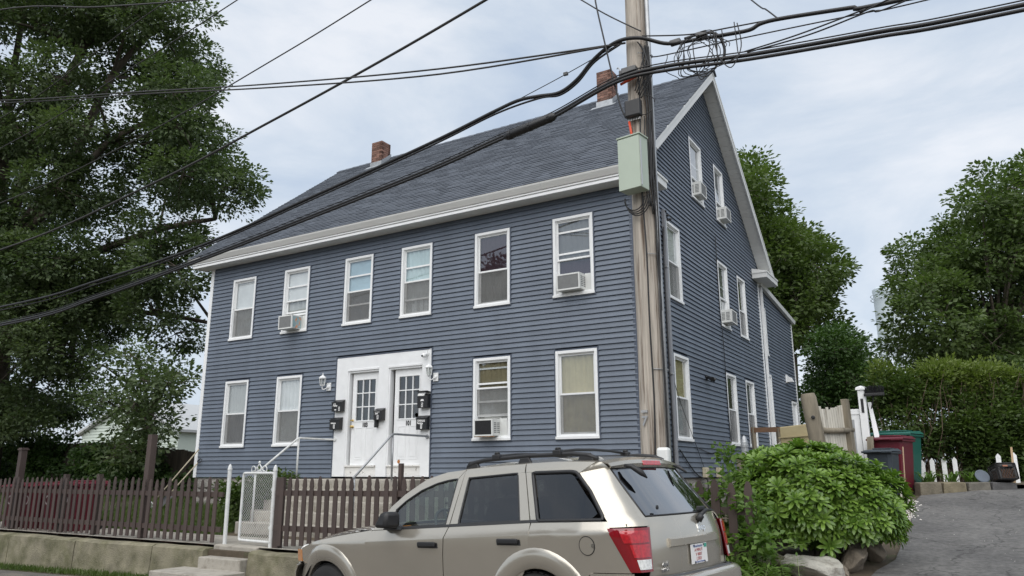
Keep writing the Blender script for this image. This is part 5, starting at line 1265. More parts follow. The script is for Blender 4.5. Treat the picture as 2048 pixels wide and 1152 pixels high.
# cabin
mb = MB(); mb.hexa([(1.55,-.78,.95),(2.0,-.78,.98),(2.0,.78,.98),(1.55,.78,.95),(1.62,-.76,1.12),(2.05,-.78,1.10),(2.05,.78,1.10),(1.62,.76,1.12)]); mb.build("dashboard", m_dash, car, bevel=.03)
mb = MB(); c_ = Vector((1.47,.37,1.10)); ax = Vector((-.88,0,.47)).normalized(); e1 = Vector((0,1,0)); e2 = ax.cross(e1)
mb.tube([c_+(e1*math.cos(2*PI*i/28)+e2*math.sin(2*PI*i/28))*.185 for i in range(29)], .016, 8, cap=False)
sw_ = mb.build("steering_wheel", m_dash, car, smooth=True)
mb = MB(); mb.tube([c_-e1*.18,c_+e1*.18], .018, 6); mb.tube([c_,c_-e2*.18], .018, 6); mb.tube([c_+ax*.02,c_-ax*.25], .045, 8); mb.build("wheel_hub", m_dash, sw_)
for x_, y_, nm in ((.98,.37,"front_seat"),(.98,-.37,"front_seat"),(.06,.0,"rear_seat")):
    w_ = .25 if nm == "front_seat" else .64; mb = MB()
    mb.hexa([(x_-.12,y_-w_,.72),(x_+.38,y_-w_,.72),(x_+.38,y_+w_,.72),(x_-.12,y_+w_,.72),(x_-.12,y_-w_,.86),(x_+.38,y_-w_,.90),(x_+.38,y_+w_,.90),(x_-.12,y_+w_,.86)])
    mb.hexa([(x_-.16,y_-w_,.8),(x_+.0,y_-w_,.82),(x_+.0,y_+w_,.82),(x_-.16,y_+w_,.8),(x_-.34,y_-w_*.85,1.36),(x_-.22,y_-w_*.85,1.36),(x_-.22,y_+w_*.85,1.36),(x_-.34,y_+w_*.85,1.36)])
    o = mb.build(nm, m_seat, car, bevel=.05, smooth=True)
    for yy in ((y_,) if w_ < .5 else (-.36,.36)):
        mb = MB(); mb.hexa([(x_-.40,yy-.13,1.39),(x_-.29,yy-.13,1.39),(x_-.29,yy+.13,1.39),(x_-.40,yy+.13,1.39),(x_-.40,yy-.11,1.54),(x_-.32,yy-.11,1.54),(x_-.32,yy+.11,1.54),(x_-.40,yy+.11,1.54)]); mb.build("headrest", m_seat, o, bevel=.03)
# cross bars on the roof rails
for x_, nm in ((.62,"cross_bar"),(-.10,"cross_bar")):
    mb = MB(); mb.tube([(x_,.60,1.75),(x_,.3,1.772),(x_,0,1.778),(x_,-.3,1.772),(x_,-.60,1.75)], .013, 8); cbx = mb.build(nm, m_trimblk, car, smooth=True)
    for sy_ in (-1, 1):
        mb = MB(); mb.box(x_-.045,x_+.045,sy_*.59-.035,sy_*.59+.035,1.712,1.768); mb.build("bar_clamp", m_trimblk, cbx, bevel=.012)
        mb = MB(); mb.lathe([(.024,0),(.028,.012),(.02,.022)], (x_,sy_*.59,1.766), 10); mb.build("clamp_knob", m_trimblk, cbx)
OAK = [[-18.8,3.6,4.9,0.97],[-25.6,-3.6,13.0,0.83],[-23.8,-0.1,11.6,0.84],[-22.6,0.8,16.9,0.84],[-28.3,1.0,3.5,0.81],[-26.6,-1.9,15.5,0.99],[-25.6,-1.6,7.0,1.28],[-19.7,-0.6,10.2,0.81],[-19.6,3.6,15.1,1.04],[-15.2,2.4,9.3,1.24],[-19.7,2.0,7.3,0.93],[-19.9,0.1,19.6,1.18],[-21.5,-0.5,4.8,1.03],[-18.9,2.5,14.0,1.17],[-22.0,-3.7,11.6,1.31],[-19.1,-1.0,9.0,1.32],[-20.7,-2.8,10.8,0.8],[-16.7,2.6,11.2,1.2],[-18.5,3.0,15.2,1.04],[-20.9,1.8,6.3,1.21],[-20.8,-4.1,15.0,0.93],[-24.8,1.2,8.0,1.36],[-22.3,-0.4,6.7,1.29],[-25.5,-0.2,3.7,1.24],[-17.5,-3.0,17.6,1.12],[-19.3,-0.3,3.9,1.13],[-23.3,1.2,9.6,1.11],[-21.4,0.9,11.5,0.95],[-19.3,0.1,7.0,1.39],[-22.0,-2.2,11.4,0.83],[-16.1,-1.0,14.3,0.92],[-19.7,1.6,11.1,1.07],[-27.0,-0.3,12.4,0.92],[-25.3,-1.7,21.0,1.02],[-25.9,1.5,10.0,1.33],[-27.7,-0.0,9.7,0.86],[-23.8,-0.6,8.5,0.86],[-22.9,0.7,2.1,1.33],[-21.1,-1.3,13.0,0.84],[-17.8,-1.3,10.7,0.89],[-21.3,-0.2,1.9,1.05],[-28.9,-0.6,2.7,0.96],[-23.5,0.1,17.4,1.37],[-24.0,-3.5,9.7,1.04],[-17.4,1.5,6.3,1.0],[-23.2,-0.3,13.8,1.27],[-24.1,1.0,2.2,1.13],[-16.3,0.7,15.0,1.33],[-24.1,1.0,12.6,0.88],[-19.6,-1.2,15.3,1.29],[-19.9,-1.0,4.8,1.4],[-23.0,-2.2,7.3,1.02],[-28.6,-3.9,21.7,1.29],[-22.6,1.0,18.7,1.02],[-19.4,0.2,9.1,1.24],[-28.3,-1.1,5.1,1.09],[-17.9,-0.4,14.9,1.11],[-24.1,-3.3,8.6,0.95],[-26.8,-1.9,7.2,1.11],[-20.2,-3.4,14.2,0.99],[-18.3,-1.9,19.0,0.95],[-29.6,0.2,5.8,1.35],[-20.1,-2.4,18.8,1.11],[-25.1,1.0,6.8,1.34],[-27.5,-0.3,8.5,1.38],[-18.5,2.4,9.9,0.94],[-22.6,3.1,10.4,0.91],[-24.1,-3.5,13.3,1.07],[-28.1,-0.4,7.5,0.8],[-23.1,-1.5,11.1,0.93],[-23.8,-3.1,17.7,0.89],[-19.9,-1.9,10.7,0.82],[-21.3,1.5,18.9,1.14],[-23.6,-0.8,6.1,1.0],[-28.1,-0.2,11.6,0.9],[-18.4,1.4,11.5,1.32],[-15.2,0.8,9.2,1.12],[-18.8,-0.7,19.0,1.37],[-22.4,-5.5,18.0,1.21],[-19.2,0.1,5.3,1.09],[-21.7,-2.7,17.6,1.04],[-25.5,-1.5,13.1,1.15],[-26.4,-0.2,7.2,1.05],[-23.2,-0.5,18.8,1.01],[-23.5,-0.2,2.5,0.92],[-19.8,-1.3,6.5,1.36],[-21.4,-0.5,11.9,0.97],[-15.4,0.7,10.8,1.01],[-18.7,-1.7,12.4,1.33],[-18.7,-0.8,6.6,1.09],[-25.4,-0.1,12.1,1.14],[-16.0,1.4,6.5,1.39],[-17.2,1.6,7.6,1.3],[-24.1,3.4,2.7,0.86],[-21.8,-1.7,3.7,0.88],[-20.6,-3.4,12.6,0.88],[-18.1,2.8,11.5,1.2],[-24.9,-0.9,4.9,1.1],[-24.8,-3.6,15.7,1.23],[-22.8,-3.6,9.7,0.84],[-19.2,3.6,11.2,1.32],[-20.0,0.4,14.9,0.93],[-25.4,2.6,7.3,1.0],[-22.7,-4.4,14.8,1.04],[-17.0,1.4,5.2,0.9],[-23.8,0.5,4.2,1.12],[-24.7,-0.8,10.3,1.0],[-20.0,1.4,5.8,1.07],[-21.7,-4.5,14.0,0.83],[-25.4,-2.5,14.2,1.31],[-17.2,-2.4,16.3,0.82],[-22.8,-2.4,4.4,1.3],[-25.4,-0.2,5.8,1.11],[-19.0,-2.7,18.4,1.05],[-22.8,0.5,5.7,1.22],[-21.0,-1.5,7.6,1.28],[-23.5,3.7,6.0,1.37],[-22.1,-1.8,8.9,1.05],[-19.2,3.8,9.1,0.81],[-15.7,0.5,12.0,1.39],[-30.0,0.8,3.5,1.08],[-26.0,-2.6,11.9,1.27],[-22.4,-1.5,17.3,1.06],[-18.1,0.3,16.9,1.35],[-18.4,0.9,18.8,0.91],[-22.8,-3.7,7.9,0.83],[-23.7,-2.3,16.3,1.11],[-26.4,-2.2,5.9,0.83],[-23.1,-0.2,16.4,0.88],[-23.4,1.3,14.2,1.19],[-20.5,-0.3,6.0,1.34],[-27.1,1.4,3.0,1.08],[-25.0,-1.6,1.6,0.9],[-20.2,1.1,3.7,0.93],[-22.9,3.1,5.2,0.96],[-19.8,-3.9,16.9,1.39],[-18.2,-1.7,14.8,1.13],[-26.9,-1.4,10.3,1.39],[-25.3,3.8,2.3,0.81],[-26.2,-1.2,19.0,1.28],[-21.7,-0.5,18.0,1.13],[-20.9,3.5,8.1,0.83],[-27.6,-0.1,3.6,1.32],[-24.2,-2.9,20.1,1.15],[-21.9,-2.9,15.3,1.29],[-18.6,1.3,5.7,0.88],[-21.1,0.7,2.9,1.26],[-19.9,1.7,14.3,1.35],[-23.4,-3.1,15.3,0.92],[-23.0,-3.2,18.4,1.21]]
OAK2 = [[-17.4,1.0,0.6,0.58],[-14.8,0.4,1.4,0.69],[-15.2,0.8,0.6,0.54],[-16.1,0.7,0.7,0.55],[-15.1,0.1,2.7,0.57],[-15.6,0.1,3.4,0.53],[-15.0,1.1,2.6,0.54],[-16.4,0.6,2.0,0.61],[-14.8,-0.2,2.0,0.6],[-16.7,1.1,3.2,0.61],[-16.3,-0.2,2.2,0.54],[-15.9,1.5,3.1,0.72],[-17.3,0.6,2.4,0.62],[-14.3,0.4,2.6,0.73],[-17.1,1.0,1.5,0.58],[-16.6,1.6,1.9,0.55],[-15.3,0.8,1.7,0.75],[-17.3,0.2,3.3,0.63],[-15.8,1.2,2.4,0.57],[-17.0,1.8,0.5,0.61]]
MAPLE = [[-1.5,22.3,8.6,1.43],[-2.4,24.3,7.7,1.47],[-2.6,20.6,11.4,1.27],[-2.0,28.2,8.7,1.52],[-3.0,22.4,8.0,1.2],[-2.6,22.4,11.4,1.52],[-4.0,24.5,8.7,1.56],[-4.3,25.5,12.7,1.2],[-1.3,21.0,9.5,1.56],[-3.4,25.4,10.0,1.7],[-3.5,23.0,13.0,1.21],[-4.2,25.1,15.7,1.38],[-2.9,26.9,9.4,1.77],[-3.2,21.5,10.1,1.48],[-3.2,25.5,7.1,1.51],[-0.1,23.8,9.2,1.21],[-3.4,23.2,14.6,1.14],[-2.6,20.5,7.9,1.21],[-2.2,25.1,11.2,1.47],[-2.9,24.5,12.6,1.45],[-1.0,21.4,7.4,1.74],[-1.4,28.2,10.5,1.73],[-4.0,26.4,8.4,1.75],[-2.4,27.4,11.5,1.6],[-2.6,24.2,9.3,1.77],[-3.1,23.8,6.4,1.15],[-1.3,26.3,10.3,1.86],[-1.1,25.6,8.5,1.19],[-3.5,23.7,10.7,1.16],[-3.6,25.9,14.5,1.17],[-3.0,20.0,9.8,1.52],[-1.5,23.5,11.3,1.11],[-1.1,23.5,7.1,1.88],[-2.8,21.3,13.1,1.73],[-2.4,19.3,12.1,1.39],[-2.9,26.5,12.8,1.2],[-1.9,20.9,6.2,1.26],[-3.0,22.2,6.3,1.36],[-3.2,27.8,7.3,1.72],[-3.9,26.3,11.4,1.57],[-1.9,26.8,7.3,1.36],[-0.0,21.4,8.6,1.12]]
IVYTREE = [[1.7,16.8,3.5,1.08],[1.3,20.0,2.9,0.74],[0.2,19.0,3.2,0.82],[1.2,15.0,4.2,0.7],[1.0,19.0,4.1,0.71],[1.2,17.8,3.5,0.87],[0.8,15.6,3.6,0.75],[1.2,17.6,2.7,0.8],[0.6,16.6,2.7,1.02],[1.7,16.4,2.6,0.76],[1.5,15.4,3.2,0.94],[1.3,19.7,4.2,0.86],[0.9,16.7,4.7,0.85],[1.2,15.9,4.4,1.02],[0.8,15.3,2.4,0.89],[0.7,18.0,2.0,0.9],[1.4,19.0,2.8,0.84],[1.6,16.8,1.9,0.88],[1.0,19.1,5.2,0.71],[0.2,18.9,2.3,1.0],[0.5,18.2,2.9,0.88],[0.9,18.2,4.4,0.97],[0.5,17.3,2.3,1.07],[1.6,15.9,2.0,0.82]]
BROAD = [[10.9,29.7,10.1,1.92],[5.4,26.4,4.5,1.75],[8.3,24.5,11.3,1.96],[4.3,28.1,8.7,1.9],[7.3,31.8,5.6,1.83],[8.1,33.7,6.7,1.42],[9.0,29.5,10.0,1.31],[3.0,28.5,6.4,1.24],[9.9,32.7,8.0,1.59],[7.0,29.5,12.1,1.63],[5.5,31.2,11.8,1.29],[9.4,31.0,9.7,2.06],[9.9,33.5,6.6,2.04],[11.0,38.3,5.0,1.71],[3.9,23.7,8.1,1.35],[4.7,27.4,10.4,1.92],[7.5,29.0,6.7,1.71],[7.5,25.7,10.2,1.79],[6.1,25.1,5.4,1.9],[6.3,24.9,9.1,1.55],[4.2,29.5,10.3,2.06],[4.2,30.1,4.5,1.39],[8.2,26.2,8.3,1.4],[11.5,34.0,12.2,1.51],[4.2,25.3,5.5,1.73],[4.4,32.4,5.5,1.79],[4.5,34.5,5.1,1.52],[9.1,28.7,5.9,1.37],[5.5,32.9,4.5,1.99],[9.6,27.1,11.0,1.88],[7.6,25.9,12.4,1.8],[6.7,30.1,5.5,2.02],[4.5,23.6,6.6,2.06],[7.4,28.5,8.8,1.6],[9.2,33.9,9.4,1.84],[7.9,27.9,12.7,1.66],[8.8,33.4,12.0,1.94],[9.2,31.4,14.4,1.59],[6.0,28.3,10.4,2.01],[8.5,27.1,5.3,1.82],[10.3,31.3,7.9,1.35],[5.3,33.1,8.4,1.23],[6.9,26.1,3.8,1.73],[1.9,32.5,6.3,1.36],[4.9,30.3,7.6,2.08],[4.4,32.7,10.6,1.45],[7.9,33.6,4.1,1.35],[11.8,37.5,10.2,2.09],[9.1,25.5,10.1,1.24],[8.0,27.2,9.8,1.49],[8.9,29.6,11.8,1.67],[7.1,33.9,10.8,1.23],[10.4,30.8,12.1,1.62],[8.2,30.6,6.9,1.28],[9.6,35.9,10.3,1.64],[7.2,32.9,12.0,1.34],[8.5,35.8,6.0,1.67],[9.7,31.7,5.6,1.47],[11.5,32.2,12.0,1.28],[11.3,35.4,8.0,1.39],[10.3,37.0,8.1,1.56],[6.8,30.6,8.9,1.49],[6.2,34.5,5.5,1.49],[3.4,30.7,9.7,1.6],[4.3,25.7,7.8,1.36],[9.8,30.5,4.4,1.57],[3.7,27.9,5.0,1.48],[6.5,26.9,5.8,1.53],[10.1,32.7,13.3,1.99],[6.5,24.3,11.6,1.24],[7.4,32.5,9.1,1.54],[5.8,32.5,6.7,2.05],[6.0,29.5,4.3,1.79],[5.1,30.7,10.3,1.71],[10.2,33.0,10.9,1.49]]
# ------------------------------------------------------------------ foliage tools
def leaf_mesh(name, pos, adir, nrm_, L, W, m_, fold=.25):
    """pos, adir, nrm_: (n,3) arrays; every leaf is one folded diamond of two triangles"""
    n = len(pos)
    adir = adir/np.linalg.norm(adir, axis=1, keepdims=True)
    b = np.cross(nrm_, adir); b /= np.maximum(np.linalg.norm(b, axis=1, keepdims=True), 1e-6)
    nn = np.cross(adir, b)
    L = L.reshape(-1,1); W = W.reshape(-1,1)
    v = np.empty((n,4,3)); v[:,0] = pos; v[:,1] = pos+adir*L*.45+b*W*.5+nn*W*fold; v[:,2] = pos+adir*L; v[:,3] = pos+adir*L*.45-b*W*.5+nn*W*fold
    me = bpy.data.meshes.new(name); me.vertices.add(4*n); me.vertices.foreach_set("co", v.reshape(-1))
    idx = np.arange(n)*4
    tri = np.stack([idx, idx+1, idx+2, idx, idx+2, idx+3], 1).reshape(-1)
    me.loops.add(6*n); me.loops.foreach_set("vertex_index", tri.astype(np.int32))
    me.polygons.add(2*n); me.polygons.foreach_set("loop_start", np.arange(2*n, dtype=np.int32)*3)
    try: me.polygons.foreach_set("loop_total", np.full(2*n, 3, dtype=np.int32))
    except Exception: pass
    me.materials.append(m_); me.update(calc_edges=True); me.validate(); return me
def crown_points(lobes, n, rng, clump=.32, per=26, flat=.8, shell=.45):
    L = np.array(lobes, float); w = L[:,3]**2; w /= w.sum(); k = max(1, n//per)
    li = rng.choice(len(L), k, p=w); d = rng.normal(size=(k,3)); d /= np.linalg.norm(d, axis=1, keepdims=True)
    rad = rng.uniform(shell, 1.0, k)**.8
    c = L[li,:3]+d*(L[li,3]*rad)[:,None]*np.array([1,1,flat])
    cs = clump*rng.uniform(.6,1.4,k)
    q = np.repeat(np.arange(k), per)
    off = rng.normal(size=(k*per,3)); off /= np.linalg.norm(off, axis=1, keepdims=True)
    off *= (1.75*cs[q]*rng.uniform(0,1,k*per)**.42)[:,None]*np.array([1,1,.58])
    P = c[q]+off
    A = off*1.2+d[q]*.35*cs[q][:,None]+rng.normal(size=P.shape)*.12*clump; A[:,2] -= .05*clump
    Nn = rng.normal(size=P.shape)*.5+np.array([0,0,1.0])+d[q]*.5
    return P, A, Nn, c
def limb(mb, pts, r0, r1, n=8, k=6):
    s_ = spline(pts, k); m = len(s_); mb.tube(s_, [r0+(r1-r0)*(i/(m-1))**.8 for i in range(m)], n)
def tree(name, label, lobes, base, fork, n, leaf, m_leaf, r_trunk, seed, limbs=(), clump=.32, per=26, group=None, twigs=2, shell=.45, flat=.8, ratio=.62, cat="tree"):
    rng = np.random.default_rng(seed); t = thing(name, label, cat, base, group)
    mb = MB(); limb(mb, [base, tuple((np.array(base)+np.array(fork))/2+rng.normal(size=3)*.15), fork], r_trunk, r_trunk*.72, 12)
    tr = mb.build("trunk", m_bark, t, smooth=True)
    mb = MB(); anchors = [np.array(fork)]
    for pts, r in limbs:
        limb(mb, pts, r, r*.35, 8); anchors += [np.array(p) for p in pts[1:]]
    P, A, Nn, C_ = crown_points(lobes, n, rng, clump, per, flat, shell)
    for L in lobes:
        c = np.array(L[:3]); a = min(anchors, key=lambda q: np.linalg.norm(q-c)+(3 if q[2] > c[2]+.5 else 0))
        mid = (a+c)/2+rng.normal(size=3)*.25+np.array([0,0,.15]); dd = np.linalg.norm(c-a)
        limb(mb, [tuple(a), tuple(mid), tuple(c)], min(.11, .03+.014*dd), .018, 5, 4)
        near = C_[np.linalg.norm(C_-c, axis=1) < L[3]*1.05]
        for k in range(min(twigs, len(near))):
            q = near[rng.integers(len(near))]; mb.tube([tuple(c), tuple((c+q)/2+rng.normal(size=3)*.08), tuple(q)], [.016,.011,.005], 4, cap=False)
    stuff(mb.build("limbs", m_bark, t, smooth=True))
    ls = leaf*rng.uniform(.7,1.25,len(P))
    me = leaf_mesh("crown", P, A, Nn, ls, ls*ratio, m_leaf); stuff(link("crown", me, t))
    return t
lf_oak = leaf_mat("oak leaf", (.056,.088,.042), (.138,.180,.084), .33)
lf_maple = leaf_mat("maple leaf", (.058,.092,.028), (.118,.165,.048), .35)
lf_ivy = leaf_mat("ivy leaf", (.026,.055,.016), (.062,.115,.026), .25)
lf_broad = leaf_mat("broad tree leaf", (.056,.090,.032), (.122,.170,.058), .36)
lf_hedge = leaf_mat("hedge leaf", (.036,.066,.018), (.092,.135,.034), .3)
lf_hedgetop = leaf_mat("yellow green hedge shoot", (.085,.13,.026), (.17,.215,.052), .35)
lf_bush = leaf_mat("glossy bush leaf", (.068,.14,.020), (.215,.335,.062), .22, .32, .5, .8)
lf_weed = leaf_mat("weed leaf", (.07,.14,.03), (.15,.23,.05), .35, rnd=.6)
lf_grass = leaf_mat("lawn grass", (.05,.09,.02), (.11,.15,.04), .3, rnd=.5)
tree("oak_tree", "huge dark oak tree filling the left side behind the fence", OAK, (-24.4,.7,-.6), (-22.9,-.6,7.6), 300000, .14, lf_oak, .48, 1,
     limbs=[(((-22.9,-.6,7.6),(-21.4,-.7,11.0),(-19.6,-.5,14.4),(-18.6,0,17)),.24), (((-22.9,-.6,7.6),(-20.6,0,10.3),(-18.9,.2,13.4),(-17.6,1,15.5)),.22), (((-22.9,-.6,7.6),(-21.2,.0,9.0),(-19.2,.6,11.2),(-17,1.6,12.2)),.2), (((-23,-.4,6.4),(-20.5,.8,7.3),(-18,2,8.2),(-16.4,3,8.6)),.2), (((-23.2,-.2,5.4),(-20.8,1.2,5.6),(-18.4,2.6,5.4),(-16.5,3.4,5.0)),.16), (((-23,-.6,7.2),(-25,-1.5,10),(-26,-2,14)),.22), (((-22.9,-.6,7.6),(-22.6,-1.2,12),(-22,-1.5,17)),.22)], clump=.29, per=72, twigs=7, shell=.62, flat=.72)
tree("young_tree", "sparse young tree with hanging boughs in front of the pale building", OAK2, (-18.6,2.6,-.5), (-18.3,2.6,1.9), 6000, .15, lf_oak, .09, 2, clump=.26, per=22, twigs=4, group="background trees")
tree("maple_tree", "bushy green tree rising behind the rear of the house", MAPLE, (-3.0,25,-.3), (-2.0,24.5,5.5), 52000, .22, lf_maple, .35, 3, clump=.36, per=62, twigs=5, group="background trees", shell=.6)
tree("ivy_tree", "dark ivy clad tree between the house and the white fence post", IVYTREE, (1.6,17,-.1), (1.6,17,2.2), 30000, .14, lf_ivy, .2, 4, clump=.22, per=26, group="background trees")
tree("broadleaf_tree", "largest broad green tree at the right edge above the hedge", BROAD, (6.5,28,0), (6.4,28,4.5), 90000, .22, lf_broad, .45, 5, clump=.38, per=62, twigs=6, group="background trees", shell=.6)

# ---- vine covered board fence at the far left
bf = thing("board_fence", "dark vine covered board fence behind the left lawn", "fence", (-20,2.0,-.6))
m_dkboard = mat("dark weathered board", (.055,.045,.034), .9, .3, 8, .5, 40, stretch=(1,1,.15), rnd=.25)
for k in range(120):
    x = -12.9-.152*k; mb = MB()
    h = .55+.55*min(1, k/40)+random.uniform(-.02,.02); mb.box(x-.145, x, 2.0, 2.022, -.65, h); mb.build("board", m_dkboard, bf)
rng = np.random.default_rng(21)
vl = []
for k in range(110):
    x = -12.8-rng.uniform(0,17); h = np.interp(x, [-30,-24,-19,-15.5,-12.8],[1.5,1.35,.95,.30,.15])
    vl.append([x, 1.75+rng.uniform(-.2,.25), rng.uniform(-.45, h), rng.uniform(.25,.45)])
P, A, Nn, C_ = crown_points(vl, 26000, rng, .16, 22, .9, .3); ls = .12*rng.uniform(.7,1.3,len(P)); Nn = rng.normal(size=P.shape)*.5+np.array([.2,-.8,.5]); A[:,2] -= .06
vn = stuff(link("vine_leaves", leaf_mesh("vine_leaves", P, A, Nn, ls, ls*.8, lf_ivy), bf))
# ---- hedge on the right
hl, ht, hm = [], [], []
for k in range(60):
    t_ = rng.uniform(0,1); x = 3.35+3.6*t_; y = 6.1+2.1*t_+rng.uniform(-.25,.45); top = 2.15-.1*t_
    z = rng.uniform(.55, top-.1) if t_ < .45 else rng.uniform(-.05, top-.1)
    hl.append([x, y, z, rng.uniform(.28,.5)])
for k in range(34):
    t_ = rng.uniform(.35,1); hl.append([3.35+3.6*t_, 5.85+2.0*t_+rng.uniform(-.35,.1), rng.uniform(-.1,1.3), rng.uniform(.22,.4)])
for k in range(34):
    t_ = k/33; ht.append([3.3+3.8*t_, 6.2+2.1*t_+rng.uniform(-.2,.4), 2.02-.02*t_+.16*math.sin(k*1.3)+rng.uniform(-.25,.3), rng.uniform(.2,.48)])
hedge = thing("overgrown_hedge", "tall overgrown hedge with bare twigs and yellow green top", "hedge", (5.0,7.0,-.2))
P, A, Nn, C_ = crown_points(hl, 42000, rng, .15, 22, .95, .3); ls = .10*rng.uniform(.7,1.3,len(P)); stuff(link("foliage", leaf_mesh("foliage", P, A, Nn, ls, ls*.55, lf_hedge), hedge))
P, A, Nn, C_ = crown_points(ht, 17000, rng, .15, 20, .8, .2); A[:,2] += .12; ls = .085*rng.uniform(.7,1.3,len(P)); stuff(link("top_shoots", leaf_mesh("top_shoots", P, A, Nn, ls, ls*.5, lf_hedgetop), hedge))
mb = MB(); m_twig = mat("hedge twig", (.13,.095,.065), .9, .2, 10)
for k in range(260):
    t_ = rng.uniform(0,1); b = np.array([3.4+3.4*t_, 6.2+2.0*t_+rng.uniform(-.2,.2), -.2]); top = b+np.array([rng.uniform(-.6,.6), rng.uniform(-.5,.3), rng.uniform(1.3,2.5)])
    mid = (b+top)/2+rng.normal(size=3)*.15; mb.tube([tuple(b), tuple(mid), tuple(top)], [.014,.009,.004], 4, cap=False)
stuff(mb.build("twigs", m_twig, hedge))
# ---- rounded glossy shrub on the rocks
bush = thing("rounded_shrub", "rounded glossy green shrub of leaf rosettes above the boulders", "shrub", (3.3,-1.9,-1.0))
def rosette(seed):
    r_ = random.Random(seed); mb = MB()
    for ring_i, (nl, tilt, ln) in enumerate(((9,.22,.15),(8,.62,.135),(5,1.1,.095))):
        for k in range(nl):
            a = 2*PI*(k+.5*ring_i)/nl+r_.uniform(-.18,.18); t = tilt+r_.uniform(-.12,.12); ln_ = ln*r_.uniform(.85,1.15); w = ln_*.27
            ax = Vector((math.cos(a)*math.cos(t), math.sin(a)*math.cos(t), math.sin(t))); b = Vector((-math.sin(a), math.cos(a), 0)); nn = ax.cross(b)*-1
            nn = b.cross(ax)*-1
            p0 = Vector((0,0,.01*ring_i)); m1 = p0+ax*ln_*.35; m2 = p0+ax*ln_*.75-Vector((0,0,.006)); tip = p0+ax*ln_-Vector((0,0,.016))
            up_ = Vector((0,0,.007))
            mb.add([p0, m1+b*w*.42+up_, m1, m1-b*w*.42+up_, m2+b*w*.5+up_, m2, m2-b*w*.5+up_, tip], [(0,2,1),(0,3,2),(1,2,5,4),(2,3,6,5),(4,5,7),(5,6,7)])
    return mb
ros = [rosette(k) for k in range(5)]; rosm = [r.mesh("leaf_rosette", lf_bush, True) for r in ros]
ELL = [((2.98,-2.05,-.20),(.70,.68,.62)), ((3.62,-1.82,-.33),(.56,.60,.48)), ((3.30,-1.95,-.14),(.58,.56,.50))]
pts = []
rb_ = random.Random(6)
for ci, (c, R_) in enumerate(ELL):
    n = 400 if ci == 0 else 310
    for i in range(n):
        z = 1-2*(i+.5)/n; rr_ = math.sqrt(1-z*z); a = i*2.39996
        d = Vector((rr_*math.cos(a), rr_*math.sin(a), z))
        if z < -.75: continue
        p = Vector((c[0]+R_[0]*d.x, c[1]+R_[1]*d.y, c[2]+R_[2]*d.z)); nrm_ = Vector((d.x/R_[0], d.y/R_[1], d.z/R_[2])).normalized()
        p += nrm_*(rb_.uniform(-.08,.06)+(rb_.uniform(.03,.11) if rb_.random() < .12 else 0)+.07*math.sin(p.x*9+p.z*5)*math.sin(p.y*8+p.z*7))
        if any(cj != ci and sum(((p[q]-cc[q])/(RR2[q]))**2 for q in range(3)) < .86 for cj, (cc, RR2) in enumerate(ELL)): continue
        pts.append((p, nrm_))
def vis(pn): return -(pn[1].dot((CAM_POS-pn[0]).normalized()))
pts.sort(key=vis)
def ros_mat(p, nrm_, k):
    ax = (nrm_*.75+Vector((0,0,.55))+Vector((rb_.uniform(-.2,.2),rb_.uniform(-.2,.2),0))).normalized()
    q = ax.to_track_quat('Z','Y'); return q, rb_.uniform(.85,1.25), rb_.uniform(0,6.28)
inn = MB()
for k, (p, nrm_) in enumerate(pts):
    q, s_, spin = ros_mat(p, nrm_, k); M4 = (q.to_matrix() @ Matrix.Rotation(spin,3,'Z'))*s_
    if k < 295:
        o = link("leaf_rosette", rosm[k % 5], bush, 0, p); o.rotation_euler = (q.to_matrix() @ Matrix.Rotation(spin,3,'Z')).to_euler(); o.scale = (s_,s_,s_)
    else:
        src = ros[k % 5]; inn.add([M4 @ Vector(v)+p for v in src.v], src.f)
for k in range(300):      # leaves deeper inside
    c, R_ = ELL[k % 3]; d = Vector((rb_.gauss(0,1),rb_.gauss(0,1),rb_.gauss(0,1))).normalized()*rb_.uniform(.6,.9)
    p = Vector((c[0]+R_[0]*d.x, c[1]+R_[1]*d.y, c[2]+R_[2]*d.z)); q, s_, spin = ros_mat(p, d.normalized(), k); M4 = (q.to_matrix() @ Matrix.Rotation(spin,3,'Z'))*s_
    inn.add([M4 @ Vector(v)+p for v in ros[k % 5].v], ros[k % 5].f)
stuff(inn.build("inner_foliage", lf_bush, bush, smooth=True))
mb = MB()
for k in range(26):
    c, R_ = ELL[k % 3]; a = rb_.uniform(0,6.28); e_ = Vector((c[0]+R_[0]*.7*math.cos(a), c[1]+R_[1]*.7*math.sin(a), c[2]+R_[2]*rb_.uniform(-.2,.7)))
    mb.tube([(3.25+rb_.uniform(-.2,.2),-1.85,-1.0), tuple(Vector((3.25,-1.85,-.6)).lerp(e_,.5)), tuple(e_)], [.03,.02,.008], 5)
stuff(mb.build("stems", m_bark, bush))
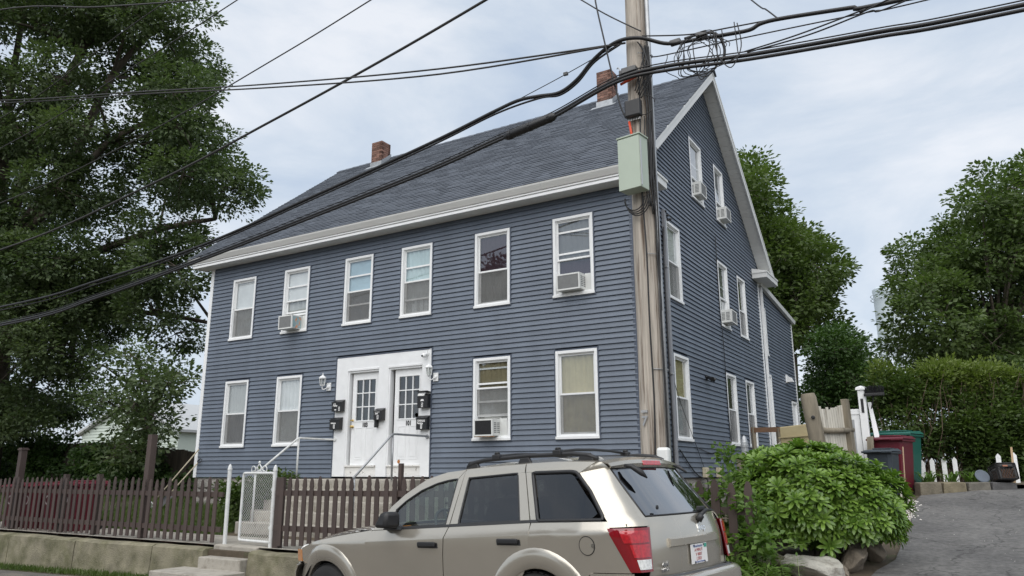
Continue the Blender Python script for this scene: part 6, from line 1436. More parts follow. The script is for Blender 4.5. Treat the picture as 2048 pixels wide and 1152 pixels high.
# ---- pinnate weeds between the car and the shrub
def weed(label, base, nfr, ln, seed, group="pinnate weeds beside the car"):
    r_ = random.Random(seed); t = thing("pinnate_weed", label, "weed", base, group); st = MB(); P, A, Nn, Ls, Ws = [], [], [], [], []
    for k in range(nfr):
        a = r_.uniform(0,6.28); L_ = ln*r_.uniform(.6,1.1); el = r_.uniform(.7,1.35); d = Vector((math.cos(a)*math.cos(el), math.sin(a)*math.cos(el), math.sin(el)))
        b0 = Vector(base)+Vector((r_.uniform(-.12,.12), r_.uniform(-.12,.12), r_.uniform(0,.25))); pts_ = [b0+d*L_*i/10-Vector((0,0,.35*L_*(i/10)**2)) for i in range(11)]
        st.tube(pts_, [.006-.0004*i for i in range(11)], 5)
        for i in range(2, 11):
            tg_ = (pts_[i]-pts_[i-1]).normalized(); sd_ = tg_.cross(Vector((0,0,1))).normalized()
            for s in (-1, 1):
                P.append(pts_[i]); A.append(sd_*s+tg_*.45-Vector((0,0,.15))); Nn.append(Vector((0,0,1))+tg_*.2); l_ = .12*ln/.6*(1-.4*abs(i-6)/5)*r_.uniform(.85,1.15); Ls.append(l_); Ws.append(l_*.34)
        P.append(pts_[-1]); A.append(tg_); Nn.append(Vector((0,0,1))); Ls.append(.09); Ws.append(.03)
    stuff(st.build("stems", mat("green stem", (.12,.16,.05), .7) if "green stem" not in bpy.data.materials else bpy.data.materials["green stem"], t))
    stuff(link("leaflets", leaf_mesh("leaflets", np.array(P), np.array(A), np.array(Nn), np.array(Ls), np.array(Ws), lf_weed, .1), t))
for k, (x, y, z, n_, l_) in enumerate(((2.55,-3.75,-1.35,9,.72),(2.85,-3.65,-1.38,8,.62),(2.35,-3.3,-1.15,8,.75),(2.65,-3.2,-1.2,9,.85),(2.2,-3.85,-1.3,7,.5),(3.05,-3.45,-1.3,6,.55),(2.45,-4.0,-1.4,7,.5),(2.9,-3.95,-1.42,7,.48),(2.62,-4.25,-1.42,9,.75),(2.95,-4.2,-1.42,8,.7),(3.15,-3.75,-1.36,8,.62))):
    weed(["feathery weed beside the rear bumper","feathery weed at the foot of the pale boulder","feathery weed against the right picket fence","tallest feathery weed below the round shrub","low weed behind the tailgate","small weed spreading over the boulder","low weed nearest the kerb","low weed under the boulder edge","tall light green weed nearest the bumper corner","spreading light weed in front of the boulder","weed leaning over the low brown rock"][k], (x,y,z), n_, l_, 40+k)
# climbing vine on the right fence and its posts
vl = [[2.15,-3.45,-.15,.22],[2.3,-3.4,-.4,.25],[2.55,-3.3,-.1,.22],[2.5,-3.2,.12,.15],[2.6,-3.3,-.6,.3],[2.15,-2.3,.5,.12],[2.25,-2.5,.35,.14],[2.75,-3.3,-.75,.25],[2.35,-3.4,-.8,.3]]
P, A, Nn, C_ = crown_points([[a-.05,b-.05 if b < -3 else b,c,d] for a,b,c,d in vl]+[[2.85,-3.75,-.6,.22],[2.78,-3.72,-.25,.15],[2.8,-3.8,-1.0,.3],[2.4,-3.8,-1.15,.22]], 2000, rng, .08, 14, .9, .2); ls = .085*rng.uniform(.7,1.3,len(P))
o = stuff(link("climbing_vine", leaf_mesh("climbing_vine", P, A, Nn, ls, ls*.75, lf_weed)), "pale climbing vine scrambling over the right picket fence", "vine")
# ivy and low plants between the gate and the stoop
vl = [[-8.0+rng.uniform(-.3,.4),-1.2+rng.uniform(-.8,.9),rng.uniform(-.7,-.1),.3] for k in range(14)]+[[-9.6+rng.uniform(-1.4,1.2),-.25,rng.uniform(-.6,-.25),.2] for k in range(10)]
P, A, Nn, C_ = crown_points(vl, 5200, rng, .12, 18, .9, .2); ls = .10*rng.uniform(.7,1.3,len(P))
stuff(link("foundation_ivy", leaf_mesh("foundation_ivy", P, A, Nn, ls, ls*.75, lf_hedge)), "low ivy growing beside the stoop and foundation", "ivy")
# grass
def grass(name, label, n, boxes, h, seed):
    rng = np.random.default_rng(seed); P = []
    for (x0,x1,y0,y1,f) in boxes:
        m = int(n*f); xs_ = rng.uniform(x0,x1,m); ys_ = rng.uniform(y0,y1,m); P.append(np.stack([xs_, ys_, [ground_z(a,b)-.02 for a,b in zip(xs_,ys_)]],1))
    P = np.concatenate(P); A = rng.normal(size=P.shape)*.35; A[:,2] = 1; Nn = rng.normal(size=P.shape); L_ = h*rng.uniform(.5,1.4,len(P))
    stuff(link(name, leaf_mesh(name, P, A, Nn, L_, np.full(len(P), .016), lf_grass, .1)), label, "grass")
grass("lawn_grass", "short lawn grass behind the picket fence", 30000, [(-14,-7.75,-2.72,-.05,.55),(-24,-12.3,-2.72,1.7,.40),(-4.2,1.8,-3.7,-.1,.05)], .11, 31)
grass("wall_foot_grass", "rough grass along the foot of the retaining wall", 5000, [(-16,-6.3,-4.52,-4.2,.8),(-5.1,-3.5,-4.5,-4.2,.2)], .10, 32)
# strap leaved lilies in front of the hedge
for k, (x, y, lab) in enumerate(((4.15,4.55,"clump of strap leaves behind the leftmost edging stones"),(4.55,4.85,"clump of strap leaves behind the middle edging stones"),(4.9,5.2,"clump of strap leaves left of the black crate"))):
    r_ = random.Random(k); t = thing("daylily_clump", lab, "plant", (x,y,-.18), "strap leaved clumps"); mb = MB()
    for q in range(38):
        a = r_.uniform(0,6.28); L_ = r_.uniform(.35,.6); b0 = Vector((x+r_.uniform(-.1,.1), y+r_.uniform(-.1,.1), -.18)); d = Vector((math.cos(a),math.sin(a),0)); sd_ = Vector((-d.y,d.x,0))
        pp = [b0+d*L_*(.8*(i/5)**1.4)+Vector((0,0,L_*(1.5*(i/5)-1.05*(i/5)**2))) for i in range(6)]; ww = [.012,.013,.013,.011,.008,.001]
        mb.grid([[p_-sd_*w_, p_+sd_*w_] for p_, w_ in zip(pp, ww)])
    stuff(mb.build("blades", lf_weed, t))
# ------------------------------------------------------------------ wheeled carts
def cart(label, loc, rz_, w, d, h, m_, group=None, mark=None):
    t = thing("wheeled_cart", label, "trash cart", loc, group, True, (0,0,rz_))
    mb = MB(); b = .80
    lv = [(0,b,b),(.12,b+.02,b+.02),(.55,.93,.93),(.9,1.0,1.0)]
    P = []
    for f, sw_, sd_ in lv:
        x, y = w/2*sw_, d/2*sd_; c = .05
        P.append([(-x+c,-y,f*h),(x-c,-y,f*h),(x,-y+c,f*h),(x,y-c,f*h),(x-c,y,f*h),(-x+c,y,f*h),(-x,y-c,f*h),(-x,-y+c,f*h),(-x+c,-y,f*h)])
    mb.grid(P); mb.add(P[0][:8],[tuple(range(7,-1,-1))]); mb.add(P[-1][:8],[tuple(range(8))])
    body = mb.build("body", m_, t, smooth=True, angle=40)
    mb = MB(); x, y = w/2+.03, d/2+.03
    mb.box(-x,x,-y,y,h*.885,h*.925); mb.build("rim", m_, t, bevel=.012)
    mb = MB(); x, y = w/2+.045, d/2+.05
    mb.add([(-x,-y-.02,h*.935),(x,-y-.02,h*.935),(x,y,h*.935),(-x,y,h*.935),(-x+.03,-y+.03,h*.965),(x-.03,-y+.03,h*.965),(x-.06,y-.05,h),(-x+.06,y-.05,h)],
           [(3,2,1,0),(4,5,6,7),(0,1,5,4),(1,2,6,5),(2,3,7,6),(3,0,4,7)])
    mb.box(-x-.005,x+.005,-y-.03,-y+.0,h*.905,h*.945); mb.box(-x*.35,x*.35,-y-.06,-y-.02,h*.915,h*.94)
    lid = mb.build("lid", m_, t, bevel=.010)
    mb = MB(); mb.box(-x*.6,x*.6,-y*.2,y*.7,h*.982,h*1.008); mb.build("lid_rib", m_, lid, bevel=.01)
    mb = MB(); mb.tube([(-w*.38,d/2,h*.9),(-w*.38,d/2+.09,h*.93),(w*.38,d/2+.09,h*.93),(w*.38,d/2,h*.9)], .016, 8); mb.build("handle", m_, t, smooth=True)
    for s in (-1,1):
        mb = MB(); mb.lathe([(.04,-.03),(.12,-.03),(.125,0),(.12,.03),(.04,.03)], (s*(w*.36), d*.40, .115), 20, 0, 'x'); mb.build("wheel", m_black, t, smooth=True, angle=40)
    mb = MB(); mb.box(-w*.36,w*.36,-d/2*b-.012,-d/2*b+.03,h*.12,h*.15); mb.build("lift_bar", m_, body)
    if mark:
        mb = MB(); r1, r0 = .085, .058
        yy = -d/2*.965-.012
        mb.add([(math.cos(2*PI*i/20)*r, yy, h*.62+math.sin(2*PI*i/20)*r*1.15) for r in (r1, r0) for i in range(20)], [(i,(i+1)%20,20+(i+1)%20,20+i) for i in range(20)])
        mb.build("white_mark", mat("faded white print %s" % mark, (.50,.44,.44), .6, .3, 40), body)
    return t
zc_ = -1.06
for k, (x, lab) in enumerate(((-11.45,"dark red cart nearest the lawn behind the left fence"),(-12.2,"second dark red cart from the lawn behind the left fence"),(-12.98,"third dark red cart from the lawn behind the left fence"),(-13.75,"dark red cart farthest left behind the capped post"))):
    cart(lab, (x,-3.30+.05*(k % 2),zc_), .05*(-1)**k, .66, .70, 1.02-.02*k, m_red, "red carts behind the left fence", "a%d" % k)
cart("dark red cart standing between the grey and green carts", (3.64,4.12,-.27), -.25, .60, .64, 1.08, m_red)
cart("wide dark green cart behind the red cart", (3.62,4.98,-.22), -.25, .84, .72, 1.16, m_green)
cart("small charcoal cart in front of the red cart", (3.56,3.02,-.36), -.25, .44, .46, .90, m_slate)
t = thing("garden_stick", "thin pale stick leaning against the red cart", "stick", (3.86,3.1,-.30)); mb = MB(); mb.tube([(3.86,3.06,-.32),(3.92,2.92,.56)], .012, 6); mb.build("shaft", mat("pale cane",(.5,.36,.24),.7), t)
t = thing("garden_cross", "small white wooden cross at the foot of the carts", "ornament", (3.80,2.95,-.36)); mb = MB(); mb.box(3.79,3.815,2.9,2.92,-.36,-.02); mb.build("upright", m_whitewood, t); mb = MB(); mb.box(3.74,3.865,2.898,2.922,-.14,-.11); mb.build("arm", m_whitewood, t)

# ------------------------------------------------------------------ old gate and vinyl fence beside the wing
gp_ = thing("round_gate_post", "thick leaning timber gate post with a dark bolt hole", "post", (2.80,1.25,-.4))
mb = MB(); mb.tube([(2.84,1.28,-.5),(2.77,1.10,.6),(2.71,.95,1.36),(2.705,.94,1.43)], [.135,.132,.128,.105], 14); mb.build("shaft", m_oldwood, gp_, smooth=True, angle=50)
mb = MB(); mb.lathe([(.032,0),(.032,-.02),(.02,-.024)], (2.77,.885,1.02), 12, 0, 'y'); mb.build("bolt_hole", m_black, gp_)
sg = thing("slat_gate", "worn white slat gate with a round rail between timber posts", "gate", (2.95,1.6,-.3))
A0, A1 = Vector((2.76,1.22,0)), Vector((3.17,1.92,0)); gd = (A1-A0); r_ = random.Random(8)
for k in range(13):
    p = A0+gd*(k+.5)/13; n_ = Vector((gd.y,-gd.x,0)).normalized(); u_ = gd.normalized(); w_ = gd.length/13*.47; top = 1.30-.10*math.sin(PI*(k+.5)/13)+r_.uniform(-.025,.025); q = Vector((.01,-.06,0))
    mb = MB(); mb.hexa([p-u_*w_, p+u_*w_, p+u_*w_+n_*-.02, p-u_*w_-n_*.02]+[c+Vector((-.05,-.10,top)) for c in (p-u_*w_*.92, p+u_*w_*.92, p+u_*w_*.92-n_*.02, p-u_*w_*.92-n_*.02)])
    for i in range(len(mb.v)):
        x_, y_, z_ = mb.v[i]
        if z_ < .01: mb.v[i] = (x_, y_, -.35)
    mb.build("slat", m_whitewood, sg)
for z in (.82,-.1):
    mb = MB(); s0 = A0+Vector((gd.y,-gd.x,0)).normalized()*.05-gd*.02+Vector((-.03,-.06,z)); s1 = A1+Vector((gd.y,-gd.x,0)).normalized()*.05+gd*.12+Vector((-.03,-.06,z+.02)); mb.tube([s0,(s0+s1)/2+Vector((0,0,-.012)),s1], .048, 10); mb.build("round_rail", m_oldwood, sg, smooth=True)
t = thing("square_gate_post", "grey square post at the right edge of the slat gate", "post", (3.22,1.95,-.35)); mb = MB(); mb.hexa([(3.15,1.86,-.4),(3.25,1.82,-.4),(3.29,1.93,-.4),(3.19,1.97,-.4),(3.09,1.82,1.38),(3.19,1.78,1.38),(3.23,1.89,1.38),(3.13,1.93,1.38)]); mb.build("shaft", m_oldwood, t, bevel=.008)
vp = thing("vinyl_fence_post", "tall white vinyl post with a flared cap", "post", (3.19,4.12,-.25))
mb = MB(); mb.box(3.12,3.26,4.05,4.19,-.3,1.74); mb.build("shaft", m_white, vp, bevel=.008)
mb = MB(); mb.box(3.09,3.29,4.02,4.22,1.74,1.775); mb.extrude([(3.10,4.03,1.775),(3.28,4.03,1.775),(3.28,4.21,1.775),(3.10,4.21,1.775)],(0,0,.02)); mb.add([(3.10,4.03,1.795),(3.28,4.03,1.795),(3.28,4.21,1.795),(3.10,4.21,1.795),(3.19,4.12,1.83)],[(0,1,4),(1,2,4),(2,3,4),(3,0,4)]); mb.build("cap", m_white, vp)
mb = MB(); mb.box(3.165,3.215,4.040,4.049,1.28,1.56); mb.build("latch_slot", m_black, vp)
vf = thing("vinyl_fence", "white vinyl panel fence behind the slat gate", "fence", (2.8,4.15,-.2))
for k in range(3):
    x0 = 2.60+.17*k; mb = MB(); mb.box(x0,x0+.166,4.11,4.135,-.2,1.32); mb.build("board", m_white, vf)
for z in (1.25,-.05):
    mb = MB(); mb.box(2.58,3.12,4.095,4.15,z,z+.11); mb.build("rail", m_white, vf, bevel=.005)
t = thing("leaning_vinyl_board", "white vinyl board leaning right of the tall post", "board", (3.4,4.3,-.25)); mb = MB(); mb.hexa([(3.42,4.15,-.3),(3.56,4.22,-.3),(3.56,4.26,-.3),(3.42,4.19,-.3),(3.27,4.24,1.5),(3.33,4.27,1.5),(3.33,4.31,1.5),(3.27,4.28,1.5)]); mb.build("board", m_white, t)
t = thing("push_broom", "black push broom head hooked over the vinyl post", "broom", (3.3,4.1,1.5)); mb = MB(); mb.box(3.24,3.62,3.98,4.06,1.60,1.66); mb.build("head", m_black, t, bevel=.01)
mb = MB(); r_ = random.Random(2)
for k in range(60): x_ = 3.26+.006*k; mb.tube([(x_,4.02,1.66),(x_+r_.uniform(-.03,.03),4.02+r_.uniform(-.03,.03),1.80+r_.uniform(-.03,.02))], .006, 4)
stuff(mb.build("bristles", m_black, t)); mb = MB(); mb.tube([(3.42,4.03,1.6),(3.35,4.04,1.35)], .014, 6); mb.build("handle", m_black, t)
t = thing("short_board", "short grey board leaning at the foot of the vinyl post", "board", (3.23,3.8,-.3)); mb = MB(); mb.hexa([(3.20,3.62,-.35),(3.32,3.62,-.35),(3.32,3.65,-.35),(3.20,3.65,-.35),(3.24,3.72,.78),(3.36,3.72,.80),(3.36,3.75,.80),(3.24,3.75,.78)]); mb.build("board", m_oldwood, t)
t = thing("metal_channel", "thin grey metal channel standing beside the vinyl post", "pole", (3.05,3.8,-.3)); mb = MB(); mb.box(3.02,3.06,3.6,3.63,-.35,1.12); mb.build("channel", m_galv, t)
# rear porch steps glimpsed beside the wing
t = thing("rear_steps", "weathered wooden rear steps with a pale sloping board", "steps", (1.2,6.4,-.3))
for k, (pts, m_) in enumerate(((((.35,6.6,-.3),(.35,6.6,1.2)),m_oldwood),(((.95,6.6,-.3),(.95,6.6,1.15)),m_oldwood))):
    mb = MB(); mb.tube(pts, .06, 4); mb.build("newel", m_, t)
mb = MB(); mb.box(.3,1.0,6.56,6.62,1.06,1.18); mb.build("rail", mat("brown rail",(.15,.085,.05),.8), t)
mb = MB(); mb.hexa([(.9,6.3,.55),(1.7,6.1,1.05),(1.7,6.15,1.05),(.9,6.35,.55),(.9,6.3,.72),(1.7,6.1,1.22),(1.7,6.15,1.22),(.9,6.35,.72)]); mb.build("sloping_board", m_whitewood, t)
t = thing("folded_cardboard", "folded tan cardboard behind the leaning gate post", "cardboard", (1.9,4.6,.6)); mb = MB(); m_cb = mat("tan cardboard",(.40,.34,.20),.9,.1,4)
mb.hexa([(1.45,4.4,.62),(2.2,4.3,.66),(2.2,4.6,.66),(1.45,4.7,.62),(1.45,4.4,1.06),(2.2,4.3,1.12),(2.2,4.6,1.12),(1.45,4.7,1.06)]); mb.build("sheet", m_cb, t, bevel=.02)
mb = MB(); mb.hexa([(1.42,4.36,.82),(2.22,4.26,.86),(2.22,4.29,.86),(1.42,4.39,.82),(1.42,4.36,.84),(2.22,4.26,.88),(2.22,4.29,.88),(1.42,4.39,.84)]); mb.build("fold", m_cb, t)
mb = MB(); mb.box(1.5,2.1,4.4,4.6,-.4,.63); mb.build("crate_stand", m_oldwood, t)
# posts in the side yard
t = thing("pipe_post", "galvanised pipe post with a domed cap beside the shrub", "post", (2.08,-1.04,-.7)); mb = MB(); mb.tube([(2.08,-1.04,-.8),(2.08,-1.04,.56)], .052, 14); mb.build("shaft", m_galv, t, smooth=True, angle=40)
mb = MB(); mb.lathe([(.06,-.10),(.06,-.06),(.05,-.05),(.046,0),(.03,.05),(.004,.075)], (2.08,-1.04,.59), 14); mb.build("cap", m_galv, t, smooth=True, angle=40)
t = thing("split_timber_post", "cracked grey timber post with a metal collar left of the shrub", "post", (2.16,-1.5,-.8)); mb = MB(); mb.tube([(2.18,-1.5,-.9),(2.17,-1.5,.2),(2.165,-1.5,.38)], [.10,.10,.095], 10); mb.build("shaft", m_oldwood, t, smooth=True, angle=40)
mb = MB(); mb.tube([(2.18,-1.5,-.02),(2.18,-1.5,.07)], .113, 12); mb.build("collar", m_galv, t, smooth=True, angle=40)
bd = thing("grey_board_fence", "short grey board fence behind the round shrub", "fence", (2.7,-1.2,-.8))
for k in range(7): mb = MB(); x0 = 2.28+.13*k; mb.box(x0,x0+.125,-1.32+.03*k,-1.30+.03*k,-.9,.33+.02*math.sin(k*2)); mb.build("board", m_oldwood, bd)

# ------------------------------------------------------------------ boulders
def boulder(label, c, R_, m_, seed, rot):
    bm = bmesh.new(); bmesh.ops.create_icosphere(bm, subdivisions=4, radius=1); r_ = random.Random(seed)
    planes = [(Vector((r_.gauss(0,1),r_.gauss(0,1),r_.gauss(0,1))).normalized(), r_.uniform(.42,.8)) for _ in range(12)]
    from mathutils import noise as nz_
    for v in bm.verts:
        for n_, d_ in planes:
            e_ = v.co.dot(n_)-d_
            if e_ > 0: v.co -= n_*e_*.92
        v.co += v.co.normalized()*(.10*nz_.noise(v.co*2.2+Vector((seed,0,0)))+.04*nz_.noise(v.co*7))
        v.co = Vector((v.co.x*R_[0], v.co.y*R_[1], v.co.z*R_[2]))
    me = bpy.data.meshes.new("boulder"); bm.to_mesh(me); bm.free(); me.materials.append(m_); me.polygons.foreach_set("use_smooth",[True]*len(me.polygons)); me.set_sharp_from_angle(angle=math.radians(35))
    o = link("boulder", me, None, 0, c, rot); tag(o, label, "boulder", "boulders below the shrub"); return o
m_pale = mat("pale granite", (.40,.385,.34), .9, .3, 6, .8, 30, col2=(.22,.20,.17), c2scale=5)
m_brownrock = mat("brown rock", (.19,.16,.125), .95, .35, 5, .9, 22)
m_darkrock = mat("dark mossy rock", (.10,.095,.065), .95, .35, 5, .9, 22)
boulder("pale angular granite boulder under the round shrub", (3.16,-2.62,-1.02), (.44,.34,.25), m_pale, 21, (.1,.25,.3))
boulder("tall brown boulder at the driveway edge under the shrub", (3.60,-2.05,-.95), (.20,.30,.34), m_brownrock, 5, (.2,.5,.3))
boulder("dark rock tucked left of the pale boulder", (2.72,-2.55,-1.0), (.32,.28,.24), m_darkrock, 8, (0,.2,.6))
boulder("low brown rock in front of the pale boulder", (3.20,-3.05,-1.24), (.40,.2,.13), m_brownrock, 9, (0,0,.4))
boulder("grey brown rock farther up the driveway edge", (3.75,-1.55,-.82), (.2,.28,.24), m_brownrock, 12, (0,.2,.2))
boulder("small rock beside the tall brown boulder", (3.52,-2.52,-1.08), (.13,.14,.14), m_brownrock, 14, (0,.2,.9))
# white pebbles and grit
mb = MB(); r_ = random.Random(4)
def pebble(x, y, s, zz=None):
    z = (drive_z(x,y) if zz is None else zz)+s*.35; mb.add([(x-s,y,z),(x,y-s,z),(x+s,y,z),(x,y+s,z),(x,y,z+s*.8),(x,y,z-s*.6)], [(0,1,4),(1,2,4),(2,3,4),(3,0,4),(1,0,5),(2,1,5),(3,2,5),(0,3,5)])
for k in range(260): 
    y = r_.uniform(1.2,3.3); pebble(drv_left(y)+r_.gauss(-.06,.07), y, r_.uniform(.008,.02))
for k in range(160): pebble(r_.uniform(4.1,7.5), r_.uniform(-3,3.6), r_.uniform(.005,.013))
stuff(mb.build("white_pebbles", mat("white pebble",(.60,.57,.52),.8,.2,9,rnd=.3)), "white pebbles scattered along the driveway edge", "pebbles")
# fallen leaf litter on the bed by the wall
mb = MB()
mb.grid([[(x, y, -1.066+.006*math.sin(x*7+y*11)) for x in [-16+.25*i for i in range(39)]] for y in (-3.96,-3.9,-3.8,-3.7)]); struct(mb.build("mulch_bed", m_mulch))
# ------------------------------------------------------------------ edging stones, crate and clutter before the hedge
es_ = [(4.04,3.90),(4.43,4.15),(4.83,4.40),(5.23,4.64),(5.66,4.90)]
labs = ["edging stone nearest the carts","second edging stone from the carts","third edging stone from the carts","dark edging stone under the black crate"]
for k, ((x0,y0),(x1,y1)) in enumerate(zip(es_[:-1], es_[1:])):
    mb = MB(); u_ = Vector((x1-x0,y1-y0,0)); l_ = u_.length; u_.normalize(); n_ = Vector((-u_.y,u_.x,0)); r_ = random.Random(k); a = Vector((x0,y0,0))
    j = lambda: r_.uniform(-.012,.012)
    zb = drive_z(x0,y0)-.05; mb.hexa([a+u_*(.012+j())+Vector((0,0,zb)), a+u_*(l_-.012)+Vector((0,0,zb)), a+u_*(l_-.012)+n_*.22+Vector((0,0,zb)), a+u_*.012+n_*.22+Vector((0,0,zb)), a+u_*(.02+j())+n_*j()+Vector((0,0,-.085+j())), a+u_*(l_-.02)+n_*j()+Vector((0,0,-.085+j())), a+u_*(l_-.015)+n_*.2+Vector((0,0,-.08+j())), a+u_*.02+n_*.2+Vector((0,0,-.08+j()))])
    o = mb.build("edging_stone", mat("slab stone %d" % k, [(.155,.135,.10),(.17,.145,.095),(.13,.12,.10),(.085,.083,.083)][k], .9, .3, 6, .7, 30), None, bevel=.015); tag(o, labs[k], "edging stone", "edging stones before the hedge")
mb = MB(); mb.grid([[(4.05+3.4*s+.1*q, 4.05+2.0*s+2.8*q, -.11+.02*math.sin(9*s+5*q)) for s in [i/16 for i in range(17)]] for q in [i/6 for i in range(7)]]); struct(mb.build("hedge_bed", m_soil))
cr_ = thing("milk_crate", "black plastic milk crate lying on the edging stones", "crate", (5.46,4.88,-.06), None, True, (math.radians(-14),0,math.radians(27)))
m_cr = mat("black crate plastic", (.016,.015,.015), .5, .15, 12)
w_ = .34
for nm, f in (("front_grid", lambda s,z: (s,-w_/2,z)), ("rear_grid", lambda s,z: (s,w_/2,z)), ("side_grid", lambda s,z: (-w_/2,s,z)), ("side_grid", lambda s,z: (w_/2,s,z))):
    mb = MB(); h = .29
    for z0, z1, r in ((0,0,.012),(h,h,.014),(h*.78,h*.78,.010)): mb.tube([f(-w_/2,z0+.01), f(w_/2,z0+.01)], r, 4)
    for s in (-1,1): mb.tube([f(s*w_/2,0), f(s*w_/2,h)], .014, 4); mb.tube([f(s*w_*.36,0), f(s*w_*.36,h)], .009, 4)
    for k in range(5):
        s = -w_*.30+k*w_*.15; mb.tube([f(s-.05,.03),f(s+.05,h*.72)], .0055, 4); mb.tube([f(s+.05,.03),f(s-.05,h*.72)], .0055, 4)
    for s in (-1,1):
        q = [f(s*w_/2,0.0),f(s*w_*.36,0.0),f(s*w_*.36,h),f(s*w_/2,h)]; mb.add(q,[(0,1,2,3)])
    mb.add([f(-w_/2,h*.80),f(w_/2,h*.80),f(w_/2,h),f(-w_/2,h)],[(0,1,2,3)])
    stuff(mb.build(nm, m_cr, cr_))
mb = MB(); mb.box(-w_/2,w_/2,-w_/2,w_/2,-.004,.008); mb.build("base", m_cr, cr_)
mb = MB(); mb.box(-.07,.02,-w_/2-.018,-w_/2-.008,.235,.262); mb.build("hand_hold", mat("dull orange",(.30,.13,.08),.8), cr_)
mb = MB(); mb.box(-.13,.13,-.13,.13,.01,.20); mb.build("contents", mat("dirty brick brown",(.10,.055,.035),.9,.4,25), cr_)
t = thing("round_disc", "round blue grey disc leaning left of the crate", "disc", (5.12,4.72,-.08), None, True, (math.radians(62),0,math.radians(28))); mb = MB(); mb.lathe([(.13,0),(.135,.008),(.12,.018),(.11,.014),(.02,.014)], (0,.12,0), 26); mb.build("disc", mat("blue grey disc",(.11,.13,.16),.85,.2), t, smooth=True, angle=40)
for k, (x, y, zt, lab) in enumerate(((4.02,6.0,.36,"leftmost white picket under the hedge"),(4.20,6.1,.40,"second white picket under the hedge"),(4.42,6.2,.42,"third white picket under the hedge"),(4.62,6.3,.42,"fourth white picket under the hedge"),(5.42,6.0,.48,"white picket left behind the black crate"),(5.70,6.1,.50,"white picket right behind the black crate"))):
    mb = MB(); mb.extrude([(x-.045,y,-.15),(x+.045,y,-.15),(x+.045,y,zt-.06),(x,y,zt),(x-.045,y,zt-.06)], (0,.02,0)); o = mb.build("white_picket", m_white, None); tag(o, lab, "picket", "white pickets under the hedge"); o.rotation_euler = (0, 0, 0)
t = thing("wooden_stake", "tan wooden stake behind the crate", "stake", (5.63,5.1,0)); mb = MB(); mb.hexa([(5.60,5.1,-.1),(5.64,5.1,-.1),(5.64,5.13,-.1),(5.60,5.13,-.1),(5.63,5.1,.58),(5.665,5.1,.58),(5.665,5.13,.58),(5.63,5.13,.58)]); mb.build("shaft", mat("tan stake",(.46,.33,.20),.8), t)
t = thing("curled_sheet", "curled white sheet lying on top of the crate", "sheet", (5.42,5.0,.28)); mb = MB(); mb.grid([[(5.28+.22*i/8, 4.95+.08*j, .28+.10*math.sin(PI*i/8)) for i in range(9)] for j in range(3)]); o = mb.build("sheet", m_white, t, smooth=True)
t = thing("blue_flower_pot", "small blue pot with upright leaves near the pale blue building", "pot", (5.85,9.1,.18)); mb = MB(); mb.lathe([(.10,0),(.13,.16),(.145,.2),(.13,.2),(.12,.17)], (5.85,9.1,.18), 16); mb.build("pot", mat("blue glaze",(.02,.05,.20),.3), t, smooth=True, angle=40)
mb = MB()
for k in range(9): a = k*.7; mb.grid([[(5.85+.03*math.cos(a)*i+.012*s, 9.1+.03*math.sin(a)*i, .36+.07*i) for s in (-1,1)] for i in range(6)])
stuff(mb.build("leaves", lf_weed, t))

# ------------------------------------------------------------------ far buildings and water tower
bl_ = thing("pale_blue_building", "pale blue boarded building at the right edge beyond the hedge", "building", (9,26,.4))
m_pb = mat("pale blue board", (.36,.48,.50), .7, .06, 1)
for k in range(16):
    x0 = 6.35+.42*k; mb = MB(); mb.box(x0,x0+.412,24.0,24.05,.3,3.1); mb.build("board", m_pb, bl_)
mb = MB(); mb.box(6.3,13,24.05,30,.3,3.1); mb.build("wall", m_pb, bl_)
mb = MB(); mb.box(6.2,13.1,23.9,30.2,3.1,3.25); mb.build("roof_edge", m_white, bl_)
mb = MB(); mb.box(6.32,13,23.96,23.995,1.95,2.08); mb.box(6.32,13,23.96,23.995,.42,.56); mb.build("white_band", m_white, bl_)
pb = thing("pale_gabled_building", "pale green clapboard gabled building behind the left trees", "building", (-41.5,20,-.4))
m_pg = mat("pale green siding", (.50,.56,.50), .7, .05, .6)
GX0, GX1, GXP, GY = -47.5, -37.0, -42.4, 17.0
for k in range(24):
    z0 = -.4+.20*k; z1 = z0+.20
    def gl(z): return GX0 if z < 2.6 else GX0+(z-2.6)/(4.55-2.6)*(GXP-GX0)
    def gr(z): return GX1 if z < 2.6 else GX1+(z-2.6)/(4.55-2.6)*(GXP-GX1)
    if z1 > 4.5: break
    mb = MB(); mb.hexa([(gl(z0),GY,z0),(gr(z0),GY,z0),(gr(z0),GY+.1,z0),(gl(z0),GY+.1,z0),(gl(z1),GY+.045,z1),(gr(z1),GY+.045,z1),(gr(z1),GY+.1,z1),(gl(z1),GY+.1,z1)]); mb.build("clapboard", m_pg, pb)
mb = MB(); mb.box(GX0,GX1,GY+.1,GY+14,-.4,2.6); mb.build("wall", m_pg, pb)
mb = MB(); m_pr = mat("grey metal roof", (.42,.43,.43), .6, .05, .5)
for xa in (GX0-.3, GX1+.3): mb.hexa([(xa,GY-.3,2.52),(GXP,GY-.3,4.62),(GXP,GY+14,4.62),(xa,GY+14,2.52),(xa,GY-.3,2.68),(GXP,GY-.3,4.78),(GXP,GY+14,4.78),(xa,GY+14,2.68)])
mb.build("roof", m_pr, pb)
wt = thing("water_tower", "distant pale water tower above the right trees", "water tower", (-14,258,0)); m_wt = mat("pale blue steel", (.50,.57,.60), .6, .08, .05)
mb = MB(); mb.lathe([(5.2,38),(5.2,56.5),(5.35,57),(5.35,57.8),(4.5,58.4),(1,59.5)], (-14,258,0), 24); mb.build("tank", m_wt, wt, smooth=True, angle=30)
mb = MB()
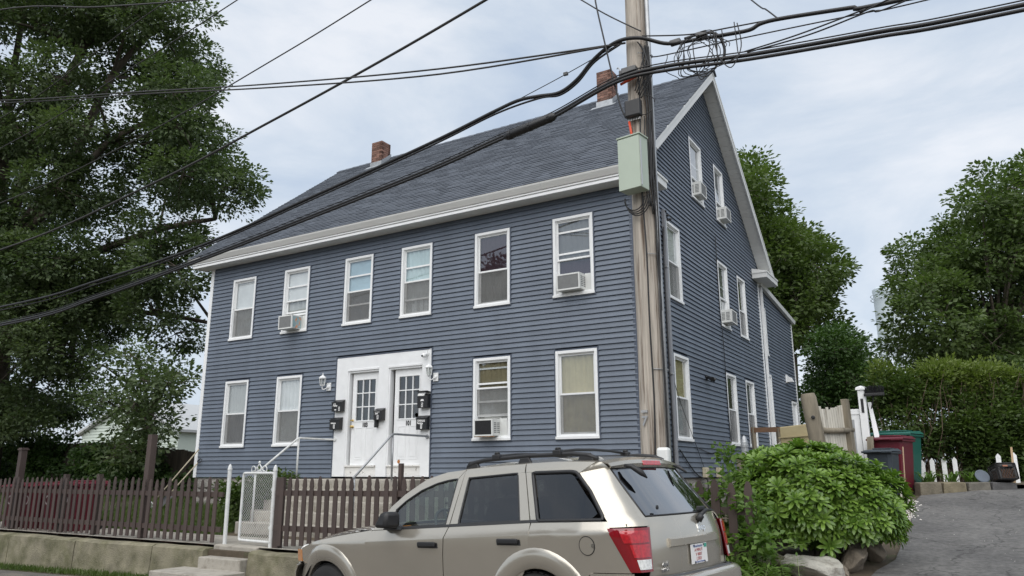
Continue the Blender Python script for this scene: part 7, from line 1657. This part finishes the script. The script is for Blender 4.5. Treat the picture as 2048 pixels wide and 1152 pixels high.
for k in range(8): a = 2*PI*k/8; mb.tube([(-14+5*math.cos(a),258+5*math.sin(a),0),(-14+4.8*math.cos(a),258+4.8*math.sin(a),38.5)], .4, 6)
mb.build("legs", m_wt, wt); wt.children[-1]["kind"] = 'stuff'
mb = MB(); mb.tube([(-14+6*math.cos(2*PI*i/32),258+6*math.sin(2*PI*i/32),54.5) for i in range(33)], .14, 4); mb.tube([(-14+6*math.cos(2*PI*i/32),258+6*math.sin(2*PI*i/32),55.8) for i in range(33)], .10, 4); stuff(mb.build("walkway_rail", m_wt, wt))
mb = MB(); mb.tube([(-14,258,59),(-14,258,63)], .12, 5); mb.build("mast", m_wt, wt)
# ------------------------------------------------------------------ across the street, seen only in the panes
oh = thing("house_across_street", "plain gabled house across the street behind the viewer", "house", (-3,-30,-1.5)); m_oh = mat("dark clapboard", (.16,.15,.14), .7, .1, 1)
mb = MB(); mb.box(-9,3,-34,-26,-1.6,4.2); mb.build("wall", m_oh, oh)
mb = MB(); mb.extrude([(-9.4,-25.6,4.1),(3.4,-25.6,4.1),(-3,-25.6,8.4)], (0,-8.8,0)); mb.build("roof", m_shingle, oh)
for x in (-7.2,-3.4,.4):
    for z in (-.2,2.4):
        mb = MB(); mb.box(x,x+.9,-25.99,-25.94,z,z+1.4); mb.build("window", m_white, oh)
tree("purple_plum_tree", "dark purple leaved tree across the street behind the viewer", [[-17+2.4*math.cos(a*1.7)*(.3+.1*(a%5)), -23+2.2*math.sin(a*2.3), 4.5+.42*a, 1.5] for a in range(16)], (-17,-23,-1.6), (-17,-23,2.5), 9000, .3, leaf_mat("plum leaf", (.03,.012,.018), (.07,.03,.035), .2), .25, 77, clump=.5, per=22)
tree("street_tree", "green tree across the street behind the viewer", [[9+2.2*math.cos(a*1.7)*(.3+.1*(a%5)), -27+2.2*math.sin(a*2.3), 3.5+.4*a, 1.6] for a in range(16)], (9,-27,-1.6), (9,-27,2.0), 9000, .32, lf_broad, .25, 78, clump=.5, per=22)
